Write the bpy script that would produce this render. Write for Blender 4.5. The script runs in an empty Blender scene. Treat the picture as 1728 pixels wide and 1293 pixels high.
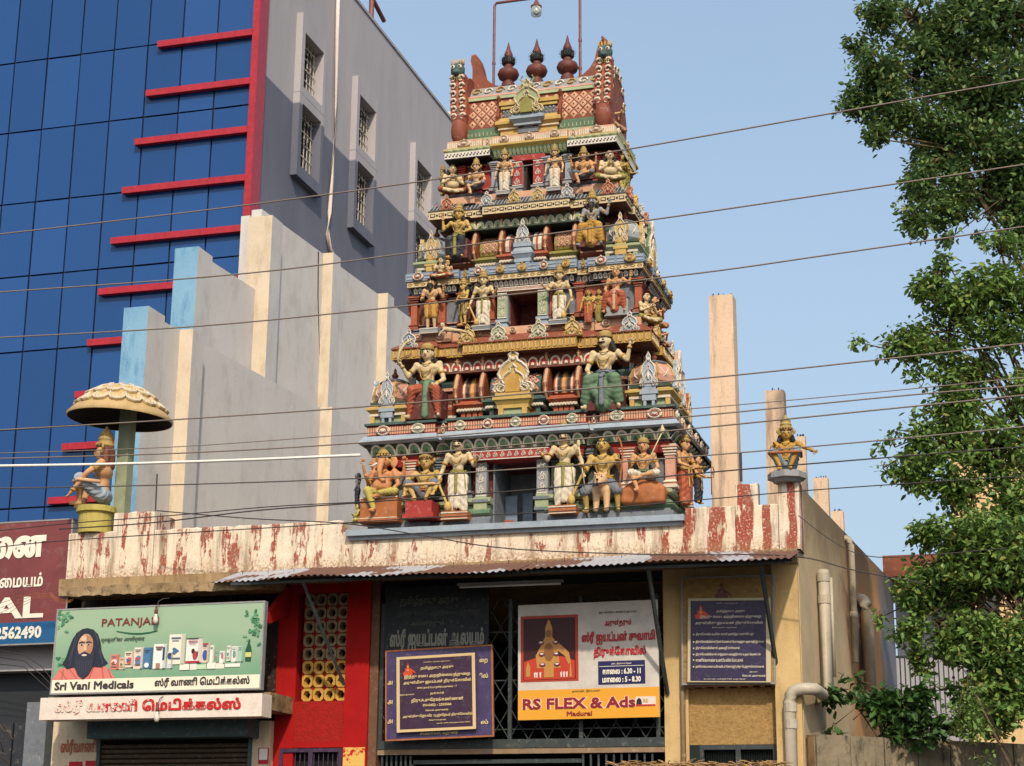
import bpy, math, random
from mathutils import Vector, Matrix, noise
random.seed(7)
PI = math.pi
sc = bpy.context.scene
COL = sc.collection
rad = math.radians

# ------------------------------------------------------------------ camera
FPX, CX, CY = 3000.0, 864.0, 646.5
YAW, PITCH, ROLL = 16.5, 15.5, -0.5
EYE = Vector((0, 0, 1.6))
_y, _p, _r = rad(YAW), rad(PITCH), rad(ROLL)
FWD = Vector((-math.sin(_y)*math.cos(_p), math.cos(_y)*math.cos(_p), math.sin(_p)))
_ri = Vector((math.cos(_y), math.sin(_y), 0)); _up = _ri.cross(FWD)
RGT = _ri*math.cos(_r) - _up*math.sin(_r)
UPV = _up*math.cos(_r) + _ri*math.sin(_r)
cam = bpy.data.cameras.new('camera'); cam_o = bpy.data.objects.new('camera', cam); COL.objects.link(cam_o)
cam.sensor_width = 36; cam.lens = 36*FPX/1728; cam.clip_start = .1; cam.clip_end = 3000
cam_o.matrix_world = Matrix.Translation(EYE) @ Matrix((RGT, UPV, -FWD)).transposed().to_4x4()
sc.camera = cam_o
# ------------------------------------------------------------------ world, sun, exposure
SUNV = Vector((0.40, -1.0, 0.92)).normalized()          # towards the sun
el = math.asin(SUNV.z); az = math.atan2(SUNV.x, SUNV.y)
w = bpy.data.worlds.new('World'); sc.world = w; w.use_nodes = True
nt = w.node_tree; bg = nt.nodes['Background']
sky = nt.nodes.new('ShaderNodeTexSky'); sky.sky_type = 'NISHITA'; sky.sun_disc = False
sky.sun_elevation = el; sky.sun_rotation = az; sky.altitude = 100
sky.air_density = 1.3; sky.dust_density = 5.2; sky.ozone_density = 1.5
# thin high haze, a little uneven
_tc = nt.nodes.new('ShaderNodeTexCoord'); _nz = nt.nodes.new('ShaderNodeTexNoise'); _nz.inputs['Scale'].default_value = 1.6; _nz.inputs['Detail'].default_value = 5
_mp = nt.nodes.new('ShaderNodeMapping'); _mp.inputs['Scale'].default_value = (1, 1, 3.2); nt.links.new(_tc.outputs['Generated'], _mp.inputs[0]); nt.links.new(_mp.outputs[0], _nz.inputs['Vector'])
_mr = nt.nodes.new('ShaderNodeMapRange'); _mr.inputs[1].default_value = .35; _mr.inputs[2].default_value = .7; _mr.inputs[3].default_value = .38; _mr.inputs[4].default_value = .62; nt.links.new(_nz.outputs[0], _mr.inputs[0])
_mx = nt.nodes.new('ShaderNodeMix'); _mx.data_type = 'RGBA'; nt.links.new(_mr.outputs[0], _mx.inputs[0]); nt.links.new(sky.outputs[0], _mx.inputs[6]); _mx.inputs[7].default_value = (2.25, 3.0, 3.85, 1)
nt.links.new(_mx.outputs[2], bg.inputs[0]); bg.inputs[1].default_value = .15
sun = bpy.data.lights.new('sun', 'SUN'); sun.energy = 2.8; sun.angle = rad(1.6); sun.color = (1, .875, .71)
so = bpy.data.objects.new('sun', sun); COL.objects.link(so)
so.rotation_euler = SUNV.to_track_quat('Z', 'Y').to_euler()
sc.view_settings.view_transform = 'Standard'; sc.view_settings.look = 'None'
sc.view_settings.exposure = 0.46; sc.view_settings.gamma = 1
sc.cycles.max_bounces = 5; sc.cycles.diffuse_bounces = 3; sc.cycles.transparent_max_bounces = 6

def at(x, y, X=None, Y=None, Z=None):
    """where the photograph's pixel lies on a plane of the place"""
    d = FWD + RGT*((x-CX)/FPX) - UPV*((y-CY)/FPX)
    if Y is not None: t = (Y-EYE.y)/d.y
    elif X is not None: t = (X-EYE.x)/d.x
    else: t = (Z-EYE.z)/d.z
    return EYE + d*t

# ------------------------------------------------------------------ mesh helpers
class MB:
    def __init__(s, M=None):
        s.v = []; s.f = []; s.m = []; s.mi = 0; s.M = M
    def add(s, vs, fs, mi=None):
        b = len(s.v)
        if s.M is not None: vs = [s.M @ Vector(p) for p in vs]
        s.v += [tuple(p) for p in vs]; s.f += [tuple(b+i for i in f) for f in fs]
        s.m += [s.mi if mi is None else mi]*len(fs); return s
    def box(s, x0, x1, y0, y1, z0, z1, mi=None):
        return s.add([(x0,y0,z0),(x1,y0,z0),(x1,y1,z0),(x0,y1,z0),(x0,y0,z1),(x1,y0,z1),(x1,y1,z1),(x0,y1,z1)],
            [(3,2,1,0),(4,5,6,7),(0,1,5,4),(1,2,6,5),(2,3,7,6),(3,0,4,7)], mi)
    def frus(s, x0,x1,y0,y1,z0,z1,t,mi=None):      # box whose top is inset by t (negative: grows)
        return s.add([(x0,y0,z0),(x1,y0,z0),(x1,y1,z0),(x0,y1,z0),(x0+t,y0+t,z1),(x1-t,y0+t,z1),(x1-t,y1-t,z1),(x0+t,y1-t,z1)],
            [(3,2,1,0),(4,5,6,7),(0,1,5,4),(1,2,6,5),(2,3,7,6),(3,0,4,7)], mi)
    def prism(s, pts, a, b, axis='y', mi=None):    # outline pts in the other two axes, extruded a..b
        n = len(pts)
        if axis == 'y': V = [(p[0], a, p[1]) for p in pts]+[(p[0], b, p[1]) for p in pts]
        elif axis == 'x': V = [(a, p[0], p[1]) for p in pts]+[(b, p[0], p[1]) for p in pts]
        else: V = [(p[0], p[1], a) for p in pts]+[(p[0], p[1], b) for p in pts]
        return s.add(V, [tuple(range(n)), tuple(range(2*n-1, n-1, -1))]+[(i, i+n, (i+1) % n+n, (i+1) % n) for i in range(n)], mi)
    def lathe(s, prof, c=(0,0,0), n=14, mi=None, sx=1, sy=1, rot=0):
        V = []; Fs = []
        for r, z in prof:
            for k in range(n):
                a = 2*PI*k/n+rot; V.append((c[0]+r*sx*math.cos(a), c[1]+r*sy*math.sin(a), c[2]+z))
        for j in range(len(prof)-1):
            for k in range(n):
                k2 = (k+1) % n; Fs.append((j*n+k, j*n+k2, (j+1)*n+k2, (j+1)*n+k))
        Fs.append(tuple(range(n-1, -1, -1))); Fs.append(tuple((len(prof)-1)*n+k for k in range(n)))
        return s.add(V, Fs, mi)
    def ell(s, c, r, n=10, m=6, mi=None, R=None):
        V = [(0,0,-1)]; Fs = []
        for j in range(1, m):
            t = -PI/2+PI*j/m
            for k in range(n):
                a = 2*PI*k/n; V.append((math.cos(t)*math.cos(a), math.cos(t)*math.sin(a), math.sin(t)))
        V.append((0,0,1)); L = len(V)-1
        for k in range(n):
            k2 = (k+1) % n
            Fs.append((0, 1+k2, 1+k)); Fs.append((L, 1+(m-2)*n+k, 1+(m-2)*n+k2))
            for j in range(m-2): Fs.append((1+j*n+k, 1+j*n+k2, 1+(j+1)*n+k2, 1+(j+1)*n+k))
        if not hasattr(r, '__len__'): r = (r, r, r)
        V = [Vector((p[0]*r[0], p[1]*r[1], p[2]*r[2])) for p in V]
        if R is not None: V = [R @ p for p in V]
        return s.add([p+Vector(c) for p in V], Fs, mi)
    def cap(s, a, b, ra, rb, n=8, mi=None, fl=1.0):     # tapered limb with round ends
        a = Vector(a); b = Vector(b); d = b-a; L = d.length
        if L < 1e-6: return s.ell(a, ra, mi=mi)
        q = d.to_track_quat('Z', 'Y').to_matrix()
        V = []; rings = []
        for t in (-1, -.7, -.35, 0): rings.append((t*ra, ra*math.sqrt(max(0.0, 1-t*t))+1e-4))
        rings.append((L*.5, (ra+rb)/2))
        for t in (0, .35, .7, 1): rings.append((L+t*rb, rb*math.sqrt(max(0.0, 1-t*t))+1e-4))
        for z, r in rings:
            for k in range(n):
                an = 2*PI*k/n; V.append(a+q @ Vector((r*math.cos(an), r*fl*math.sin(an), z)))
        Fs = [(j*n+k, j*n+(k+1) % n, (j+1)*n+(k+1) % n, (j+1)*n+k) for j in range(len(rings)-1) for k in range(n)]
        Fs.append(tuple(range(n-1, -1, -1))); Fs.append(tuple((len(rings)-1)*n+k for k in range(n)))
        return s.add(V, Fs, mi)
    def tube(s, P, r, n=5, mi=None, closed=False):
        P = [Vector(p) for p in P]; N = len(P); V = []
        up = Vector((0, 0, 1))
        for i, p in enumerate(P):
            if closed: t = P[(i+1) % N]-P[i-1]
            else: t = P[min(i+1, N-1)]-P[max(i-1, 0)]
            if t.length < 1e-9: t = Vector((0, 0, 1))
            t.normalize(); x = t.cross(up)
            if x.length < .05: x = t.cross(Vector((0, 1, 0)))
            x.normalize(); y = t.cross(x)
            rr = r[i] if hasattr(r, '__len__') else r
            for k in range(n):
                a = 2*PI*k/n; V.append(p+x*rr*math.cos(a)+y*rr*math.sin(a))
        Fs = [(j*n+k, j*n+(k+1) % n, ((j+1) % N)*n+(k+1) % n, ((j+1) % N)*n+k) for j in range(N if closed else N-1) for k in range(n)]
        if not closed: Fs += [tuple(range(n-1, -1, -1)), tuple((N-1)*n+k for k in range(n))]
        return s.add(V, Fs, mi)
    def mesh(s, name, mats, off=(0,0,0), smooth=False):
        me = bpy.data.meshes.new(name); o = Vector(off)
        me.from_pydata([(p[0]-o.x, p[1]-o.y, p[2]-o.z) for p in s.v], [], s.f)
        for m in (mats if isinstance(mats, (list, tuple)) else [mats]): me.materials.append(m)
        if any(s.m): me.polygons.foreach_set('material_index', s.m)
        if smooth: me.polygons.foreach_set('use_smooth', [True]*len(s.f))
        me.update(); return me
    def build(s, name, mats, parent=None, smooth=False, world=True, kind=None, label=None):
        """world=True: coordinates are the place's; they are made local to an unrotated parent"""
        off = (0,0,0)
        if parent is not None and world: off = base_of(parent)
        me = s.mesh(name, mats, off, smooth)
        return link(name, me, parent, kind=kind, label=label)

def base_of(o):
    v = Vector((0,0,0))
    while o is not None: v += o.location; o = o.parent
    return v
def link(name, me, parent=None, loc=None, rz=0, kind=None, label=None, sc_=None):
    o = bpy.data.objects.new(name, me); COL.objects.link(o); o.parent = parent
    if loc is not None: o.location = loc
    if rz: o.rotation_euler.z = rz
    if sc_ is not None: o.scale = sc_ if hasattr(sc_, '__len__') else (sc_,)*3
    if kind: o['kind'] = kind
    if label: o['label'] = label
    return o
def tag(o, label, cat, group=None, kind=None):
    if label: o['label'] = label
    if cat: o['category'] = cat
    if group: o['group'] = group
    if kind: o['kind'] = kind
    return o
def thing(name, label, cat, loc=(0,0,0), rz=0, group=None, scale=1):
    o = bpy.data.objects.new(name, None); COL.objects.link(o); o.empty_display_size = .2
    o.location = loc; o.rotation_euler = (0, 0, rz); o.scale = (scale,)*3
    return tag(o, label, cat, group)

# ------------------------------------------------------------------ materials
def lin(r, g, b, k=.82):
    f = lambda c: ((c/255/12.92) if c <= 10 else ((c/255+.055)/1.055)**2.4)*k
    return (f(r), f(g), f(b), 1)
class N:
    def __init__(s, name):
        s.mat = bpy.data.materials.new(name); s.mat.use_nodes = True; s.t = s.mat.node_tree
        s.b = s.t.nodes['Principled BSDF']; s.out = s.t.nodes['Material Output']
    def n(s, typ, **k):
        o = s.t.nodes.new('ShaderNode'+typ)
        for a, v in k.items(): setattr(o, a, v)
        return o
    def l(s, a, b): s.t.links.new(a, b)
    def coord(s, kind='Object'):
        return s.n('TexCoord').outputs[kind]
    def pos(s): return s.n('NewGeometry').outputs['Position']
    def mapv(s, vec, scale=(1,1,1)):
        m = s.n('Mapping'); s.l(vec, m.inputs[0]); m.inputs['Scale'].default_value = scale; return m.outputs[0]
    def noise(s, vec, scale, detail=4, rough=.6):
        t = s.n('TexNoise'); s.l(vec, t.inputs['Vector']); t.inputs['Scale'].default_value = scale
        t.inputs['Detail'].default_value = detail; t.inputs['Roughness'].default_value = rough; return t.outputs[0]
    def ramp(s, fac, a, b, lo=0.0, hi=1.0):
        m = s.n('MapRange'); s.l(fac, m.inputs[0]); m.inputs[1].default_value = a; m.inputs[2].default_value = b
        m.inputs[3].default_value = lo; m.inputs[4].default_value = hi; m.clamp = True; return m.outputs[0]
    def math(s, op, a, b=None):
        m = s.n('Math', operation=op)
        for i, q in enumerate((a, b)):
            if q is None: continue
            if isinstance(q, (int, float)): m.inputs[i].default_value = q
            else: s.l(q, m.inputs[i])
        return m.outputs[0]
    def mix(s, fac, a, b):
        m = s.n('Mix', data_type='RGBA')
        if isinstance(fac, (int, float)): m.inputs[0].default_value = fac
        else: s.l(fac, m.inputs[0])
        for i, q in ((6, a), (7, b)):
            if isinstance(q, tuple): m.inputs[i].default_value = q
            else: s.l(q, m.inputs[i])
        return m.outputs[2]
    def bump(s, h, strength=.3, dist=.01):
        b = s.n('Bump'); b.inputs['Strength'].default_value = strength; b.inputs['Distance'].default_value = dist
        s.l(h, b.inputs['Height']); s.l(b.outputs[0], s.b.inputs['Normal'])
    def done(s, col, rough=.7, metal=0, spec=.3):
        if isinstance(col, tuple): s.b.inputs['Base Color'].default_value = col
        else: s.l(col, s.b.inputs['Base Color'])
        if isinstance(rough, (int, float)): s.b.inputs['Roughness'].default_value = rough
        else: s.l(rough, s.b.inputs['Roughness'])
        s.b.inputs['Metallic'].default_value = metal; s.b.inputs['Specular IOR Level'].default_value = spec
        return s.mat
def mulc(c, k): return (c[0]*k, c[1]*k, c[2]*k, 1)
def paint(name, col, rough=.6, wear=.35, scale=9, bump=.25, dirt=(.09,.07,.05,1), metal=0, spec=.35):
    """painted plaster: slightly uneven colour, dust and dirt in patches"""
    m = N(name); p = m.pos()
    n1 = m.noise(p, scale, 5, .65); n2 = m.noise(p, scale*5, 3, .6)
    c = m.mix(m.ramp(n1, .3, .72), mulc(col, .72), mulc(col, 1.08))
    d = m.math('MULTIPLY', m.ramp(n1, .52, .78), m.ramp(n2, .4, .7))
    c = m.mix(m.math('MULTIPLY', d, wear), c, dirt)
    n3 = m.noise(p, scale*1.9, 4, .7)
    c = m.mix(m.math('MULTIPLY', m.ramp(n3, .58, .66), wear*.45), c, (.42,.38,.32,1))
    m.bump(m.math('ADD', n2, n3), bump, .008)
    return m.done(c, rough, metal, spec)
def plain(name, col, rough=.6, metal=0, spec=.35):
    return N(name).done(col, rough, metal, spec)
M = {}
for k, (r, g, b) in dict(
    cream=(224,203,158), ivory=(232,222,200), peach=(222,180,134), gold=(206,172,92), ochre=(196,150,62), lgold=(190,164,98),
    dgold=(182,154,88), rust=(138,68,46), brown=(108,56,38), maroon=(92,34,30), red=(170,46,42), brick=(178,86,56),
    pink=(216,158,136), salmon=(220,168,134), green=(96,132,102), dgreen=(46,70,58), lgreen=(162,178,138), olive=(146,140,66),
    teal=(62,94,90), blue=(124,146,170), lblue=(158,176,192), slate=(114,124,136), grey=(152,156,160), white=(232,228,216),
    navy=(38,44,60), black=(24,20,20), orange=(214,146,92), tan=(176,102,54), flesh=(216,162,110), darkgrey=(62,62,62),
    lime=(194,180,88), skyblue=(140,166,186)).items():
    r, g, b = (c_*.9+d_*.1 for c_, d_ in zip((r, g, b), (156, 124, 100)))
    M[k] = paint('paint_'+k, lin(r, g, b), .7, .6, scale=8, bump=.4)
# ------------------------------------------------------------------ big surfaces
def m_parapet():
    m = N('peeling_striped_limewash'); p = m.pos()
    sx = m.n('SeparateXYZ'); m.l(p, sx.inputs[0]); X, Y_, Z = sx.outputs
    wob = m.math('MULTIPLY', m.noise(m.mapv(p, (1.5,1.5,.25)), 1.9, 4), 1.9)
    ph = m.math('ADD', m.math('MULTIPLY', m.math('ADD', X, Y_), 3.0), wob)
    st = m.ramp(m.math('SINE', m.math('MULTIPLY', ph, 2*PI)), -.05, .3)
    # the right-hand pier keeps more of its red
    keep = m.ramp(X, -5.2, -4.2, .0, .16)
    keep2 = m.ramp(X, -9.6, -8.2, .03, -.03)
    pn = m.noise(m.mapv(p, (1.5, 1.5, .3)), 15, 8, .75); pn2 = m.noise(p, 3.2, 3, .6)
    v = m.math('ADD', m.math('ADD', pn, m.math('MULTIPLY', m.math('SUBTRACT', pn2, .5), .7)), m.math('ADD', keep, keep2))
    left = m.math('MULTIPLY', m.ramp(v, .515, .545), m.ramp(m.noise(p, 38, 3, .6), .36, .44, .35, 1))
    red = m.math('MULTIPLY', st, left)
    fine = m.noise(p, 30, 6, .7)
    white = m.mix(m.ramp(pn2, .35, .65), lin(224,206,180), lin(238,224,204))
    white = m.mix(m.ramp(m.noise(m.mapv(p, (1,1,.12)), 7, 5, .7), .50, .68, 0, .8), white, lin(150,128,102))
    white = m.mix(m.math('MULTIPLY', m.ramp(fine, .6, .68), m.ramp(pn, .5, .6)), white, lin(176,96,66))
    col = m.mix(red, white, m.mix(m.ramp(fine, .3, .7), lin(142,62,50), lin(170,86,68)))
    top = m.math('MULTIPLY', m.ramp(m.noise(m.mapv(p, (1,1,2)), 5, 5, .7), .5, .62), .5)
    col = m.mix(m.math('MULTIPLY', m.ramp(fine, .58, .64), .55), col, lin(90,70,52))
    # rain marks running down from the top edge and grey weathering in patches
    run = m.ramp(m.noise(m.mapv(p, (1,1,.05)), 13, 4, .6), .52, .66)
    fade = m.ramp(Z, 5.7, 6.4); col = m.mix(m.math('MULTIPLY', m.math('MULTIPLY', run, fade), .75), col, lin(104,88,70))
    col = m.mix(m.math('MULTIPLY', m.ramp(pn2, .52, .66), .35), col, lin(150,134,112))
    low = m.ramp(Z, 5.75, 5.55); col = m.mix(m.math('MULTIPLY', low, m.ramp(fine, .42, .6)), col, lin(150,110,80))
    m.bump(m.math('ADD', m.math('MULTIPLY', red, .4), fine), .5, .012)
    return m.done(col, .85)
M['parapet'] = m_parapet()
def m_plaster(name, c1, c2, stain, amt=.6, sc_=1.2, streak=.18, bump=.35):
    m = N(name); p = m.pos()
    a = m.noise(p, sc_, 6, .65); s_ = m.noise(m.mapv(p, (1,1,streak)), sc_*3.2, 6, .7); f = m.noise(p, 28, 4, .6)
    c = m.mix(m.ramp(a, .3, .7), c1, c2)
    c = m.mix(m.math('MULTIPLY', m.ramp(s_, .5, .72), amt), c, stain)
    c = m.mix(m.math('MULTIPLY', m.ramp(f, .55, .75), .25), c, mulc(stain, .8))
    m.bump(m.math('ADD', f, m.math('MULTIPLY', a, .6)), bump, .01)
    return m.done(c, .88, 0, .2)
M['slab'] = m_plaster('weathered_roof_slab', lin(176,150,112), lin(140,116,84), lin(74,58,42), .7, 2.2)
M['chajja'] = m_plaster('mouldy_concrete_sunshade', lin(186,160,122), lin(120,98,70), lin(40,30,22), 1.0, 3.0, .9, .8)
M['chajja_top'] = m_plaster('sunshade_top', lin(166,148,118), lin(140,120,92), lin(150,74,54), .55, 3, 2)
M['yellow'] = m_plaster('yellow_limewash', lin(212,184,132), lin(196,166,114), lin(140,112,70), .45, 1.6, .3)
M['yellow_rough'] = m_plaster('rough_cast_yellow', lin(176,144,92), lin(150,120,74), lin(100,78,46), .6, 14, 1, 1.0)
M['redwall'] = m_plaster('red_enamel_wall', lin(176,24,22), lin(156,18,18), lin(120,14,16), .3, 2.5, .5, .2)
M['redrough'] = m_plaster('rough_cast_red', lin(170,30,26), lin(150,26,22), lin(110,60,40), .5, 14, 1, 1.0)
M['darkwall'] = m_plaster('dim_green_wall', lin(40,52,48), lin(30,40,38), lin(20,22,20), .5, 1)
M['compound'] = m_plaster('bare_cement_render', lin(216,211,206), lin(202,198,194), lin(160,154,146), .45, .7, .5)
M['compound_lit'] = m_plaster('cement_pier_sunlit', lin(222,206,182), lin(208,192,168), lin(160,140,110), .5, 1.5, .3)  # cream tone of the pier front faces stands in for sunlight
M['pierblue'] = m_plaster('flaking_blue_pier', lin(140,180,206), lin(120,166,198), lin(48,116,164), .8, 1.4, .25)
M['greylight'] = m_plaster('pale_grey_render', lin(178,174,178), lin(168,166,170), lin(140,138,142), .3, .5, .2)
M['greydark'] = m_plaster('dark_grey_render', lin(112,116,136), lin(100,106,126), lin(84,88,104), .35, .5, .2)
M['mould'] = m_plaster('mouldy_block_wall', lin(150,136,112), lin(110,102,84), lin(34,34,30), 1.0, 2.4, .4, .8)
M['beige'] = m_plaster('beige_house_render', lin(232,200,150), lin(220,188,138), lin(150,124,90), .4, .8)
M['ground'] = m_plaster('asphalt_road', lin(70,66,62), lin(60,57,54), lin(45,42,40), .4, .4)
M['post'] = m_plaster('streaked_concrete_post', lin(228,200,172), lin(212,186,160), lin(104,88,74), .8, 1.7, .12)
M['whitepier'] = m_plaster('white_shop_pier', lin(226,206,176), lin(214,194,164), lin(150,120,90), .45, 3)
M['fascia'] = m_plaster('white_fascia', lin(232,220,208), lin(220,206,194), lin(200,170,150), .35, 5, 1)
def m_sidewall():
    m = N('stained_side_wall'); p = m.pos(); s = m.n('SeparateXYZ'); m.l(p, s.inputs[0]); Y_ = s.outputs[1]; Z = s.outputs[2]
    a = m.noise(p, .9, 6, .7); f = m.noise(p, 25, 4)
    yy = m.math('ADD', Y_, m.math('MULTIPLY', a, 2.5))
    c = m.mix(m.ramp(a, .35, .65), lin(204,182,146), lin(180,160,128))
    c = m.mix(m.ramp(yy, 26.2, 27.4), c, lin(196,142,92))
    c = m.mix(m.ramp(yy, 29.6, 30.3), c, lin(120,124,134))
    c = m.mix(m.math('MULTIPLY', m.ramp(m.math('ADD', Z, m.math('MULTIPLY', a, 1.6)), 6.3, 7.1), .7), c, lin(104,90,72))
    m.bump(f, .4, .01); return m.done(c, .9, 0, .2)
M['sidewall'] = m_sidewall()
def m_glass_blue():
    m = N('blue_reflective_glass'); p = m.pos()
    g = m.n('NewGeometry'); oi = m.n('ObjectInfo').outputs['Random']
    c = m.mix(m.ramp(oi, 0, 1), (.005,.042,.155,1), (.012,.062,.215,1))
    n = m.noise(p, 160, 2); c = m.mix(m.ramp(n, .35, .65, 0, .35), c, (.025,.085,.25,1))
    m.b.inputs['IOR'].default_value = 1.5
    return m.done(c, .06, 0, .42)
M['blueglass'] = m_glass_blue()
def m_zinc():
    m = N('rusty_zinc_sheet'); p = m.pos()
    a = m.noise(m.mapv(p, (.8,.5,.3)), 1.6, 2, .5); f = m.noise(p, 40, 4)
    r = m.ramp(m.math('ADD', a, m.math('MULTIPLY', f, .04)), .50, .52)
    c = m.mix(r, lin(170,172,178), m.mix(f, lin(100,68,54), lin(122,88,72)))
    m.bump(f, .2, .004); return m.done(c, m.ramp(r, 0, 1, .45, .85), 0, .4)
M['zinc'] = m_zinc()
def m_leaf(name, c1, c2, c3):
    m = N(name); g = m.n('NewGeometry'); r = g.outputs['Random Per Island']
    c = m.mix(m.ramp(r, 0, .7), c1, c2); c = m.mix(m.ramp(r, .86, 1), c, c3)
    big = m.noise(g.outputs['Position'], 1.1, 2); c = m.mix(m.ramp(big, .4, .65, 0, .5), c, c2)
    m.done(c, .45, 0, .35)
    tr = m.n('BsdfTranslucent'); m.l(c, tr.inputs[0]); mx = m.n('MixShader'); mx.inputs[0].default_value = .3
    m.l(m.b.outputs[0], mx.inputs[1]); m.l(tr.outputs[0], mx.inputs[2]); m.l(mx.outputs[0], m.out.inputs[0])
    return m.mat
M['leaf'] = m_leaf('tree_leaf', (.06,.135,.05,1), (.145,.23,.07,1), (.22,.2,.05,1))
M['leaf2'] = m_leaf('tree_leaf_bright', (.07,.16,.04,1), (.18,.28,.065,1), (.25,.21,.06,1))
M['leaf3'] = m_leaf('shrub_leaf', (.025,.07,.02,1), (.06,.13,.03,1), (.1,.15,.03,1))
M['bark'] = m_plaster('bark', lin(110,92,70), lin(84,70,54), lin(50,40,30), .6, 8)
M['cable'] = plain('cable_rubber', lin(128,114,104), .6)
M['cable_dark'] = plain('dark_cable', lin(62,56,54), .6)
M['cable_white'] = plain('white_cable', lin(238,232,222), .5)
M['steel'] = paint('dark_painted_steel', lin(58,66,66), .5)
M['steelred'] = paint('red_oxide_pipe', lin(128,72,62), .5)
M['redalu'] = paint('red_aluminium_fin', lin(180,40,54), .4, .1)
M['pvc'] = paint('grimy_pvc', lin(190,180,160), .5, .8, 4)
M['ironpipe'] = paint('rusty_iron_pipe', lin(150,124,96), .6, .8, 5)
M['finialbrown'] = paint('dark_red_oxide', lin(106,52,40), .6, .4)
M['shutter'] = paint('dusty_shutter', lin(92,76,64), .5, .5)
M['tealbox'] = paint('teal_shutter_box', lin(66,88,92), .5, .4)
M['pfx'] = plain('shade_black', (.006,.006,.007,1), .9)
M['glasslamp'] = None
_g = N('lamp_glass'); _g.b.inputs['Transmission Weight'].default_value = .75; M['lampglass'] = _g.done((.8,.85,.82,1), .15)
def flat(name, r, g, b, k=.82, rough=.45): 
    key = 'print_%d_%d_%d' % (r, g, b)
    if key not in M: M[key] = plain('print_'+name, lin(r, g, b, k), rough, 0, .3)
    return M[key]
# ================================================================== ground
g = MB(); g.add([(-400,-300,0),(400,-300,0),(400,900,0),(-400,900,0)], [(0,1,2,3)])
o = g.build('road', M['ground']); o['kind'] = 'structure'

# side walls run 3.5 degrees off the facade's normal
SK = math.tan(rad(3.5))
def skbox(mb, x0, x1, y0, y1, z0, z1, yr, mi=None):      # box sheared along the side-wall direction
    f = lambda x, y: x+(y-yr)*SK
    mb.add([(f(x0,y0),y0,z0),(f(x1,y0),y0,z0),(f(x1,y1),y1,z0),(f(x0,y1),y1,z0),(f(x0,y0),y0,z1),(f(x1,y0),y0,z1),(f(x1,y1),y1,z1),(f(x0,y1),y1,z1)],
        [(3,2,1,0),(4,5,6,7),(0,1,5,4),(1,2,6,5),(2,3,7,6),(3,0,4,7)], mi)

# ================================================================== temple hall (the low building)
YF = 22.0
XL, XR = -13.0, -2.78
hall = thing('temple_hall', 'low flat-roofed temple hall with yellow and red front under a peeling red and white parapet', 'building', (-8, YF, 0))
def hx(px, y=1100, Y=YF): return at(px, y, Y=Y).x
def hz(py, x=900, Y=YF): return at(x, py, Y=Y).z
x_sh0, x_sh1 = hx(97,1240), hx(462,1240)         # shop
x_r0, x_r1 = x_sh1, hx(626)                      # red bay
x_o0, x_o1 = hx(640), hx(1120)                   # dark opening
x_y1 = hx(1308); ZS = 5.36
# roof slab
b = MB(); b.box(XL-.05, XR, YF-.13, YF+.5, ZS, 5.54); b.build('roof_slab', M['slab'], hall)
b = MB(); skbox(b, XL, XR-.02, YF+.5, 30, 5.3, 5.5, YF); b.build('roof_deck', M['slab'], hall)
# parapet in sections with their own heights
def par(px0, px1, ytop, name='parapet', Y=YF-.1, th=.18, z0=5.54, mat='parapet', dz=0):
    xa = at(px0, ytop, Y=Y).x; xb = at(px1, ytop, Y=Y).x; zt = at((px0+px1)/2, ytop, Y=Y).z+dz
    b = MB(); n = max(2, int((xb-xa)/.07)); 
    random.seed(int(px0)); prev = zt
    V = []; F = []
    for i in range(n+1):
        x = xa+(xb-xa)*i/n; z = zt+random.uniform(-.012, .008)
        V += [(x, Y, z0), (x, Y+random.uniform(0,.006), z-.015), (x, Y+.015, z), (x, Y+th, z), (x, Y+th, z0)]
    for i in range(n):
        for k in range(4): F.append((5*i+k, 5*i+5+k, 5*i+6+k, 5*i+1+k))
    F.append((0,1,2,3,4)); F.append(tuple(5*n+k for k in (4,3,2,1,0)))
    b.add(V, F); return b.build(name, M[mat], hall), xa, xb, zt
par(117, 193, 898, Y=YF-.103)
par(193, 262, 864, 'parapet_block', Y=YF-.1, th=.6)
par(262, 580, 886)
par(580, 1156, 884, Y=YF-.097)
par(1156, 1240, 855, Y=YF-.1)
par(1240, 1278, 816, 'merlon', Y=YF-.103)
par(1278, 1312, 850, Y=YF-.1)
par(1312, 1347, 812, 'corner_pier', Y=YF-.103, th=.4)
b = MB(); x0 = hx(586, 885, 21.86); x1 = hx(1155, 868, 21.86)
b.box(x0, x1, 21.80, YF+.7, 5.95, 6.03); b.box(x0+.03, x1-.03, 21.86, YF+.7, 5.90, 5.948)
b.build('plinth_ledge', M['lblue'], hall)
# right side wall with parapet, seen along its length
YE = 30.3
b = MB(); skbox(b, XR-.22, XR, YF-.02, YE, 0, 6.42, YF); b.build('side_wall', M['sidewall'], hall)
b = MB(); b.box(XL+.01, XL+.25, YF+.01, YE, 0, 6.2); b.build('side_wall', M['yellow'], hall)
b = MB(); skbox(b, XL, XR-.25, YE-.2, YE-.01, 0, 6.2, YF); b.build('rear_wall', M['darkwall'], hall)
# corner pillar (yellow) and yellow bay
b = MB(); b.box(x_y1, XR-.01, YF-.1, YF+.3, 0, ZS); b.build('corner_pillar', M['yellow'], hall)
xyr0, xyr1 = hx(1160), hx(1300)
zr0, zr1 = hz(1252, 1230), hz(1160, 1230)
b = MB(); b.box(x_o1, xyr0, YF, YF+.25, 0, ZS)
b.box(xyr0, x_y1-.003, YF, YF+.25, 4.05+.25, ZS)
b.build('front_wall', M['yellow'], hall)
zw0, zw1 = 2.0, hz(1256, 1240)
b = MB(); b.box(xyr0+.002, x_y1-.004, YF+.06, YF+.2, zw1, zr1); b.build('rough_cast_panel', M['yellow_rough'], hall)
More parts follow.
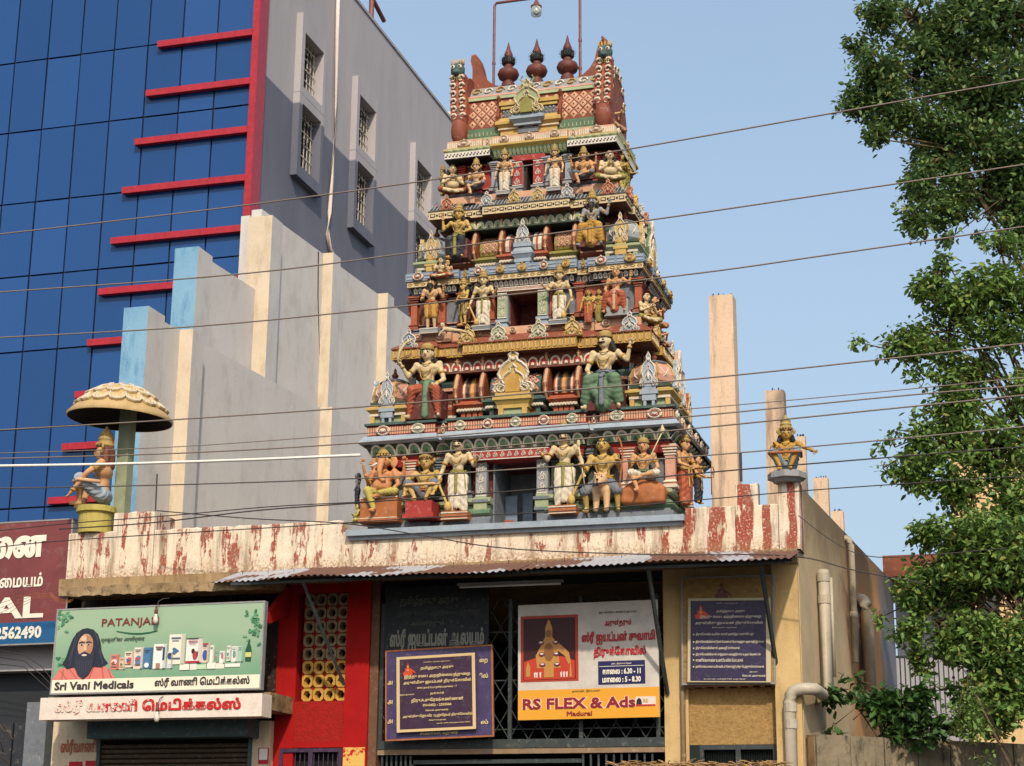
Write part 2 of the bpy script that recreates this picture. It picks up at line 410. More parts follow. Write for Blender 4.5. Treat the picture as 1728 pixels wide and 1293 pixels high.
# vent openings strip above rough panel (round holes half hidden by the notice)
b = MB(); zc = (zr1+4.3)/2
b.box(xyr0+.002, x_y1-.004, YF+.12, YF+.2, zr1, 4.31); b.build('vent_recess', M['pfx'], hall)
b = MB(); b.box(xyr0+.002, x_y1-.004, YF+.03, YF+.1, zr1+.13, 4.3)
for i in range(9):
    x = xyr0+.02+i*.145
    b.box(x, x+.05, YF+.03, YF+.1, zr1, zr1+.128)
b.build('vent_blocks', M['yellow'], hall)
# window under it
win = MB(); xa, xb = xyr0+.12, x_y1-.02
win.box(xa, xb, YF+.05, YF+.1, zw1-.06, zw1-.003); win.box(xa, xa+.05, YF+.05, YF+.1, 1.5, zw1-.06); win.box(xb-.05, xb, YF+.05, YF+.1, 1.5, zw1-.06)
win.box((xa+xb)/2-.03, (xa+xb)/2+.03, YF+.05, YF+.1, 1.5, zw1-.06)
wf = win.build('window_frame', M['steel'], hall)
mesh_ = MB()
for i in range(40):
    x = xa+.05+i*(xb-xa-.1)/40; mesh_.tube([(x, YF+.12, 1.5), (x, YF+.12, zw1-.06)], .003, 3)
for i in range(22):
    z = 1.6+i*.06
    if z < zw1-.06: mesh_.tube([(xa, YF+.125, z), (xb, YF+.125, z)], .003, 3)
mesh_.build('wire_mesh', M['steel'], wf)
b = MB(); b.box(xyr0, xa, YF+.03, YF+.22, 0, zw1-.002); b.box(xa, xb, YF+.03, YF+.22, 0, 1.5); b.box(xa, xb, YF+.24, YF+.26, 1.5, zw1); b.build('window_surround', [M['darkwall']], hall)
# red bay
xj0, xj1 = hx(508,1100), hx(584,1100); zj0, zj1 = hz(1183,545), hz(1000,545)
b = MB(); b.box(x_r0, xj0-.06, YF, YF+.25, 0, ZS); b.box(xj1+.02, x_r1, YF-.06, YF+.25, 0, ZS)
b.box(xj0-.06, xj1+.02, YF+.02, YF+.25, zj1, ZS)
b.build('red_front_wall', M['redwall'], hall)
zrr = hz(1252, 540)
b = MB(); b.box(hx(476), xj1+.018, YF+.01, YF+.25, zrr, zj0-.003); b.build('rough_cast_panel', M['redrough'], hall)
b = MB(); b.box(x_r0, xj1+.018, YF-.005, YF+.1, hz(1262,520), zrr-.002); b.build('red_lintel', M['redwall'], hall)
# jali of hexagon-holed blocks: 4 columns x 8 rows
def hexblock(s, d):
    mb = MB(); o_ = []; i_ = []
    sq = [(s/2,0),(s/2,s/2),(0,s/2),(-s/2,s/2),(-s/2,0),(-s/2,-s/2),(0,-s/2),(s/2,-s/2)]
    # outer square ring sampled at 12 points, hole a hexagon sampled at 12
    for k in range(12):
        a = 2*PI*k/12
        q = s/2/max(abs(math.cos(a)), abs(math.sin(a))); o_.append((q*math.cos(a), q*math.sin(a)))
        h = s*.345*math.cos(PI/6)/math.cos(((a) % (PI/3))-PI/6); i_.append((h*math.cos(a), h*math.sin(a)))
    V = [(p[0], 0, p[1]) for p in o_]+[(p[0]*1.0, 0, p[1]*1.0) for p in i_]+[(p[0]*.8, d, p[1]*.8) for p in i_]+[(p[0], d, p[1]) for p in o_]
    F = []
    for k in range(12):
        j = (k+1) % 12
        F += [(k, j, 12+j, 12+k), (12+k, 12+j, 24+j, 24+k), (k, 36+k, 36+j, j)]
    mb.add(V, F); return mb
M['vent_shaded'] = paint('vent_block_tan_shaded', lin(150,128,98), .8, .6, 6)  # upper rows coloured darker to stand in for the awning's shade
jw = (xj1-xj0)/4; jh = (zj1-zj0)/8
M['vent_sunlit'] = paint('vent_block_yellow_sunlit', lin(206,160,72), .8, .5, 6)  # lower rows coloured a brighter yellow, as if in sunlight
me_a = hexblock(min(jw,jh)*.93, .12).mesh('vent_block', M['vent_sunlit']); me_b = hexblock(min(jw,jh)*.93, .12).mesh('vent_block', M['vent_shaded'])
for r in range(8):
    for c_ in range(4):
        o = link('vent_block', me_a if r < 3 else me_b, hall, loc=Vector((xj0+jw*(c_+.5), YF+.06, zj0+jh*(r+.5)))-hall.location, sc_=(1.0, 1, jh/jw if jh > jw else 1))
b = MB()
for c_ in range(5): b.box(xj0+jw*c_-.012, xj0+jw*c_+.012, YF+.09, YF+.2, zj0, zj1)
for r in range(9): b.box(xj0, xj1, YF+.1, YF+.2, zj0+jh*r-.01, zj0+jh*r+.01)
b.build('red_mortar_grid', M['redwall'], hall)
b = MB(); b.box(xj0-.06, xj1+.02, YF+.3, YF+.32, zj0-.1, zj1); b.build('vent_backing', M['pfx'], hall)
# peeled gold patch at foot of red pilaster
b = MB(); m = N('peeled_yellow_patch'); nn = m.ramp(m.noise(m.pos(), 9, 5, .7), .45, .5); m_patch = m.done(m.mix(nn, lin(180,30,24), lin(222,180,96)), .8)
b.box(hx(582,1275), x_r1-.02, YF-.066, YF-.058, 2.6, hz(1262,600)); b.build('peeled_patch', m_patch, hall)
# purple grille window beneath
xa, xb, zt = hx(472,1275), hx(578,1275), hz(1263,520)
w_ = MB(); w_.box(xa, xb, YF-.02, YF+.03, zt-.05, zt-.002); w_.box(xa, xa+.05, YF-.02, YF+.03, 1.6, zt-.05); w_.box(xb-.05, xb, YF-.02, YF+.03, 1.6, zt-.05); w_.box((xa+xb)/2-.03, (xa+xb)/2+.03, YF-.02, YF+.03, 1.6, zt-.05)
purple = paint('purple_enamel', lin(66,48,74), .5)
wf = w_.build('window_frame', purple, hall)
gb = MB()
for i in range(30):
    z = 1.62+i*.045
    if z < zt-.06: gb.box(xa+.05, xb-.05, YF, YF+.012, z, z+.012)
for i in range(12):
    x = xa+.08+i*(xb-xa-.16)/11; gb.box(x, x+.01, YF+.013, YF+.025, 1.6, zt-.05)
gb.build('window_grille', purple, wf)
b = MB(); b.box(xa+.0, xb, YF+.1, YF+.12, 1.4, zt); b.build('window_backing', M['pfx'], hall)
b = MB(); b.box(x_r0, x_r1, YF+.02, YF+.25, 0, 1.6); b.build('red_front_wall', M['redwall'], hall)
# brown jamb and the dark interior
b = MB(); b.box(x_r1+.002, x_o0, YF-.02, YF+.3, 0, ZS); b.build('brown_jamb', paint('brown_jamb_paint', lin(112,78,56), .7, .4), hall)
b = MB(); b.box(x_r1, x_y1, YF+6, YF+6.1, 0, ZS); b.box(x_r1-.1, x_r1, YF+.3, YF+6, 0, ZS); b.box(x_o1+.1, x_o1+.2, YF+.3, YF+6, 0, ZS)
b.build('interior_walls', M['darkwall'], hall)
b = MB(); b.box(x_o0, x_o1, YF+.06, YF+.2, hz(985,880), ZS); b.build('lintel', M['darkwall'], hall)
# dark fascia board with faint writing fills the upper part of the opening
# doorway beam
zb1, zb0 = hz(1247, 880), hz(1262, 880)
b = MB(); b.box(x_o0+.002, x_o1-.002, YF+.02, YF+.14, zb0, zb1); b.build('steel_beam', M['steel'], hall)
b = MB(); b.box(x_o0+.002, x_o1-.002, YF+.03, YF+.13, zb0-.07, zb0-.003); b.build('door_head', M['ironpipe'], hall)
zg1 = hz(1010, 880)
gr = MB()
nx = 30; stp = (x_o1-x_o0)/nx*2
for i in range(-8, nx//2+8):
    for sg in (1, -1):
        xa = x_o0+i*stp; za, zb_ = zb1, zg1; L = (zb_-za)
        xb = xa+sg*L*.62
        # clip in x
        t0, t1 = 0.0, 1.0
        for lim, s_ in ((x_o0, 1), (x_o1, -1)):
            fa = (xa-lim)*s_; fb = (xb-lim)*s_
            if fa < 0 and fb < 0: t0 = 2; break
            if fa < 0: t0 = max(t0, fa/(fa-fb))
            if fb < 0: t1 = min(t1, fa/(fa-fb))
        if t1 > t0: gr.tube([(xa+(xb-xa)*t0, YF+.05+.01*sg, za+L*t0), (xa+(xb-xa)*t1, YF+.05+.01*sg, za+L*t1)], .008, 4)
gr.build('diamond_grille', M['steel'], hall)
me = MB().box(-.025, .025, 0, .04, 0, zg1-zb1).mesh('mullion', M['steel'])
for f_ in (0.001, .235, .47, .72, .985): link('mullion', me, hall, loc=Vector((x_o0+.03+(x_o1-x_o0-.06)*f_, YF+.02, zb1))-hall.location)
gr = MB()
for k in range(4): z = zb1+.12+k*.62; gr.box(x_o0, x_o1, YF+.072, YF+.085, z, z+.014)
gr.build('cross_rail', M['steel'], hall)
me = MB().box(-.012, .012, 0, .024, 1.2, zb0-.08).mesh('gate_bar', M['steel'])
for px in list(range(642, 692, 8))+list(range(982, 1112, 13)):
    link('gate_bar', me, hall, loc=Vector((hx(px,1275), YF+.06, 0))-hall.location)
b = MB(); b.box(hx(690,1275), hx(980,1275), YF+.1, YF+.14, 2.98, 3.03); b.box(hx(690,1275)-.02, hx(690,1275)+.03, YF+.1, YF+.14, 0, 3.03); b.build('gate_frame', M['steel'], hall)

# ---- zinc awning
YA = 20.88
xa0, xa1 = at(372, 968, Y=21.3).x, at(1337, 942, Y=YA).x
zf = (at(600, 968, Y=YA).z+at(1250, 950, Y=YA).z)/2; zbk = zf+.27
aw = thing('zinc_awning', 'rusty corrugated zinc awning running under the temple parapet above the dark entrance', 'awning', ((xa0+xa1)/2, YF-.1, zf))
V = []; F = []; n = int((xa1-xa0)/.0175); ny = 8
for i in range(n+1):
    x = xa0+(xa1-xa0)*i/n; cz = .011*math.sin(2*PI*x/.088)
    for j in range(ny+1):
        t = j/ny
        y0 = YA+.16*max(0, 1-(x-xa0)/1.2); y = y0+(YF-.15-y0)*t
        V.append((x, y, zf+(zbk-zf)*t+cz+.02*math.sin(x*1.3+1)+.012*math.sin(x*4.1)*(1-t)))
sheet = MB()
sheet.add(V, [(i*(ny+1)+j, (i+1)*(ny+1)+j, (i+1)*(ny+1)+j+1, i*(ny+1)+j+1) for i in range(n) for j in range(ny)])
# sheets about 0.9 m wide: each one a part
sheets = 11; per = n//sheets+1
for k in range(sheets):
    i0, i1 = k*per, min(n, (k+1)*per)
    if i0 >= n: break
    s_ = MB(); vv = V[i0*(ny+1):(i1+1)*(ny+1)]
    dz = .004*(k % 2); vv = [(p[0], p[1]-.01*(k % 3), p[2]+dz) for p in vv]; up_ = [(p[0], p[1], p[2]+.003) for p in vv]; m_ = i1-i0
    s_.add(vv, [(i*(ny+1)+j, i*(ny+1)+j+1, (i+1)*(ny+1)+j+1, (i+1)*(ny+1)+j) for i in range(m_) for j in range(ny)])
    s_.add(up_, [(i*(ny+1)+j, (i+1)*(ny+1)+j, (i+1)*(ny+1)+j+1, i*(ny+1)+j+1) for i in range(m_) for j in range(ny)])
    s_.build('zinc_sheet', M['zinc'], aw, smooth=True)
fr = MB(); fr.box(xa0+.3, xa1-.1, YA+.12, YA+.15, zf-.035, zf-.0); fr.box(xa0+.5, xa1-.1, YF-.35, YF-.31, zf+.1, zf+.14)
fr.build('awning_rail', M['steel'], aw)
for px in (1122, 1305):
    xx = at(px, 1000, Y=YF).x; br = MB(); br.tube([(xx, YA+.13, zf-.03), (xx+.02, YF-.02, zf-1.45 if px < 1200 else zf-1.2)], .028, 4); br.build('brace', M['steel'], aw)
xx = at(560, 1000, Y=YF).x; br = MB(); br.tube([(xx, YA+.13, zf-.03), (xx+.25, YF-.08, zf-1.25)], .028, 4); br.build('brace', M['steel'], aw)
hk = MB().tube([(0, 0, 0), (0, 0, .07), (.01, 0, .075)], .005, 4).mesh('hook_bolt', M['cable_dark'])
for i in range(26):
    x = xa0+.2+i*.37
    if x < xa1: link('hook_bolt', hk, aw, loc=Vector((x, YF-.45, zf+.17))-aw.location)

# tube light under the awning
tl = thing('tube_light', 'long white fluorescent tube light hanging under the zinc awning', 'light', (hx(860,987,21.5), 21.5, at(860,988,Y=21.5).z))
b = MB(); b.box(at(772,987,Y=21.5).x, at(950,987,Y=21.5).x, 21.48, 21.53, tl.location.z+.015, tl.location.z+.05); b.build('batten', M['grey'], tl)
b = MB(); b.tube([(at(776,987,Y=21.5).x, 21.5, tl.location.z), (at(946,987,Y=21.5).x, 21.5, tl.location.z)], .014, 8); b.build('tube', flat('w', 225,225,220), tl, smooth=True)
b = MB(); [b.tube([(x, 21.5, tl.location.z+.05), (x, 21.5, zf+.1)], .004, 3) for x in (at(800,987,Y=21.5).x, at(920,987,Y=21.5).x)]; b.build('hanger', M['cable_dark'], tl)

# ---- concrete sunshade over the shop
YC = 21.15
cx0, cx1 = at(100, 990, Y=YC).x, at(445, 985, Y=YC).x
zc0, zc1 = at(280, 1000, Y=YC).z, at(280, 984, Y=YC).z
sh = thing('concrete_sunshade', 'mouldy sloping concrete sunshade slab above the green shop sign', 'sunshade', ((cx0+cx1)/2, YF-.1, zc0))
b = MB(); n = 40; V = []; F = []
for i in range(n+1):
    x = cx0+(cx1-cx0)*i/n; q = random.uniform(-.012, .012)
    V += [(x, YC, zc0+q), (x, YC, zc1+q*.5), (x, YF-.13, 5.42), (x, YF-.13, zc0+.05)]
for i in range(n):
    a = 4*i; F.append((a, a+4, a+5, a+1)); F.append((a+1, a+5, a+6, a+2)); F.append((a, a+3, a+7, a+4))
F += [(0,1,2,3), (4*n+3, 4*n+2, 4*n+1, 4*n)]
b.mi = 0; b.add(V, F); b.m = [ (1 if (i % 3) == 1 and i < 3*n else 0) for i in range(len(F))]
b.build('slab', [M['chajja'], M['chajja_top']], sh)
# red curved bracket beside it
b = MB(); x = at(468, 1010, Y=21.6).x
b.prism([(21.3, at(460,1040,Y=21.6).z), (21.35, at(460,1040,Y=21.6).z-.13), (21.98, 4.95), (21.98, 5.3), (21.86, 5.3)], x-.03, x+.03, 'x'); b.build('bracket', M['redwall'], sh)

# ================================================================== ground-floor shop
shop = thing('medical_shop_front', 'white-piered shop front with a brown roller shutter half in view', 'shop front', ((x_sh0+x_sh1)/2, YF, 0))
b = MB(); xs0, xs1 = hx(172,1260), hx(432,1260)
b.box(x_sh0, xs0, YF-.12, YF+.2, 0, hz(1218,120)); b.build('pier', M['whitepier'], shop)
b = MB(); b.box(xs1, x_sh1-.003, YF-.12, YF+.2, 0, hz(1218,440)); b.build('pier', M['whitepier'], shop)
b = MB(); b.box(x_sh0-.1, x_sh1-.003, YF+.01, YF+.2, hz(1218,120), ZS); b.build('dark_recess_wall', paint('recess_dark_brown', lin(52,34,28), .9), shop)  # recessed wall above the shutter, coloured dark brown
b = MB(); xt0, xt1 = at(150,1232,Y=21.55).x, at(420,1232,Y=21.55).x
b.box(xt0, xt1, 21.5, 21.87, at(280,1245,Y=21.55).z, at(280,1214,Y=21.55).z); b.build('shutter_box', M['tealbox'], shop)
sl = MB(); V = []; zt = at(300,1254,Y=21.9).z
prof = [(0,0),(.022,.012),(.03,.03),(.022,.05),(0,.06)]
slm = MB(); slm.add([(xs0+.05, 21.93-p, z) for p, z in prof]+[(xs1-.05, 21.93-p, z) for p, z in prof], [(i, i+5, i+6, i+1) for i in range(4)])
slm = slm.mesh('shutter_slat', M['shutter'], (shop.location.x, shop.location.y, 0), smooth=False)
for i in range(34): link('shutter_slat', slm, shop, loc=(0, 0, zt-.066*(i+1)))
b = MB(); b.box(xs0+.002, xs0+.05, 21.86, 21.96, 0, zt+.05); b.build('shutter_guide', M['tealbox'], shop)
b = MB(); b.box(xs1-.05, xs1-.002, 21.86, 21.96, 0, zt+.05); b.build('shutter_guide', M['tealbox'], shop)
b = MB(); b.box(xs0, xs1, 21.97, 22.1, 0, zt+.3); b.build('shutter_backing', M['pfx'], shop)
# payment sticker on the right pier
q0 = at(436,1262,Y=21.86); q1 = at(452,1289,Y=21.86)
b = MB(); b.box(q0.x, q1.x, 21.868, 21.876, q1.z, q0.z); b.build('sticker', flat('stk', 190,30,50), shop)
b = MB(); b.box(q0.x+.015, q1.x-.015, 21.862, 21.867, q1.z+.05, q0.z-.012); b.build('sticker', flat('stw', 236,232,226), shop)

# ================================================================== pipes on the side wall and pillar
def pipe(name, label, pts, r, mat='pvc', coll=(), cat='pipe'):
    P = [Vector(p) for p in pts]; t = thing(name, label, cat, P[0])
    # round the bends
    Q = [P[0]]
    for i in range(1, len(P)-1):
        a = (P[i-1]-P[i]).normalized(); c = (P[i+1]-P[i]).normalized(); k = r*2
        for s in (0, .25, .5, .75, 1):
            Q.append(P[i]+a*k*(1-s)**2+c*k*s**2)
    Q.append(P[-1])
    b = MB(); b.tube(Q, r, 10); b.build('pipe_run', M[mat], t, smooth=True)
    for p, d in coll:
        b = MB(); p = Vector(p); d = Vector(d).normalized()*r*.9; b.tube([p-d*.8, p+d*.8], r*1.1, 12); b.build('collar', M[mat], t, smooth=False)
    return t
def sw(px, py, off=.1):      # on the side wall
    for k in range(6):
        Y = 24.0 if k == 0 else p.y; X = XR+off+(Y-YF)*SK; p = at(px, py, X=X)
    return p
p1 = sw(1389, 962); p2 = sw(1398, 1160, .1)
p2 = Vector((p1.x+.0, p1.y, p2.z)); yp = 21.82
p3 = at(1332, 1163, Y=yp)
pipe('drain_pipe', 'thick grey plastic drain pipe bending round the corner onto the yellow pillar',
    [p1, (p1.x, p1.y, p3.z), (XR+.16, yp, p3.z), (p3.x, yp, p3.z), (at(1332,1200,Y=yp).x, yp, 0)], .075,
    coll=[((p1.x, p1.y, sw(1391,1012).z), (0,0,1)), ((p3.x+.005, yp, p3.z-.22), (0,0,1)), ((p3.x+.005, yp, p3.z-.42), (0,0,1)), ((p1.x,p1.y,p1.z-.1),(0,0,1))])
q = sw(1402, 975, .04); pipe('thin_pipe', 'thin white pipe beside the thick drain pipe on the side wall', [q, (q.x, q.y, sw(1412,1145,.04).z)], .022)
q = sw(1435, 908, .06); pipe('vertical_pipe', 'slim cream pipe rising above the roof line of the side wall', [(q.x-.25, q.y, q.z), q, (q.x, q.y, sw(1447,1120,.06).z)], .05, coll=[((q.x,q.y,q.z-1.1),(0,0,1))])
q = sw(1462, 1016, .1); pipe('bent_pipe', 'grey drain pipe elbowing out of the wall furthest along the side', [(q.x-.3, q.y+.3, q.z+.08), (q.x, q.y, q.z+.05), (q.x, q.y, sw(1462,1140,.1).z-.3)], .09)
q0 = at(1152, 1157, Y=21.94); pipe('iron_conduit', 'rusty iron water pipe below the purple notice board', [at(1335,1152,Y=21.94), q0, (q0.x, 21.94, 1.2)], .03, 'ironpipe',
    coll=[((q0.x,21.94,q0.z-.22),(0,0,1)), ((q0.x,21.94,q0.z-.85),(0,0,1))])
# openings in the side wall
sw_o = MB()
for (xa, ya, xb, yb) in ((1437,1012,1443,1118),(1452,1020,1460,1130)):
    a = sw(xa, ya, .01); c = sw(xb, yb, .01); sw_o.box(a.x-.1, a.x+.012, a.y, c.y, c.z, a.z)
sw_o.build('side_window', M['steel'], hall)
# ================================================================== blue glass building
XB, YB = -15.0, 31.4; ZT = 22.3
blue = thing('glass_office_building', 'tall office block with blue glass front, red fins and grey side wall', 'building', (XB, YB, 0))
p_cut = None
# grey side wall: light above, dark below the painted dip line; window holes cut by building it from strips
zU0, zU1, zL0, zL1 = 18.5, 19.82, 16.62, 18.1; zM = 18.3
def gp(px, py): return at(px, py, X=XB+.12)
zmid = (at(433,118,X=XB).z+at(678,356,X=XB).z)/2
DEP = 24
def strips(y0, y1, z0, z1, holes, mat, name):
    ys = sorted({y0, y1, *[h for w_ in holes for h in w_[:2]]}); b = MB()
    for a, c in zip(ys[:-1], ys[1:]):
        hs = [w_ for w_ in holes if w_[0] <= a+1e-6 and w_[1] >= c-1e-6]
        if not hs: b.box(XB-.3, XB, a, c, z0, z1); continue
        z = z0
        for w_ in sorted(hs, key=lambda q: q[2]):
            if w_[2] > z: b.box(XB-.3, XB, a, c, z, w_[2])
            z = max(z, w_[3])
        if z < z1: b.box(XB-.3, XB, a, c, z, z1)
    return b.build(name, mat, blue)
m = N('two_tone_grey_render'); p = m.pos(); s = m.n('SeparateXYZ'); m.l(p, s.inputs[0])
edge = m.math('ADD', s.outputs[2], m.math('MULTIPLY', m.math('SINE', m.math('MULTIPLY', s.outputs[1], 1.25)), .0))
a_ = m.noise(m.mapv(p, (1,1,.25)), .9, 6, .65); f_ = m.noise(p, 14, 5, .6)
lo = m.mix(m.ramp(a_, .35, .65), lin(118,121,134), lin(105,108,122)); hi = m.mix(m.ramp(a_, .35, .7), lin(186,180,182), lin(170,166,170))
c_ = m.mix(m.ramp(edge, zmid-.02, zmid+.02), lo, hi); m.bump(m.math('ADD', f_, a_), .35, .012); m.done(c_, .9, 0, .2); M['twotone'] = m.mat
WY = [(33.55,34.65), (36.95,38.05), (41.15,42.3)]; W2 = []
for (a, c) in WY: W2 += [(a, c, zU0, zU1), (a, c, zL0, zL1)]
strips(YB+.05, YB+DEP, 0, ZT, W2, M['twotone'], 'grey_side_wall')
b = MB(); b.box(XB-.3, XB+.03, YB, YB+DEP, ZT, ZT+.08); b.build('coping', M['greylight'], blue)
b = MB(); b.box(-40, XB-.31, YB+.4, YB+DEP, 0, ZT-.1); b.build('building_core', M['darkwall'], blue)
dark = plain('dark_room', (.02,.024,.028,1), .6)
for (a, c, z0, z1) in W2:
    fr = MB(); t = .17; o_ = .16
    up = z0 > zM; zb0, zt1 = (z0-.19, z1+.42) if up else (z0-.28, z1+.2)
    fr.box(XB+.002, XB+o_, a-t, a, zb0, zt1); fr.box(XB+.002, XB+o_, c, c+t, zb0, zt1)
    fr.box(XB+.002, XB+o_-.004, a, c, z1, zt1); fr.box(XB+.002, XB+o_-.004, a, c, zb0, z0)
    wo = fr.build('window', M['twotone'], blue)
    gl = MB(); gl.box(XB-.26, XB-.24, a, c, z0, z1); gl.build('window_glass', dark, wo)
    gr = MB(); nb = 6
    for i in range(nb):
        y = a+(c-a)*(i+.5)/nb; gr.box(XB-.06, XB-.045, y-.012, y+.012, z0, z1)
    for i in range(5):
        z = z0+(z1-z0)*(i+.5)/5; gr.box(XB-.044, XB-.034, a, c, z-.009, z+.009)
    gr.build('window_grille', M['ivory'], wo)
    gr = MB(); gr.tube([(XB-.03, (a+c)/2+.3*math.cos(t_), z1-.45+.3*math.sin(t_)) for t_ in [k*2*PI/12 for k in range(13)]], .012, 4)
    gr.tube([(XB-.03, (a+c)/2+.17*math.cos(t_), z1-.45+.17*math.sin(t_)) for t_ in [k*2*PI/10 for k in range(11)]], .012, 4); gr.build('grille_scroll', M['cable_dark'], wo)
# long white conduit down the side wall
cp = [at(x, y, X=XB+.08) for x, y in ((571,-20),(569,60),(567,180),(561,300),(556,360),(553,395),(557,420),(570,442))]
pts = cp+[at(573, y, X=XB+.3) for y in (470, 530)]
pts[8].y = cp[7].y; pts[9].y = cp[7].y
cd = MB(); cd.tube(cp, .045, 8); o = cd.build('conduit', M['fascia'], smooth=True); tag(o, 'long white cable conduit hanging down the grey side wall of the office block', 'conduit')
# roof pipe frame on the edge
t = thing('roof_pipe', 'dark red pipe stub with elbow standing on the grey roof edge', 'pipe', at(626,42,X=XB-.1))
b = MB(); q = t.location; b.tube([q-Vector((0,0,1)), q+Vector((0,0,1.15))], .07, 8); b.build('upright', M['steelred'], t)
b = MB(); b.tube([q+Vector((0,-1.0,1.0)), q+Vector((0,.9,.55))], .06, 8); b.build('arm', M['steelred'], t)
# roof sheet sticking up at the far end
t = MB(); q = at(750,200,X=XB-.1); t.add([q, q+Vector((0,1.6,.2)), q+Vector((-.2,1.2,.75)), q+Vector((-.2,.2,.35))], [(0,1,2,3),(3,2,1,0)]); t.box(q.x-.3,q.x,q.y,q.y+.1,q.z-.6,q.z); tag(t.build('roof_vent', M['white']), 'small white metal flap above the far end of the grey roof edge', 'vent')
# ---- glass facade: vertical joints from the photograph, floors between joint rows
zr = [z for z in [at(440, y, Y=YB).z for y in ()]]
xs = [at(x, 0, Y=YB).x for x in (34.8, 88.5, 143, 198.5, 254.5, 312.5, 370.5, 432)]
pw = (xs[6]-xs[0])/6
joints = [xs[0]+pw*i for i in range(-6, 7)]+[XB-.06]
rows_px = [(21,112),(60,225),(104,335),(0,0)]
zrow = [at(27, 106.5, Y=YB).z, at(18,225.5,Y=YB).z, at(6,346.5,Y=YB).z]
dz = (zrow[0]-zrow[2])/2
pass; (lambda *a: None)('panel', round(pw,2), 'row', round(dz,2), [round(z,2) for z in zrow])
rows = [zrow[2]+dz*k for k in range(-7, 6)]
rows = [r_ for r_ in rows if r_ > 1.0]+[]
gap = .018
fb = MB(); fb.box(joints[0]-1, XB-.02, YB+.06, YB+.38, 0, ZT); fb.build('facade_backing', plain('joint_black', (.012,.014,.02,1), .8), blue)
pm = {}
random.seed(3)
for i in range(len(joints)-1):
    for j in range(len(rows)-1):
        x0, x1 = joints[i]+gap, joints[i+1]-gap; z0, z1 = rows[j]+gap, rows[j+1]-gap
        # many rows are split by an extra transom
        key = round(x1-x0, 3)
        if key not in pm:
            q = MB(); q.frus(0, x1-x0, 0, .03, 0, z1-z0, 0); pm[key] = q.mesh('glass_pane', M['blueglass'])
        o = link('glass_pane', pm[key], blue, loc=(x0-XB, -.0, z0))
        o.rotation_euler = (random.uniform(-.006,.006), 0, random.uniform(-.007,.007))
# red corner strip and fins
b = MB(); b.box(XB-.05, XB+.1, YB-.14, YB+.3, 9, ZT+.4); b.build('red_corner_strip', M['redalu'], blue)
fins = [((265,74),(427,50)),((245,157),(423,132)),((226,239),(419,213)),((205,321),(413,298)),((186,406),(409,384)),((165,492),(404,470)),((146,578),(400,562)),((125,666),(396,650)),((103,754),(392,742)),((80,845),(388,836))]
for (a, c) in fins:
    pa = at(a[0], a[1], Y=YB-.15); z = pa.z
    b = MB(); b.box(pa.x, XB-.055, YB-.14, YB-.02, z-.07, z+.07); b.build('red_fin', M['redalu'], blue)

# ================================================================== bare compound walls between temple and office block
def pierwall(name, label, X0, Y0, Y1, z0, z1, piers, base):
    t = thing(name, label, 'wall', (X0, Y0, 0))
    b = MB(); skbox(b, X0-.2, X0, Y0, Y1, 0, z0, base); b.build('wall_panel', M['compound'], t)
    for (y, zt, wd, blue_) in piers:
        b = MB(); skbox(b, X0-.25, X0+.24, y, y+wd, 0, zt, base)
        m_ = 'pierblue' if blue_ else 'compound_lit'
        b.mi = 0; o = b.build('pier', [M['compound'], M[m_]], t)
        o.data.polygons[2].material_index = 1
    return t
XA = -13.35
a = at(265,535,X=XA); c = at(600,725,X=XA)
zA = 10.28; YA0 = a.y
ys = []
t = thing('compound_wall', 'bare grey boundary wall with pale-fronted piers right behind the umbrella statue', 'wall', (XA, YA0, 0))
b = MB(); skbox(b, XA-.2, XA, YA0, 46, 0, zA, YA0); b.build('wall_panel', M['compound'], t)
def pier(t, X, px, ytop, blue_=False, base=YA0, wd=.42, pr=.24, zt=None):
    # px: right-hand edge of the front face in the photograph
    k = X
    for _ in range(5):
        p = at(px, ytop, X=k+pr); k = X+(p.y-base)*SK
    zt = p.z if zt is None else zt
    b = MB(); b.box(k-.22, k+pr, p.y, p.y+wd, 0, zt)
    o = b.build('pier', [M['compound'], M['pierblue' if blue_ else 'compound_lit']], t)
    o.data.polygons[2].material_index = 1
    return p
# near blue pier stands proud to the left
b = MB(); a = at(250,517,X=XA); b.box(XA-.42, XA+.02, a.y-.02, a.y+.55, 0, a.z); o = b.build('pier', [M['compound'], M['pierblue']], t); o.data.polygons[2].material_index = 1
pier(t, XA, 326, 556, zt=zA+.012)
pier(t, XA, 560, 700, zt=zA+.01)
XW = -14.45
a = at(345,432,X=XW); zB = a.z
t2 = thing('raised_wall', 'taller bare wall of the next plot with tall pale-fronted piers below the grey building', 'wall', (XW, a.y, 0))
kX = lambda Y, X=XW, Y0=a.y: X+(Y-Y0)*SK
pm_ = at(442,498,X=kX(30.5))
b = MB(); skbox(b, XW-.2, XW, a.y, pm_.y, 0, (zB+pm_.z)/2, a.y); b.build('wall_panel', M['compound'], t2)
b = MB(); b.box(XW-.46, XW+.02, a.y-.3, a.y+.3, 0, at(335,417,X=XW).z); o = b.build('pier', [M['compound'], M['pierblue']], t2); o.data.polygons[2].material_index = 1
pp = pier(t2, XW, 460, 363, base=a.y, wd=.5, pr=.3)
zC = at(475,382,X=kX(pp.y)).z
b = MB(); skbox(b, XW-.21, XW+.01, pp.y+.1, 50, 0, zC, a.y); b.build('wall_panel', M['compound'], t2)
pier(t2, XW, 562, 446, base=a.y, zt=zC+.02); pier(t2, XW, 654, 512, base=a.y, zt=zC+.02)
b = MB(); q = at(424,372,X=XW-.4); b.box(XW-.5, XW-.3, q.y, pp.y+.5, 0, q.z); b.build('wall_panel', M['compound'], t2)
pass; (lambda *a: None)('piers', a, pp, zB, zC)
b = MB(); q = [at(x,y,X=XA+.12) for x,y in ((537,432),(536,530),(538,600),(541,668))]
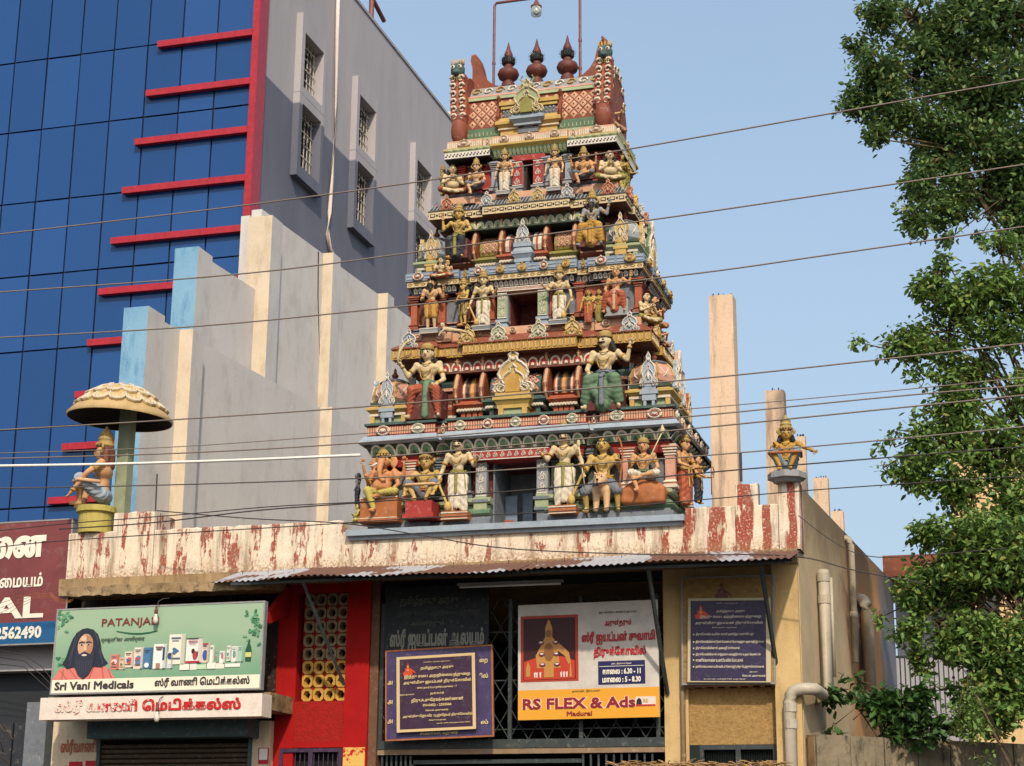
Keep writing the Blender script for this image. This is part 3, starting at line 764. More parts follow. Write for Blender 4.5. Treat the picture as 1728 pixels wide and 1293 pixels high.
tag(b.tube([at(x,y,X=kX(32.5)+.05) for x,y in ((537,425),(536,500),(538,590),(540,668))], .02, 5).build('hanging_cable', M['cable_dark']), 'thin dark cable hanging down the bare cement wall', 'cable')

# ================================================================== posts in a row on the right
for px0, px1, yt, lab in ((1194,1237,497,'tallest nearest cream concrete post rising beside the temple tower'),(1289,1323,658,'second cream concrete post behind the seated statue'),
        (1343,1359,736,'thin post just right of the golden seated statue'),(1370,1397,806,'short post above the side wall roof line'),(1402,1423,862,'farthest and lowest stub post above the side wall')):
    p = at((px0+px1)/2, yt, X=-3.87); hw = (at(px1, yt, Y=p.y).x-at(px0, yt, Y=p.y).x)/2*.93
    t = thing('concrete_post', lab, 'post', (p.x, p.y, 5.4), group='concrete posts along the right roof edge')
    b = MB(); b.frus(p.x-hw-.02, p.x+hw+.02, p.y, p.y+2*hw, 5.5, p.z, .02); b.build('shaft', M['post'], t)
    b = MB()
    for k in range(5): x = p.x-hw*.7+hw*.35*k; b.tube([(x, p.y+hw, p.z-.01), (x+random.uniform(-.02,.02), p.y+hw, p.z+random.uniform(.03,.08))], .01, 4)
    b.build('rebar', M['cable_dark'], t)
q = at(1250,812,Y=22.4); b = MB(); b.box(q.x-.015, q.x+.02, 22.4, 22.43, q.z, at(1249,763,Y=22.4).z); tag(b.build('iron_rod', M['cable_dark']), 'short black iron rod standing on the parapet beside the tall post', 'rod')
q = at(262,868,Y=22.1); b = MB(); b.tube([q, at(265,800,Y=22.1)], .012, 5); tag(b.build('iron_rod', M['cable_dark']), 'thin black rod on the parapet block near the umbrella statue', 'rod')

# ================================================================== left neighbour: sign band and dark shop front below
t = thing('left_neighbour_shop', 'grey neighbouring shop front below the brown sign, with dark closed panels', 'building', (-15, 22.4, 0))
b = MB(); xr = at(92,1180,Y=22.3).x
b.box(-24, xr, 22.32, 23, at(40,1132,Y=22.3).z, at(40,1070,Y=22.3).z+.3); b.build('grey_fascia', M['greylight'], t)
b = MB(); b.box(-24, xr-.1, 22.6, 23, 0, at(40,1132,Y=22.3).z); b.build('back_wall', plain('dark_board', (.02,.022,.026,1), .5), t)
pn = MB().box(0, .55, 0, .03, 0, 1.28).mesh('door_panel', paint('charcoal_panel', lin(52,54,60), .4))
for i in range(8):
    for j in range(2): link('door_panel', pn, t, loc=(xr-.75-.58*i+15, .15, 2.36-1.31*j+.0))
b = MB(); b.box(at(45,1200,Y=22.2).x, at(80,1200,Y=22.2).x, 22.2, 22.5, 0, at(60,1185,Y=22.2).z); b.build('sheet_post', M['slate'], t)
b = MB(); b.box(-24, xr, 22.5, 30, 5.0, 5.12); b.build('roof_slab', M['slab'], t)

# ================================================================== right-hand background
YH = 38
hs = thing('beige_house', 'beige two-storey house with an overhanging upper block, mostly behind the tree', 'building', (at(1650,900,Y=YH).x, YH, 0))
def hbox(name, mat, x0, y0, x1, y1, Y, dep, **k):
    a = at(x0, y0, Y=Y); c = at(x1, y1, Y=Y); b = MB(); b.box(a.x, c.x, Y, Y+dep, c.z, a.z); return b.build(name, mat, hs, **k)
hbox('upper_block', M['beige'], 1600,745,1850,868, YH-1.2, 8)
hbox('lower_wall', M['beige'], 1620,860,1850,1400, YH, 7)
a = at(1600,868,Y=YH-1.2); b = MB(); b.add([(a.x,YH-1.2,a.z),(a.x+6,YH-1.2,a.z),(a.x+6,YH,a.z-.5),(a.x+.4,YH,a.z-.5),(a.x+.4,YH+2,a.z-.5)], [(0,1,2,3),(0,3,4)]); b.build('soffit', M['beige'], hs)
hbox('window', M['steel'], 1650,1000,1690,1080, YH-.04, .1)
t = thing('tiled_lean_to', 'rust brown roof edge over a pale wall between the temple side wall and the tree', 'building', (at(1550,1000,Y=34).x, 34, 0))
hs = t
hbox('roof_edge', paint('rust_roof', lin(142,82,58), .8, .6, 4), 1489,938,1640,968, 33, 4)
hbox('pale_wall', M['greylight'], 1508,966,1640,1115, 34.5, .3)
hbox('low_wall', M['greylight'], 1500,1112,1640,1300, 34.4, .3)
rl = thing('railing', 'black metal railing on the low wall behind the shrubs', 'railing', (at(1560,1110,Y=33).x, 33, at(1560,1140,Y=33).z))
b = MB(); p0, p1 = at(1502,1107,Y=33), at(1640,1107,Y=33); b.box(p0.x, p1.x, 33, 33.05, p0.z-.04, p0.z); b.build('rail', M['steel'], rl)
bm_ = MB().box(-.012,.012,0,.024,-1.0,0).mesh('bar', M['steel'])
for i in range(18): link('bar', bm_, rl, loc=Vector((p0.x+(p1.x-p0.x)*i/17, 33.01, p0.z-.04))-rl.location)
# mouldy block wall, bottom right: receding to the right
A = at(1376, 1238, Y=21.9); B = at(1760, 1247, Y=24.2)
cw = thing('block_wall', 'low mouldy concrete block wall at the lower right below the leaves', 'wall', (A.x, A.y, 0))
d = Vector((B.x-A.x, B.y-A.y, 0)); L = d.length; d.normalize(); nrm = Vector((d.y, -d.x, 0))
nb = 7
for i in range(nb):
    for j in range(6):
        s0, s1 = L*i/nb+.006, L*(i+1)/nb-.006
        z1 = A.z-.005-j*.48-random.uniform(0,.012); z0 = A.z-(j+1)*.48+.008
        P0 = Vector((A.x, A.y, 0))+d*s0; P1 = Vector((A.x, A.y, 0))+d*s1; dn = nrm*random.uniform(0,.012)
        b = MB(); V = [P0+dn, P1+dn, P1-nrm*.2, P0-nrm*.2]
        b.add([(v.x, v.y, z0) for v in V]+[(v.x, v.y, z1) for v in V], [(3,2,1,0),(4,5,6,7),(0,1,5,4),(1,2,6,5),(2,3,7,6),(3,0,4,7)]); b.build('concrete_block', M['mould'], cw)
b = MB(); V = [Vector((A.x,A.y,0))-nrm*.03, Vector((B.x,B.y,0))-nrm*.03, Vector((B.x,B.y,0))-nrm*.17, Vector((A.x,A.y,0))-nrm*.17]
b.add([(v.x, v.y, 0) for v in V]+[(v.x, v.y, A.z-.03) for v in V], [(3,2,1,0),(4,5,6,7),(0,1,5,4),(1,2,6,5),(2,3,7,6),(3,0,4,7)]); b.build('mortar_core', M['slab'], cw)
# ================================================================== the temple tower (gopuram)
TC = Vector((-6.42, 23.10, 0))
tower = thing('temple_tower', 'richly painted tiered temple tower crowded with coloured figures on the hall roof', 'tower', (TC.x, TC.y, 5.9))
def TL(v): return Vector(v)-tower.location

def plan(Wd, D, o, side=True):
    """stepped footprint: projecting corner bays, recessed bays and a centre bay, grown by o"""
    rc = .10*Wd/2.1
    W0, D0 = Wd+o, D+o
    c1 = .64*Wd-o*.6; c2 = .44*Wd+o*.6
    s1 = .60*D-o*.5; s2 = .38*D+o*.5
    q = rc
    P = [(-W0,-D0), (-c1,-D0), (-c1,-D0+q), (-c2,-D0+q), (-c2,-D0-.01), (c2,-D0-.01), (c2,-D0+q), (c1,-D0+q), (c1,-D0), (W0,-D0)]
    R_ = [(W0,-s1), (W0-q,-s1), (W0-q,-s2), (W0+.01,-s2), (W0+.01,s2), (W0-q,s2), (W0-q,s1), (W0,s1), (W0,D0)]
    Bk = [(-W0,D0)]
    Lf = [(-x, y) for x, y in reversed(R_[:-1])]
    return P+R_+Bk+Lf
def ring(name, Wd, D, prof, mat, label=None, smooth=False, notch=None):
    mb = MB(); n = None; V = []
    for z, o in prof:
        P = plan(Wd, D, o)
        if notch:
            f_ = P[4][1]; P = P[:5]+[(-notch[0], f_), (-notch[0], -D+notch[1]), (notch[0], -D+notch[1]), (notch[0], f_)]+P[5:]
        n = len(P); V += [(TC.x+x, TC.y+y, z) for x, y in P]
    F = [(j*n+k, j*n+(k+1) % n, (j+1)*n+(k+1) % n, (j+1)*n+k) for j in range(len(prof)-1) for k in range(n)]
    F += [tuple(range(n-1, -1, -1)), tuple((len(prof)-1)*n+k for k in range(n))]
    mb.add(V, F); return mb.build(name, M[mat], tower, label=label)
def runs(Wd, D, o, back=False):
    """outer face segments (p0, p1, outward angle) for front, right and left"""
    P = plan(Wd, D, o); n = len(P); out = []
    for i in range(n):
        a, b_ = P[i], P[(i+1) % n]
        dx, dy = b_[0]-a[0], b_[1]-a[1]; L = math.hypot(dx, dy)
        if L < .12: continue
        if a[1] > D*.95 and b_[1] > D*.95: continue
        nx, ny = dy/L, -dx/L
        out.append((Vector((TC.x+a[0], TC.y+a[1], 0)), Vector((dx/L, dy/L, 0)), L, math.atan2(ny, nx)+PI/2))
    return out
def row(name, me, Wd, D, o, z, step, every=1, join=False, mats=None, proud=0, only=None, fit=True):
    """one piece after another along every face of a course; me faces -y at rot 0"""
    k = 0
    jb = MB()
    for p, d, L, a in runs(Wd, D, o):
        m_ = max(1, int(L/step)) if fit else int(L/step)
        s_ = L/m_
        for i in range(m_):
            q = p+d*(s_*(i+.5)); q.z = z
            nrm = Vector((d.y, -d.x, 0)); q += nrm*proud
            if join: jb.M = Matrix.Translation(q) @ Matrix.Rotation(a, 4, 'Z') @ Matrix.Diagonal((s_/step,1,1,1)); me(jb); continue
            mm = me[k % len(me)] if isinstance(me, list) else me
            link(name, mm, tower, loc=q-tower.location, rz=a, sc_=(s_/step, 1, 1)); k += 1
    if join: return jb.build(name, mats, tower, kind='stuff')

# ------------ little relief pieces (face -y, stand on z = 0)
def petal_mesh(w_, h, lean, outer, inner, name='petal', hang=False):
    mb = MB(); n = 8
    def shape(s): 
        pts = []
        for k in range(n+1):
            a = PI*k/n; pts.append((-math.cos(a)*w_/2*s, math.sin(a)**.8*h*s))
        return pts
    for s, y, mi in ((1, 0, 0), (.72, -.008, 1), (.30, -.014, 2)):
        P = shape(s); z0 = .06*h if s < 1 else 0
        if hang: P = [(x, h-z) for x, z in reversed(P)]; z0 = -z0
        V = [(x, y-lean*(z+z0)/h-.0, z+z0) for x, z in P]+[(x, y+.012-lean*(z+z0)/h, z+z0) for x, z in P]
        m_ = len(P); mb.add(V, [tuple(range(m_))]+[(i, m_+i, m_+i+1, i+1) for i in range(m_-1)], mi)
    return mb.mesh(name, [M[outer], M[inner], M['dgreen' if inner != 'red' else 'white']])
def medallion(r, c1, c2, c3):
    mb = MB(Matrix.Rotation(PI/2, 4, 'X'))
    mb.lathe([(r, 0), (r, .02), (r*.86, .03), (r*.8, .02)], n=12, mi=0); mb.lathe([(r*.78, .01), (r*.6, .03), (r*.5, .02)], n=12, mi=1); mb.lathe([(r*.45, .015), (r*.3, .04), (r*.05, .045)], n=8, mi=2)
    mb.add([(-.25*r, r*.95, .01), (.25*r, r*.95, .01), (0, r*1.35, .02)], [(0,1,2)], 0)
    return mb.mesh('medallion', [M[c1], M[c2], M[c3]], smooth=False)
def nasi(w_, h, c1, c2, arch=None):
    """horseshoe gable ornament with a finial: bell outline, raised rims, scroll feet"""
    mb = MB(); half = [(.5,0),(.56,.06),(.5,.16),(.38,.2),(.36,.3),(.42,.42),(.36,.56),(.24,.66),(.12,.72),(.09,.8),(.12,.86),(.05,.93),(0,1)]
    P = [(x*w_, z*h) for x, z in half]+[(-x*w_, z*h) for x, z in reversed(half[:-1])]
    mb.prism([(x, z) for x, z in reversed(P)], -.0, .05, 'y', 0)
    for s, r in ((.99, .017), (.74, .013), (.5, .012)):
        Q = [(x*s, -.006-(1-s)*.03, .02*h+z*s*(1 if s > .9 else .86)) for x, z in P]
        mb.tube(Q, r*w_/.35*.9, 4, 1)
    mb.ell((0, -.012, .3*h), (w_*.09, .02, h*.12), 8, 5, 1)
    for sx in (-1, 1): mb.tube([(sx*w_*(.33+.12*math.cos(t)), -.02, h*(.1+.085*math.sin(t))) for t in [k*.9 for k in range(8)]], .008*w_/.35, 4, 1)
    mb.ell((0, -.01, .78*h), (w_*.07, .025, h*.05), 7, 5, 1)
    ms = [M[c1], M[c2]]
    if arch: 
        mb.prism([(x*w_*.2, z*h*.42) for x, z in ((1,0),(1,.6),(.7,.9),(0,1.1),(-.7,.9),(-1,.6),(-1,0))][::-1], -.035, 0, 'y', 2); ms.append(M[arch])
    return mb.mesh('gable_ornament', ms)
def finial(h, mat='rust'):
    return MB().lathe([(.18*h,0),(.2*h,.05*h),(.09*h,.1*h),(.12*h,.16*h),(.24*h,.3*h),(.26*h,.42*h),(.12*h,.56*h),(.16*h,.6*h),(.08*h,.66*h),(.12*h,.72*h),(.1*h,.84*h),(.01*h,1.0*h)], n=10).mesh('finial', M[mat], smooth=True)
def mold(b, x0, x1, y0, y1, z, parts):
    """stack of mouldings (height, grow, mi) from z up; y0 is the front"""
    for h, g, mi in parts:
        if isinstance(g, tuple):
            g0, g1 = g
            b.add([(x0-g0,y0-g0,z),(x1+g0,y0-g0,z),(x1+g0,y1+g0,z),(x0-g0,y1+g0,z),(x0-g1,y0-g1,z+h),(x1+g1,y0-g1,z+h),(x1+g1,y1+g1,z+h),(x0-g1,y1+g1,z+h)],
                [(3,2,1,0),(4,5,6,7),(0,1,5,4),(1,2,6,5),(2,3,7,6),(3,0,4,7)], mi)
        else: b.box(x0-g, x1+g, y0-g, y1+g, z, z+h-.001, mi)
        z += h
    return z

def storey(Wd, D, z0, z1, wallmat, dw, dz0, dz1, deep, inner, back='navy'):
    """wall block with a real doorway in the front"""
    b = MB(); x, y = TC.x, TC.y
    rc = .10*Wd/2.1
    b.box(x-Wd, x-dw, y-D+rc, y+D, z0, z1); b.box(x+dw, x+Wd, y-D+rc, y+D, z0, z1)
    b.box(x-dw, x+dw, y-D+rc, y+D, dz1, z1-.001); b.box(x-dw, x+dw, y-D+deep, y+D-.01, z0, dz1-.001)
    b.build('storey_wall', M[wallmat], tower)
    b = MB(); b.box(x-dw+.001, x-dw+.02, y-D+.02, y-D+deep, dz0, dz1-.002); b.box(x+dw-.02, x+dw-.001, y-D+.02, y-D+deep, dz0, dz1-.002)
    b.box(x-dw+.02, x+dw-.02, y-D+deep-.02, y-D+deep-.003, dz0, dz1-.002)
    return b.build('doorway', [M[inner]], tower)
def pilaster(w_, h, c1, c2, d=.06):
    mb = MB(); z = 0
    z = mold(mb, -w_/2, w_/2, -d, .02, 0, [(h*.07,.03,1),(h*.05,.015,0),(h*.06,(.03,.0),1)])
    mb.box(-w_/2, w_/2, -d, .02, z, h*.72, 0)
    z = h*.72
    for g, k, mi in ((.012,.03,1),(0,.03,0),(.02,.03,1),(-.005,.03,0),(.03,.05,1),(.045,.03,0),(.02,.05,1)): 
        mb.box(-w_/2-g, w_/2+g, -d-g, .02, z, z+h*k-.001, mi); z += h*k
    return mb.mesh('pilaster', [M[c1], M[c2]])
def scrollpanel(w_, h, base, line, name='scroll_panel', dense=1.0):
    """flat panel with raised leaf scrolls"""
    mb = MB(); mb.box(-w_/2, w_/2, -.02, 0, 0, h, 0)
    n = max(1, int(round(h/w_*1.0))) if h > w_ else 1
    m_ = max(1, int(round(w_/h*1.3))) if w_ > h else 1
    for j in range(n):
        for i in range(m_):
            cx = -w_/2+w_*(i+.5)/m_; cz = h*(j+.5)/n; r = min(w_/m_, h/n)*.42
            for sx in (-1, 1):
                mb.tube([(cx+sx*r*(.08+.8*(t/9)*abs(math.sin(t*.62+.4))), -.026, cz+r*math.cos(t*.62)*(1.0-.05*t)) for t in range(10)], r*.11, 3, 1)
            mb.ell((cx, -.02, cz), (r*.22, .02, r*.22), 6, 4, 1)
    for z in (.0, h-.012): mb.box(-w_/2, w_/2, -.026, -.019, z, z+.012, 1)
    return mb.mesh(name, [M[base], M[line]])


def tx(px, py, Y): return at(px, py, Y=Y).x
def diamonds(x0, x1, prof, sx, sz, c_base, c_pl, c_dot, name='diamond_tile'):
    """rows of lozenge tiles over a curved face given as a (y, z) profile"""
    mb = MB(); a = .5
    mb.add([(-sx*.42,0,0),(0,0,-sz*.42),(sx*.42,0,0),(0,0,sz*.42),(0,-.012,0)], [(0,1,4),(1,2,4),(2,3,4),(3,0,4)], 0)
    mb.ell((0,-.012,0), (sx*.09,.008,sz*.09), 6, 4, 1)
    me = mb.mesh(name, [M[c_pl], M[c_dot]])
    L = [0]
    for p, q in zip(prof[:-1], prof[1:]): L.append(L[-1]+math.dist(p, q))
    nz = max(1, int(L[-1]/(sz*.5))); nx = max(1, int(round((x1-x0)/sx)))
    sxx = (x1-x0)/nx
    for j in range(1, nz):
        t = L[-1]*j/nz
        for k in range(len(L)-1):
            if L[k] <= t <= L[k+1]: break
        f_ = (t-L[k])/max(1e-6, L[k+1]-L[k]); y = prof[k][0]+(prof[k+1][0]-prof[k][0])*f_; z = prof[k][1]+(prof[k+1][1]-prof[k][1])*f_
        tilt = math.atan2(prof[k+1][0]-prof[k][0], prof[k+1][1]-prof[k][1])
        off = .5 if j % 2 else 1.0
        i = 0
        while (i+off)*sxx < (x1-x0)-.2*sxx:
            o = link(name, me, tower, loc=Vector((x0+(i+off)*sxx, y-.004, z))-tower.location); o.rotation_euler = (-tilt, 0, 0); i += 1
def barrel(x0, x1, Yf, z0, H, depth=.35, col='brick', k=1.0):
    prof = [(Yf+.05,z0),(Yf+.0,z0+.1*H),(Yf-.03,z0+.28*H),(Yf-.015,z0+.5*H),(Yf+.05,z0+.72*H),(Yf+.15,z0+.9*H),(Yf+depth*.8,z0+H)]
    mb = MB(); mb.prism(prof+[(Yf+depth,z0+H),(Yf+depth,z0)], x0, x1, 'x'); mb.build('barrel_roof', M[col], tower); return prof[1:6]
def bands(x0, x1, prof, cols, name='ribbed_band'):
    """upright ribs bound in coloured stripes across a barrel"""
    for (a, c, col) in cols:
        mb = MB(); xa, xb = x0+(x1-x0)*a, x0+(x1-x0)*c; n = max(1, int((xb-xa)/.035))
        for i in range(n):
            u, v = xa+(xb-xa)*(i+.1)/n, xa+(xb-xa)*(i+.9)/n
            P = [(y-.012, z) for y, z in prof]+[(y, z) for y, z in reversed(prof)]
            mb.prism(P, u, v, 'x', i % 2)
        mb.build(name, [M[col[0]], M[col[1]]], tower)
def fin(x, Yf, z0, H, th=.075, rim='peach', dr=.3):
    """brown horn-shaped gable blade at the end of a barrel roof"""
    half = [(.28,0),(-.06,0),(-.17,.14),(-.2,.32),(-.14,.5),(-.06,.66),(-.05,.8),(-.12,.94),(-.1,1.0),(.02,.95),(.08,.8),(.14,.6),(.28,.5)]
    mb = MB(); P = [(Yf+a*H*1.15, z0+c*H) for a, c in half]
    mb.prism(P[::-1], x-th/2, x+th/2, 'x', 0)
    mb.tube([(x, p[0]-.004, p[1]) for p in P[1:9]], th*.27, 5, 1)
    mb.build('horn_gable', [M['rust'], M[rim]], tower)
def base_block(x0, x1, Yf, z0, z1, c1, c2, panel='brown', dent=True, depth=.5):
    h = z1-z0; mb = MB()
    mb.box(x0+.03, x1-.03, Yf+.05, Yf+depth, z0, z0+h*.5, 2)
    for t in (0, .33, .66, 1): x = x0+.03+(x1-x0-.12)*t; mb.box(x, x+.06, Yf+.02, Yf+.1, z0, z0+h*.5-.002, 0)
    mold(mb, x0, x1, Yf, Yf+depth, z0+h*.5, [(h*.12,.02,1),(h*.16,(.0,.05),0),(h*.1,.06,0),(h*.12,(.05,.0),0)])
    if dent:
        n = int((x1-x0)/.04)
        for i in range(n): xx = x0+(x1-x0)*(i+.2)/n; mb.box(xx, xx+.02, Yf-.03, Yf+.02, z0+h*.53, z0+h*.63, 1)
    mb.build('moulded_base', [M[c1], M[c2], M[panel]], tower)
def kuta(xc, Yc, w_, z0, H, base, dome, orn, ornline, panel='lgreen'):
    """miniature domed shrine for a corner: moulded base, eight-sided dome, front gable, finial"""
    x, y = xc, Yc; mb = MB(); hb = H*.42; hw = w_/2
    mb.box(x-hw*.74, x+hw*.74, y-hw*.74, y+hw*.74, z0, z0+hb*.42, 1)
    for sx in (-1, 1):
        for sy in (-1, 1): mb.box(x+sx*hw*.78-.03, x+sx*hw*.78+.03, y+sy*hw*.78-.03, y+sy*hw*.78+.03, z0, z0+hb*.42, 0)
    mold(mb, x-hw*.8, x+hw*.8, y-hw*.8, y+hw*.8, z0+hb*.42, [(hb*.1,.03,3),(hb*.14,(.02,.07),0),(hb*.1,.075,0),(hb*.12,(.06,.0),0),(hb*.12,.03,2)])
    k = mb.build('shrine_base', [M[base], M[panel], M['dgreen'], M['ivory']], tower)
    dz = z0+hb; hd = H-hb
    mb = MB(); mb.lathe([(hw*.8,0),(hw*.97,hd*.12),(hw*1.02,hd*.3),(hw*.9,hd*.52),(hw*.68,hd*.66),(hw*.7,hd*.7),(hw*.55,hd*.76)], (x, y, dz), 8, rot=PI/8)
    d = mb.build('shrine_dome', M[dome], tower)
    mb = MB(); mb.lathe([(hw*.72,hd*.66),(hw*.76,hd*.7),(hw*.5,hd*.78),(hw*.3,hd*.82)], (x, y, dz), 8, rot=PI/8, mi=1)
    for a in range(8):
        t = a*PI/4+PI/8; mb.tube([(x+math.cos(t)*hw*r, y+math.sin(t)*hw*r, dz+hd*zz) for r, zz in ((.83,.02),(.99,.14),(1.03,.3),(.92,.52),(.7,.66))], .014, 4, 0)
    for a in range(4):
        t = a*PI/2+PI/4
        pass
    for a in range(8):
        t = a*PI/4+PI/8; t2 = t+PI/4
        for (u, v) in ((t, t2), (t2, t)): mb.tube([(x+math.cos(u)*hw*.86, y+math.sin(u)*hw*.86, dz+hd*.06), (x+math.cos((u+v)/2)*hw*.97, y+math.sin((u+v)/2)*hw*.97, dz+hd*.3), (x+math.cos(v)*hw*.82, y+math.sin(v)*hw*.82, dz+hd*.58)], .009, 4, 2)
    mb.build('dome_ribs', [M['gold'], M['slate'], M['ivory']], d, smooth=False)
    o = link('gable_ornament', nasi(w_*.36, hd*1.0, orn, ornline), tower, loc=Vector((x, y-hw*1.08, z0+hb*.86))-tower.location)
    mb = MB(); mb.box(x-w_*.15, x+w_*.15, y-hw*1.06, y-hw*.8, z0+hb*.3, z0+hb*.86); mb.box(x-w_*.2, x+w_*.2, y-hw*1.1, y-hw*.8, z0+hb*.55, z0+hb*.7)
    mb.box(x-w_*.12, x-w_*.06, y-hw*1.04, y-hw*.8, z0, z0+hb*.5); mb.box(x+w_*.06, x+w_*.12, y-hw*1.04, y-hw*.8, z0, z0+hb*.5); mb.build('ornament_stand', M[orn], tower)
    for sgn, ang in ((1, PI/2), (-1, -PI/2)): link('gable_ornament', o.data, tower, loc=Vector((x+sgn*hw*1.02, y, z0+hb*.9))-tower.location, rz=ang, sc_=.9)
    link('finial', finial(H*.24), tower, loc=Vector((x, y, dz+hd*.78))-tower.location)
P_W = lambda: None
# =========================================== storey 0: z 6.03 .. 7.52
D0 = TC.y-22.05; NT = (.37, .9)
ring('base_moulding', 1.98, D0, [(6.031,.10),(6.12,.10),(6.12,.06),(6.16,.05)], 'slate', notch=NT)
ring('base_moulding', 1.98, D0, [(6.161,.05),(6.2,.09),(6.24,.09),(6.27,.05)], 'green', notch=NT)
ring('base_moulding', 1.98, D0, [(6.271,.03),(6.33,.03)], 'dgreen', notch=NT)
ring('base_moulding', 1.98, D0, [(6.331,.05),(6.36,.085),(6.40,.085),(6.42,.04)], 'lgreen', notch=NT)
storey(1.93, D0-.02, 6.42, 7.04, 'maroon', .37, 6.05, 6.90, .8, 'slate')
b = MB(); b.box(TC.x-.37, TC.x+.37, 22.88, 22.9, 6.03, 6.9); b.build('door_void', M['navy'], tower)
for u, v in ((648,682),(700,738),(1000,1050),(1066,1122)):
    b = MB(); b.box(tx(u,800,22.1), tx(v,800,22.1), 22.135, 22.16, 6.5, 6.86); b.build('niche_panel', M['slate' if v-u > 40 and u > 900 or u < 690 else 'maroon'], tower)
b = MB(); q = (tx(838,880,22.3), tx(862,880,22.3), tx(885,880,22.3)); b.box(q[0]+.02, q[1], 22.6, 22.63, 6.05, 6.55); b.box(q[1]+.05, q[2], 22.7, 22.73, 6.05, 6.6); b.build('door_leaf', M['blue'], tower)
b = MB(); b.box(q[0]+.04, q[0]+.17, 22.5, 22.52, 6.05, 6.2); b.build('red_box', M['brick'], tower)
pm1 = scrollpanel(.15, .45, 'grey', 'white'); pm2 = pilaster(.13, .60, 'pink', 'ivory')
pm3 = pilaster(.1, .60, 'dgreen', 'slate')
for px in (812, 915):
    x = tx(px, 800, 22.0); link('scroll_panel', pm1, tower, loc=TL((x, 22.02, 6.44)))
    b = MB(); b.box(x-.078, x+.078, 22.04, 22.1, 6.44, 6.89); mold(b, x-.07, x+.07, 21.99, 22.1, 6.05, [(.16,0,0),(.04,.03,0),(.1,.02,1),(.04,.04,0),(.045,.01,1)]); b.build('door_jamb', [M['slate'], M['lgreen']], tower)
for px in (634, 690): link('pilaster', pm2, tower, loc=TL((tx(px,800,22.0), 22.10, 6.43)))
for px in (1058, 1130): link('pilaster', pm2, tower, loc=TL((tx(px,800,22.0), 22.10, 6.43)))
for px in (742, 790, 938, 978, 1000): link('pilaster', pm3, tower, loc=TL((tx(px,800,22.1), 22.12, 6.43)))
# right side pilasters
for y in (22.35, 22.8, 23.3, 23.75): link('pilaster', pm2, tower, loc=TL((TC.x+1.93, y, 6.43)), rz=PI/2); link('pilaster', pm2, tower, loc=TL((TC.x-1.93, y, 6.43)), rz=-PI/2)
# lintel and friezes
ring('red_band', 1.93, D0-.02, [(6.901,.045),(6.985,.07),(7.0,.07),(7.03,.11)], 'red')
b = MB(); xa, xb = tx(795,765,21.95), tx(928,765,21.95); b.box(xa, xb, TC.y-D0-.11, TC.y-D0+.1, 6.905, 7.035); b.build('lintel', M['red'], tower)
link('scroll_panel', scrollpanel(xb-xa-.02, .125, 'red', 'white'), tower, loc=TL(((xa+xb)/2, TC.y-D0-.113, 6.907)))
ring('petal_backing', 1.93, D0-.02, [(7.031,.10),(7.06,.10),(7.19,.22)], 'dgreen')
pt = petal_mesh(.165, .135, .10, 'white', 'green'); row('petal', [pt], 1.93, D0-.02, .125, 7.052, .165)
ring('blue_cornice', 1.93, D0-.02, [(7.191,.25),(7.215,.28),(7.25,.25),(7.31,.21)], 'lblue')
ring('red_frieze', 1.93, D0-.02, [(7.311,.17),(7.46,.17)], 'red')
def flute(mb): mb.box(-.012,.012,-.012,0,0,.1,0)
row('fluting', flute, 1.93, D0-.02, .17, 7.335, .034, join=True, mats=[M['salmon']])
md = [medallion(.07,'ivory','red','ivory'), medallion(.07,'ivory','lgreen','white')]
row('medallion', md, 1.93, D0-.02, .19, 7.385, .34)
ring('green_ledge', 1.93, D0-.02, [(7.461,.21),(7.49,.21),(7.52,.12)], 'teal')

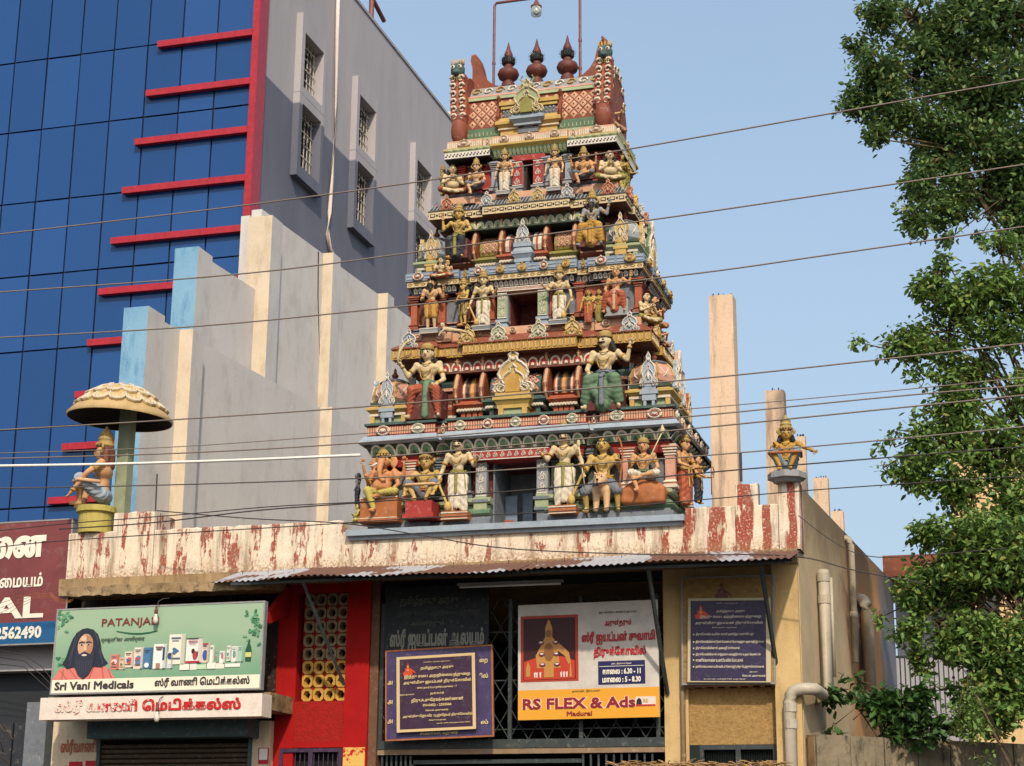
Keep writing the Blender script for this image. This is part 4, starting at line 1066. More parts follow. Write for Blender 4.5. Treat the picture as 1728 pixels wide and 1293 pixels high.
# =========================================== level 0b
def levelb(zb, zt, Yf, Wk, kz, cfg):
    """roof shrines between two storeys"""
    H = zt-zb; yb = Yf+.34
    b = MB(); b.box(TC.x-Wk*.82, TC.x+Wk*.82, yb, 2*TC.y-yb, zb-.02, zt+.04); b.build('recess_wall', M[cfg['wall']], tower)
    def gx(px): return tx(px, cfg['row'], Yf)
    zs = zb+H*.33
    (c0, c1), (l0, l1), (r0, r1) = [(gx(a), gx(c)) for a, c in cfg['salas']]
    for (x0, x1, dy, mat) in ((l0, l1, .07, cfg['cside']), (r0, r1, .07, cfg['cside']), (c0, c1, .0, cfg['cmid'])):
        base_block(x0-.03, x1+.03, Yf+dy, zb, zs, mat, 'ivory')
        pr = barrel(x0, x1, Yf+dy+.06, zs, H*.50, col=mat)
        if (mat == cfg['cmid']) == cfg['midlattice']: diamonds(x0+.01, x1-.01, pr, .105*cfg['s'], .12*cfg['s'], 'rust', 'pink', 'maroon')
        else: bands(x0+.02, x1-.02, pr, [(0,.12,('ivory','brown')),(.16,.34,('navy','ivory')),(.38,.6,('gold','brown')),(.66,.84,('navy','ivory')),(.88,1,('ivory','brown'))] if x1-x0 < .6 else [(0,.1,('ivory','brown')),(.14,.3,('ochre','maroon')),(.34,.48,('slate','ivory')),(.56,.7,('slate','ivory')),(.74,.9,('ochre','maroon')),(.93,1,('ivory','brown'))])
    for (u, v) in cfg['bays']:
        u, v = gx(u), gx(v); b = MB()
        z = mold(b, u, v, Yf+.16, Yf+.4, zb, [(H*.10,0,0),(H*.04,.02,1),(H*.08,(.0,.03),2),(H*.05,.035,2),(H*.05,.0,3),(H*.22,-.02,0),(H*.05,.02,3),(H*.06,(.02,.05),4),(H*.04,.05,4)])
        b.build('bay_mouldings', [M[k_] for k_ in ('brown','ivory','brick','pink','teal')], tower)
    for px in cfg['fins']: fin(gx(px), Yf+.08, zs-.06*H, H*.74)
    for px in cfg['finials']: link('finial', finial(H*.26), tower, loc=TL((gx(px), Yf+.36, zs+H*.47)))
    # arcade of petals in the shadow under the eave
    pm = petal_mesh(.15*cfg['s'], .13*cfg['s'], -.0, cfg['arch'][0], cfg['arch'][1], 'arch_petal')
    sc8 = cfg['s']; Ye = cfg['eave']; hw = cfg['hw']
    b = MB(); b.box(TC.x-hw, TC.x+hw, Ye, yb-.001, zt-.17*sc8, zt+.02); b.box(TC.x-hw, TC.x+hw, Ye-.015, Ye, zt-.19*sc8, zt-.165*sc8); b.build('arcade_beam', M[cfg['wall2']], tower)
    n = int(2*hw/(.155*cfg['s']))
    for i in range(n): link('arch_petal', pm, tower, loc=TL((TC.x-hw+2*hw*(i+.5)/n, Ye-.008, zt-.16*cfg['s'])))
    m_ = int((2*(TC.y-yb))/(.155*cfg['s']))
    for i in range(m_): link('arch_petal', pm, tower, loc=TL((TC.x+Wk*.82+.03, yb+2*(TC.y-yb)*(i+.5)/m_, zt-.15*cfg['s'])), rz=PI/2)
    b = MB(); b.box(TC.x-Wk*.8, TC.x+Wk*.8, yb-.02, yb, zt-.2*cfg['s'], zt-.17*cfg['s']); b.build('string_course', M['dgreen'], tower)
    for px, w_ in cfg['kutas']:
        xc = gx(px); kuta(xc, Yf+w_*.5, w_*1.1, zb, H*.93, *cfg['kcol'])
        for yy in cfg['ky']: kuta(TC.x+(abs(xc-TC.x))*(1 if xc > TC.x else -1), yy, w_*.92, zb, H*.82, *cfg['kcol'])
levelb(7.52, 8.38, 22.12, 1.93, 0, dict(bays=((690,762),(984,1052)), eave=22.14, hw=1.32, wall2='brown', wall='rust', row=660, salas=((826,911),(775,812),(931,966)), cside='brick', cmid='teal', midlattice=True, s=1,
    fins=(771,814,922,976), finials=(795,892,948), arch=('ivory','red'), kutas=((655,.52),(1096,.56)), kcol=('gold','pink','lblue','white'), ky=(23.15,)))
link('gable_ornament', nasi(.5, .60, 'gold', 'ivory', 'ochre'), tower, loc=TL((tx(865,650,22.0), 22.02, 7.84)))
b = MB(); x = tx(865,680,22.0); mold(b, x-.22, x+.22, 22.0, 22.3, 7.62, [(.05,0,0),(.06,(.0,.04),0),(.04,.05,0),(.06,.02,0)]); b.box(x-.2,x-.13,22.0,22.3,7.52,7.62,0); b.box(x+.13,x+.2,22.0,22.3,7.52,7.62,0); b.box(x-.13,x+.13,22.03,22.3,7.52,7.62,1)
b.build('ornament_stand', [M['gold'], M['lgreen']], tower)
# big side gables (right and left flanks of the tower)
for sgn in (1, -1):
    link('gable_ornament', nasi(.62, .95, 'salmon', 'ivory', 'rust'), tower, loc=TL((TC.x+sgn*1.95, TC.y+.05, 7.62)), rz=sgn*PI/2)
    for yy in (TC.y-.42, TC.y+.5): 
        o = link('gable_ornament', nasi(.3, .55, 'brick', 'cream'), tower, loc=TL((TC.x+sgn*2.0, yy, 7.55)), rz=sgn*PI/2)
# =========================================== eave 2 and storey 1
W2_, D2_ = 1.815, TC.y-21.99
ring('eave_soffit', W2_-.1, D2_-.1, [(8.385,-.12),(8.405,.09)], 'brown')
ring('gold_fringe', W2_, D2_, [(8.406,.0),(8.55,-.01)], 'ochre')
def frg(mb): 
    mb.tube([(.022*math.cos(t)*(-1), -.008, .035-.02*math.sin(t)+ (0 if 0 < t < PI else .07)) for t in (-.01, .4, 1.2, 1.9, 2.7, PI+.01)], .006, 3, 0); mb.box(.036,.042,-.012,0,.0,.13,1)
row('fringe_drops', frg, W2_, D2_, 0, 8.412, .084, join=True, mats=[M['cream'], M['dgold']])
ring('brown_slope', W2_, D2_, [(8.551,.015),(8.57,.01),(8.7,-.16)], 'rust')
ring('pink_ledge', W2_-.2, D2_-.18, [(8.66,.03),(8.80,.03)], 'salmon')
md2 = [medallion(.045,'ivory','pink','salmon')]
row('medallion', md2, W2_-.2, D2_-.18, .035, 8.74, .24)
NA = [nasi(.24,.27,c,l_) for c, l_ in (('blue','white'),('cream','gold'),('lgreen','ivory'),('lgreen','ivory'),('cream','gold'),('lblue','white'))]
for i, px in enumerate((690, 789, 841, 909, 966, 1063)): link('gable_ornament', NA[i], tower, loc=TL((tx(px, 575, 22.0), TC.y-D2_+.0, 8.56)))
for sgn in (1, -1):
    for k, yy in enumerate((22.45, 22.95, 23.4, 23.9)): link('gable_ornament', NA[(k*2+1) % 6], tower, loc=TL((TC.x+sgn*W2_, yy, 8.56)), rz=sgn*PI/2, sc_=.95)
W1, D1 = 1.56, TC.y-22.27
NT1 = (.235, .6)
ring('base_moulding', W1, D1, [(8.801,.06),(8.85,.06),(8.851,.02),(8.88,.02),(8.881,.05),(8.91,.02)], 'slate', notch=NT1)
storey(W1-.03, D1-.03, 8.91, 9.5, 'maroon', .235, 8.81, 9.32, .55, 'maroon', 'black')
b = MB(); b.box(TC.x-.23, TC.x+.23, 22.84, 22.86, 8.8, 9.32); b.build('door_void', M['pfx'], tower)
b = MB(); x = tx(895,545,22.6); b.box(x-.05, x+.05, 22.45, 22.5, 8.8, 8.9); b.build('white_block', M['grey'], tower)
pj = scrollpanel(.135, .36, 'lgreen', 'white')
for px in (849, 917):
    x = tx(px, 520, 22.25); link('scroll_panel', pj, tower, loc=TL((x, 22.22, 8.95)))
    b = MB(); b.box(x-.07, x+.07, 22.24, 22.33, 8.93, 9.32); mold(b, x-.07, x+.07, 22.2, 22.32, 8.80, [(.05,.02,0),(.04,.0,0),(.04,.02,0)]); b.build('door_jamb', [M['lblue']], tower)
pp1 = pilaster(.09, .52, 'brick', 'rust')
for px in (700, 747, 782, 830, 934, 979, 1028, 1078): link('pilaster', pp1, tower, loc=TL((tx(px,520,22.3), 22.33, 8.9)))
for sgn in (1, -1):
    for y in (22.5, 22.85, 23.3, 23.7): link('pilaster', pp1, tower, loc=TL((TC.x+sgn*(W1-.03), y, 8.9)), rz=sgn*PI/2)
b = MB(); xa, xb = tx(838,487,22.2), tx(930,487,22.2); b.box(xa, xb, TC.y-D1-.06, TC.y-D1+.1, 9.325, 9.39); b.build('lintel', M['pink'], tower)
link('scroll_panel', scrollpanel(xb-xa-.02, .06, 'pink', 'white'), tower, loc=TL(((xa+xb)/2, TC.y-D1-.062, 9.328)))
ring('petal_backing', W1, D1, [(9.391,.03),(9.41,.03),(9.49,.09)], 'navy')
def sp(mb):
    mb.add([(-.026,-.0,0),(.026,-.0,0),(.03,-.03,.05),(0,-.045,.075),(-.03,-.03,.05)], [(0,1,2,3,4)], 0); mb.add([(-.012,-.006,.01),(.012,-.006,.01),(.013,-.035,.04),(0,-.042,.055),(-.013,-.035,.04)], [(0,1,2,3,4)], 1)
row('small_petals', sp, W1, D1, .045, 9.412, .07, join=True, mats=[M['white'], M['grey']])
ring('gold_band', W1, D1, [(9.491,.12),(9.57,.12)], 'cream')
def ch(mb): mb.tube([(.03*math.cos(t), -.004, .035+.017*math.sin(t)) for t in [k*PI/3 for k in range(7)]], .006, 3, 0)
row('chain_relief', ch, W1, D1, .12, 9.495, .09, join=True, mats=[M['ochre']])
ring('blue_frieze', W1, D1, [(9.571,.14),(9.69,.14),(9.7,.1)], 'blue')
def bl(mb): mb.box(-.05,.05,-.008,0,.02,.045,0); mb.box(-.05,.05,-.008,0,.07,.09,0)
row('blue_strips', bl, W1, D1, .14, 9.575, .13, join=True, mats=[M['lblue']])
md3 = [medallion(.06,'ivory','red','ivory'), medallion(.06,'gold','cream','ochre'), medallion(.06,'gold','cream','ochre')]
row('medallion', md3, W1, D1, .15, 9.63, .3)
def niche(u, v, row, Y, z0, z1, c1, c2):
    a, c = tx(u, row, Y), tx(v, row, Y); b = MB(); b.box(a, c, Y-.02, Y+.05, z0, z1, 0)
    for q in ((a, a+.012, z0, z1), (c-.012, c, z0, z1), (a+.012, c-.012, z1-.012, z1), (a+.012, c-.012, z0, z0+.012)): b.box(q[0], q[1], Y-.03, Y-.0201, q[2], q[3], 1)
    b.build('niche_panel', [M[c1], M[c2]], tower)
for u, v, c in ((704,742,'brown'),(752,778,'slate'),(788,826,'maroon'),(938,975,'slate'),(984,1023,'brick'),(1033,1073,'slate')): niche(u, v, 520, 22.37, 8.98, 9.36, c, 'salmon')
# =========================================== level 1b
levelb(9.70, 10.5, 22.42, 1.56, 0, dict(bays=((754,798),(974,1022)), eave=22.42, hw=1.02, wall2='dgreen', wall='rust', row=410, salas=((849,916),(806,839),(932,965)), cside='olive', cmid='brick', midlattice=False, s=.82,
    fins=(801,846,921,970), finials=(832,886,948), arch=('ivory','lgreen'), kutas=((729,.42),(1048,.46)), kcol=('lgreen','lblue','gold','ivory'), ky=(23.2,)))
link('gable_ornament', nasi(.2, .38, 'lblue', 'white'), tower, loc=TL((tx(882,410,22.32), 22.31, 10.03)))
b = MB(); x = tx(882,430,22.3); mold(b, x-.11, x+.11, 22.3, 22.5, 9.78, [(.05,.01,0),(.06,(.0,.04),0),(.04,.045,0),(.07,(.03,0),0),(.06,.02,0)]); b.box(x-.1,x-.04,22.3,22.5,9.7,9.78,0); b.box(x+.04,x+.1,22.3,22.5,9.7,9.78,0)
b.build('ornament_stand', [M['lblue']], tower)
for sgn in (1, -1): link('gable_ornament', nasi(.5, .75, 'green', 'ivory', 'gold'), tower, loc=TL((TC.x+sgn*1.6, TC.y+.05, 9.75)), rz=sgn*PI/2)
# =========================================== eave 3 and storey 2
W3, D3 = 1.43, TC.y-22.27
ring('eave_soffit', W3-.08, D3-.08, [(10.49,-.1),(10.515,.07)], 'brown')
ring('cream_band', W3, D3, [(10.516,.0),(10.63,-.0)], 'cream')
def chn(mb):
    mb.box(-.032,.032,-.004,0,.03,.082,0); mb.box(-.022,.022,-.006,-.003,.043,.07,1); mb.lathe([(.018,0),(.018,.004)], (0,0,0), 6, 0) if False else None
    mb.ell((.055,-.002,.056), (.014,.006,.02), 6, 4, 0)
row('chain_relief', chn, W3, D3, 0, 10.516, .11, join=True, mats=[M['black'], M['cream']])
ring('grey_slope', W3, D3, [(10.631,.01),(10.65,.0),(10.8,-.15)], 'darkgrey')
def ds(mb): mb.add([(-.014,0,0),(-.002,0,0),(.012,.13,.13),(.002,.13,.13)], [(0,1,2,3)], 0)
row('slope_scratches', ds, W3, D3, .005, 10.65, .05, join=True, mats=[M['lblue']])
ring('pink_ledge', W3-.17, D3-.15, [(10.76,.03),(10.86,.03)], 'salmon')
NB = [nasi(.19,.22,c,l_) for c, l_ in (('brick','salmon'),('lblue','white'),('gold','cream'),('gold','cream'),('lblue','white'),('brick','salmon'))]
for i, px in enumerate((755, 822, 868, 908, 958, 1027)): link('gable_ornament', NB[i], tower, loc=TL((tx(px, 345, 22.3), TC.y-D3, 10.64)))
for sgn in (1, -1):
    for k, yy in enumerate((22.6, 22.95, 23.3, 23.65)): link('gable_ornament', NB[(k*2) % 6], tower, loc=TL((TC.x+sgn*W3, yy, 10.64)), rz=sgn*PI/2)
WC, DC = 1.17, TC.y-22.52
NT2 = (.085, .5)
ring('base_moulding', WC, DC, [(10.861,.05),(10.9,.05),(10.901,.02),(10.94,.06),(10.96,.02)], 'slate', notch=NT2)
storey(WC-.02, DC-.02, 10.96, 11.46, 'maroon', .085, 10.87, 11.36, .45, 'black')
b = MB(); b.box(TC.x-.08, TC.x+.08, 22.95, 22.97, 10.8, 11.36); b.build('door_void', M['pfx'], tower)
pk = scrollpanel(.14, .36, 'red', 'white')
for px in (874, 909):
    x = tx(px, 300, 22.5); link('scroll_panel', pk, tower, loc=TL((x, 22.48, 10.98)))
    b = MB(); b.box(x-.072, x+.072, 22.49, 22.56, 10.96, 11.34); mold(b, x-.075, x+.075, 22.45, 22.56, 10.86, [(.04,.02,0),(.03,.0,0),(.03,.02,0)]); b.build('door_jamb', [M['grey']], tower)
b = MB(); xa, xb = tx(864,267,22.45), tx(919,267,22.45); b.box(xa, xb, TC.y-DC-.05, TC.y-DC+.1, 11.36, 11.44); b.build('lintel', M['red'], tower)
pp2 = pilaster(.08, .46, 'lblue', 'grey')
for px in (834, 860, 924, 958): link('pilaster', pp2, tower, loc=TL((tx(px,300,22.5), 22.56, 10.95)))
pp3 = pilaster(.07, .46, 'maroon', 'red')
for px in (778, 806, 1008, 1034): link('pilaster', pp3, tower, loc=TL((tx(px,300,22.5), 22.60, 10.95)))
for sgn in (1, -1):
    for y in (22.75, 23.1, 23.45): link('pilaster', pp3, tower, loc=TL((TC.x+sgn*(WC-.02), y, 10.95)), rz=sgn*PI/2)
ring('green_leaf_band', WC, DC, [(11.441,.03),(11.47,.03),(11.55,.08)], 'green')
def lf(mb): mb.add([(-.02,-.0,.0),(.02,-.0,.0),(.022,-.035,.06),(0,-.05,.09),(-.022,-.035,.06)], [(0,1,2,3,4)], 0)
row('leaf_relief', lf, WC, DC, .04, 11.455, .055, join=True, mats=[M['lgreen']])
ring('gold_cornice', WC, DC, [(11.551,.06),(11.6,.11),(11.63,.11)], 'gold')
b = MB()
xa, xb = tx(826,250,22.4), tx(966,250,22.4)
ring('pink_frieze', WC, DC, [(11.631,.06),(11.76,.06)], 'salmon')
def flt(mb): mb.box(-.01,.01,-.01,0,0,.08,0)
row('fluting', flt, WC, DC, .06, 11.65, .03, join=True, mats=[M['ivory']])
row('medallion', [medallion(.055,'ivory','pink','ivory')], WC, DC, .075, 11.70, .3)
for u, v, c in ((782,802,'brown'),(810,831,'red'),(962,1004,'brown'),(1012,1031,'red')): niche(u, v, 300, 22.6, 11.02, 11.4, c, 'pink')
# projecting eaves over the side bays: black-and-white band under a scalloped green lip
for sgn in (-1, 1):
    x0, x1 = (tx(750,268,22.36), tx(826,255,22.36)) if sgn < 0 else (tx(957,245,22.36), tx(1040,238,22.36))
    b = MB(); yF = 22.36; b.box(x0, x1, yF, 23.6, 11.44, 11.452, 1); b.box(x0, x1, yF, yF+.03, 11.452, 11.54, 0); b.box((x0 if sgn < 0 else x1-.03), (x0+.03 if sgn < 0 else x1), yF+.031, 23.6, 11.452, 11.54, 0)
    b.add([(x0,yF,11.541),(x1,yF,11.541),(x1,yF+.3,11.72),(x0,yF+.3,11.72)], [(0,1,2,3)], 2)
    b.add([(x0-.0,yF,11.541),(x0,yF+.3,11.72),(x0,23.6,11.72),(x0,23.6,11.541)] if sgn < 0 else [(x1,yF,11.541),(x1,23.6,11.541),(x1-.0,23.6,11.72),(x1,yF+.3,11.72)], [(0,1,2,3)], 2)
    n = int((x1-x0)/.05)
    for i in range(n):
        x = x0+(x1-x0)*(i+.5)/n; b.box(x-.012, x+.012, yF-.004, yF, 11.475, 11.495, 1); b.box(x+.01, x+.026, yF-.004, yF, 11.5, 11.52, 1)
    for i in range(6):
        x = x0+(x1-x0)*(i+.5)/6; b.lathe([(.03,0),(.052,.03),(.04,.06)], (x, yF+.05, 11.545), 10, 2, sx=(x1-x0)/12/.052)
    b.build('side_eave', [M['white'], M['black'], M['lgreen']], tower)
b = MB(); b.box(TC.x-1.1, TC.x+1.1, 22.62, 23.6, 11.7, 11.86); b.build('attic', M['lgreen'], tower)
# =========================================== crowning barrel vault
zv0, zv1 = 11.84, 12.74; xv0, xv1 = tx(791,180,22.7), tx(1012,165,22.7); YV = 22.66
prof = [(YV+.0,zv0),(YV-.03,zv0+.12),(YV-.03,zv0+.35),(YV+.02,zv0+.62),(YV+.10,zv0+.72)]
b = MB(); full = prof+[(YV+.2,zv0+.86),(YV+.34,zv1+.04),(YV+.42,zv1+.06),(YV+.5,zv1+.04),(YV+.64,zv0+.86),(YV+.74,zv0+.72),(YV+.84,zv0+.5),(YV+.87,zv0+.3),(YV+.84,zv0)]
b.prism(full, xv0, xv1, 'x'); b.build('vault', M['rust'], tower)
diamonds(xv0+.02, xv1-.02, [(YV-.03,zv0+.14),(YV-.03,zv0+.35),(YV+.02,zv0+.6)], .135, .15, 'rust', 'salmon', 'maroon')
def vband(name, prof_, mat, off): 
    b = MB(); b.prism([(y-off, z) for y, z in prof_]+[(y, z) for y, z in reversed(prof_)], xv0-.0, xv1, 'x'); return b.build(name, M[mat], tower)
vband('green_skirt', [(YV-.01,zv0+.0),(YV-.035,zv0+.13)], 'green', .03)
vband('green_rail', [(YV+.02,zv0+.6),(YV+.05,zv0+.66)], 'lgreen', .035)
vband('pink_rail', [(YV+.055,zv0+.665),(YV+.08,zv0+.7)], 'pink', .04)
vband('grey_crest', [(YV+.10,zv0+.705),(YV+.17,zv0+.82),(YV+.26,zv0+.91)], 'grey', .02)
b = MB(); n = 11
for i in range(n):
    x = xv0+(xv1-xv0)*(i+.5)/n; P = []
    for t in range(11):
        a = t*.62; r = .06*(1-t*.06); P.append((x+r*math.cos(a)*1.2, YV+.11+.06*(.5+.5*math.sin(a))-.012, zv0+.80+r*math.sin(a)*1.1))
    b.tube(P, .014, 4, i % 2)
b.build('crest_scrolls', [M['ochre'], M['ivory']], tower)
b = MB()
for i in range(13): b.ell((xv0+(xv1-xv0)*(i+.5)/13, YV+.07, zv0+.7), (.025,.02,.02), 7, 5)
b.build('crest_beads', M['lblue'], tower)
b = MB()
for i in range(34): x = xv0+(xv1-xv0)*(i+.5)/34; b.box(x-.006,x+.006, YV-.055, YV-.02, zv0+.02, zv0+.11)
b.build('skirt_reeds', M['lgreen'], tower)
# centre pavilion on the vault
def pav(x0, x1, y, z, c1, layers):
    b = MB(); mold(b, x0, x1, y, YV+.3, z, layers); return b.build('pavilion_course', [M[c1], M['ivory'], M['slate']], tower)
xc = tx(893,190,22.6)
for sx in (-1, 1):
    a, c = (xc-.42, xc-.1) if sx < 0 else (xc+.1, xc+.42)
    pav(a, c, YV-.08, zv0-.02, 'gold', [(.08,0,0),(.02,.03,1),(.05,(.0,.06),0),(.05,.065,0),(.07,(.06,.0),0),(.14,-.03,2),(.05,.0,0),(.06,.02,0)])
    b = MB()
    for i in range(5):
        for j in range(2): b.ell(((a+c)/2+(i-2)*.055, YV-.09, zv0+.28+j*.06), (.02,.02,.02), 6, 4)
    b.build('leaf_relief', M['grey'], tower)
    fx = xc+sx*.46; fin(fx, YV-.02, zv0+.1, .5, .05, 'rust')
pav(xc-.2, xc+.2, YV-.16, zv0-.02, 'lblue', [(.1,-.05,2),(.03,.0,0),(.05,(.0,.05),0),(.04,.055,0),(.04,.03,0)])
link('gable_ornament', nasi(.44, .52, 'lgreen', 'cream', 'olive'), tower, loc=TL((xc, YV-.2, zv0+.24)))
b = MB()
for sx in (-1, 1): b.ell((xc+sx*.055, YV-.17, zv0+.68), (.045,.04,.05), 8, 6, 0); b.ell((xc+sx*.055, YV-.21, zv0+.69), (.02,.015,.02), 6, 4, 1); b.tube([(xc+sx*.05, YV-.17, zv0+.72),(xc+sx*.1,YV-.17,zv0+.78),(xc+sx*.07,YV-.17,zv0+.83)], .015, 5, 0)
b.ell((xc, YV-.18, zv0+.64), (.05,.05,.035), 8, 6, 0); b.tube([(xc, YV-.17, zv0+.7),(xc,YV-.17,zv0+.82)], .016, 5, 0)
b.build('lion_mask', [M['lgreen'], M['ivory']], tower)
# end gables with scrolls and lion-masked horns
for sgn in (-1, 1):
    xe = xv0 if sgn < 0 else xv1
    # horseshoe gable plate in the y-z plane
    P = [(YV-.02,zv0-.05),(YV-.16,zv0+.1),(YV-.2,zv0+.3),(YV-.17,zv0+.45),(YV-.08,zv0+.6),(YV-.08,zv0+.75),(YV-.04,zv0+.9),(YV+.04,zv0+1.0),(YV+.14,zv0+1.04),(YV+.26,zv0+1.04),(YV+.42,zv0+1.02),(YV+.56,zv0+1.0),(YV+.7,zv0+.94),(YV+.86,zv0+.9),(YV+.92,zv0+.6),(YV+1.02,zv0+.4),(YV+.98,zv0+.1),(YV+.84,zv0-.05)]
    b = MB(); b.prism(P[::-1], xe-.001 if sgn > 0 else xe-.17, xe+.17 if sgn > 0 else xe+.001, 'x'); b.build('end_gable', M['rust'], tower)
    xo = xe+sgn*.085
    b = MB()
    # bulbous foot
    ln = lambda z: xo+sgn*.05*max(0, z-zv0-.3)
    b.ell((xo, YV-.12, zv0+.10), (.125,.11,.22), 12, 8, 0)
    b.build('gable_foot', M['rust'], tower, smooth=True)
    b = MB(); P = [(ln(zv0+z)+sgn*w_*q, zv0+z) for q in (1,) for w_, z in ((.08,.2),(.115,.34),(.12,.5),(.105,.7),(.10,.86),(.11,.98))]+[(ln(zv0+z)-sgn*w_, zv0+z) for w_, z in ((.12,.98),(.10,.86),(.11,.7),(.13,.5),(.12,.34),(.08,.2))]
    b.prism(P[::-1] if sgn > 0 else P, YV-.17, YV-.02, 'y'); b.build('scroll_plate', M['brick'], tower)
    for i, z0_ in enumerate((.30,.42,.54,.66,.78,.90)):
        for s2 in (-1, 1):
            b = MB(); xc_ = ln(zv0+z0_)+s2*.06
            b.tube([(xc_+s2*.052*(1-t*.1)*math.cos(t*.8+.3), YV-.178-.012*math.sin(t*.4), zv0+z0_+.062*(1-t*.1)*math.sin(t*.8+.3)) for t in range(8)], [.023-.0019*t for t in range(8)], 5)
            b.build('scroll', M['ivory'], tower, smooth=True)
    # outward face scrolls
    b = MB()
    for k in range(7):
        a = PI*(.1+.8*k/6); y = YV+.42-math.cos(a)*.42; z = zv0+.45+math.sin(a)*.55
        b = MB(); b.tube([(xe+sgn*.18, y+.07*math.cos(t*.7), z+.07*math.sin(t*.7)*(1-t*.05)) for t in range(9)], .015, 4, 0)
        b.build('scroll', [M['ivory']], tower)
    # lion mask near the top of the horn
    b = MB(); y, z = YV-.12, zv0+1.06; xo = ln(z)
    b.ell((xo, y, z), (.11,.09,.12), 10, 7, 0); b.ell((xo-.05, y-.07, z+.03), (.035,.03,.035), 8, 5, 1); b.ell((xo+.05, y-.07, z+.03), (.035,.03,.035), 8, 5, 1)
    b.ell((xo-.05, y-.1, z+.03), .014, 6, 4, 2); b.ell((xo+.05, y-.1, z+.03), .014, 6, 4, 2)
    b.cap((xo, y-.02, z-.04), (xo, y-.14, z-.08), .06, .035, 8, 0); 
    for k in range(5): b.ell((xo-.06+.03*k, y-.06, z-.14), (.014,.014,.035), 5, 4, 3)
    b.tube([(xo, y+.04, z+.02), (xo-sgn*.01, y+.06, z+.11), (xo-sgn*.02, y+.04, z+.22 if sgn > 0 else z+.14), (xo-sgn*.05, y-.0, z+(.27 if sgn > 0 else .16))], [.085,.06,.035,.012], 8, 4)
    for k in range(5): b.tube([(xo+(-.08+.04*k), y, z+.08), (xo+(-.1+.05*k), y-.02, z+.18)], [.02,.008], 5, 3)
    b.build('lion_mask', [M['teal'], M['white'], M['black'], M['gold'], M['rust']], tower, smooth=True)
    # red horn sweeping up behind it
    b = MB()
    hn = [(-.44,.02),(-.30,.07),(-.2,.16),(-.13,.28),(-.10,.42),(-.06,.54),(-.01,.60),(.05,.58),(.06,.5),(.03,.36),(.03,.2),(.06,.02)]
    P = [(xe+sgn*u, zv1+v) for u, v in hn]
    b.prism(P if sgn < 0 else P[::-1], YV+.28, YV+.5, 'y')
    b.build('swept_horn', M['rust'], tower)
# the three pots on the ridge
for px, py, lab in ((857,140,'left of three rust coloured pot finials on the tower ridge'),(905,135,'middle pot finial on the tower ridge with a spiky black collar'),(957,129,'right-hand pot finial on the tower ridge, nearest the lion-headed horn')):
    x = tx(px, py, YV+.4); z = zv1+.02
    t = thing('pot_finial', lab, 'finial', (x, YV+.42, z), group='pot finials on the tower ridge')
    b = MB(); b.lathe([(.13,0),(.16,.02),(.09,.07),(.1,.1),(.075,.13),(.085,.15),(.14,.19),(.162,.25),(.14,.31),(.08,.35),(.06,.37),(.07,.39),(.06,.42),(.07,.47)], (x, YV+.42, z), 18); b.build('pot', M['finialbrown'], t, smooth=True)
    b = MB(); random.seed(px)
    for k in range(60):
        a = 2*PI*k/20+random.random()*.2; r = .07; h = .42+.035*(k//20)
        b.add([(x+r*math.cos(a-.12), YV+.42+r*math.sin(a-.12), z+h), (x+r*math.cos(a+.12), YV+.42+r*math.sin(a+.12), z+h), (x+r*2.0*math.cos(a), YV+.42+r*2.0*math.sin(a), z+h+.015+random.random()*.03)], [(0,1,2),(2,1,0)])
    b.lathe([(.09,.41),(.1,.43),(.1,.5),(.08,.52)], (x, YV+.42, z), 14); b.build('spiked_collar', M['black'], t)
    b = MB(); b.lathe([(.05,.5),(.06,.53),(.065,.57),(.05,.61),(.03,.66),(.008,.76),(.001,.78)], (x, YV+.42, z), 14); b.build('tip', M['finialbrown'], t, smooth=True)
# lamp frame over the ridge
yl = YV+.55
p1 = at(833,6,Y=yl); p2 = at(833,135,Y=yl); q1 = at(978,-25,Y=yl); q2 = at(979,126,Y=yl)
t = thing('lamp_frame', 'rusty pipe frame standing over the tower ridge', 'frame', (p2.x, yl, zv1))
b = MB(); b.tube([(p2.x, yl, zv1-.1), (p2.x, yl, p1.z-.05)], .021, 8); b.build('post', M['steelred'], t); b = MB(); b.tube([(p2.x, yl, p1.z-.05), (p2.x+.03, yl, p1.z), (q1.x, yl, p1.z+.0)], .021, 8); b.build('crossbar', M['steelred'], t)
b = MB(); b.tube([(q2.x, yl, zv1-.1), (q2.x, yl, p1.z+.25)], .021, 8); b.build('post', M['steelred'], t)
b = MB(); [b.tube([(xx, yl, zz-.02), (xx, yl, zz+.02)], .028, 8) for xx, zz in ((p2.x, zv1+.55), (q2.x, zv1+.75), (q2.x, zv1+.3))]; b.build('collar', M['steelred'], t)
lx = at(905,5,Y=yl).x
t = thing('pendant_lamp', 'caged glass pendant lamp hanging from the pipe frame above the ridge', 'lamp', (lx, yl, p1.z))
b = MB(); b.lathe([(.02,0),(.02,-.06),(.035,-.07),(.055,-.13),(.085,-.14),(.085,-.16)][::-1], (lx, yl, p1.z), 14); b.build('cap', M['steelred'], t, smooth=True)
b = MB(); b.lathe([(.08,-.165),(.085,-.25),(.07,-.29),(.03,-.3)][::-1], (lx, yl, p1.z), 14); b.build('glass', M['lampglass'], t, smooth=True)
b = MB(); b.ell((lx, yl, p1.z-.22), (.035,.035,.05), 8, 6); b.build('bulb', M['white'], t, smooth=True)
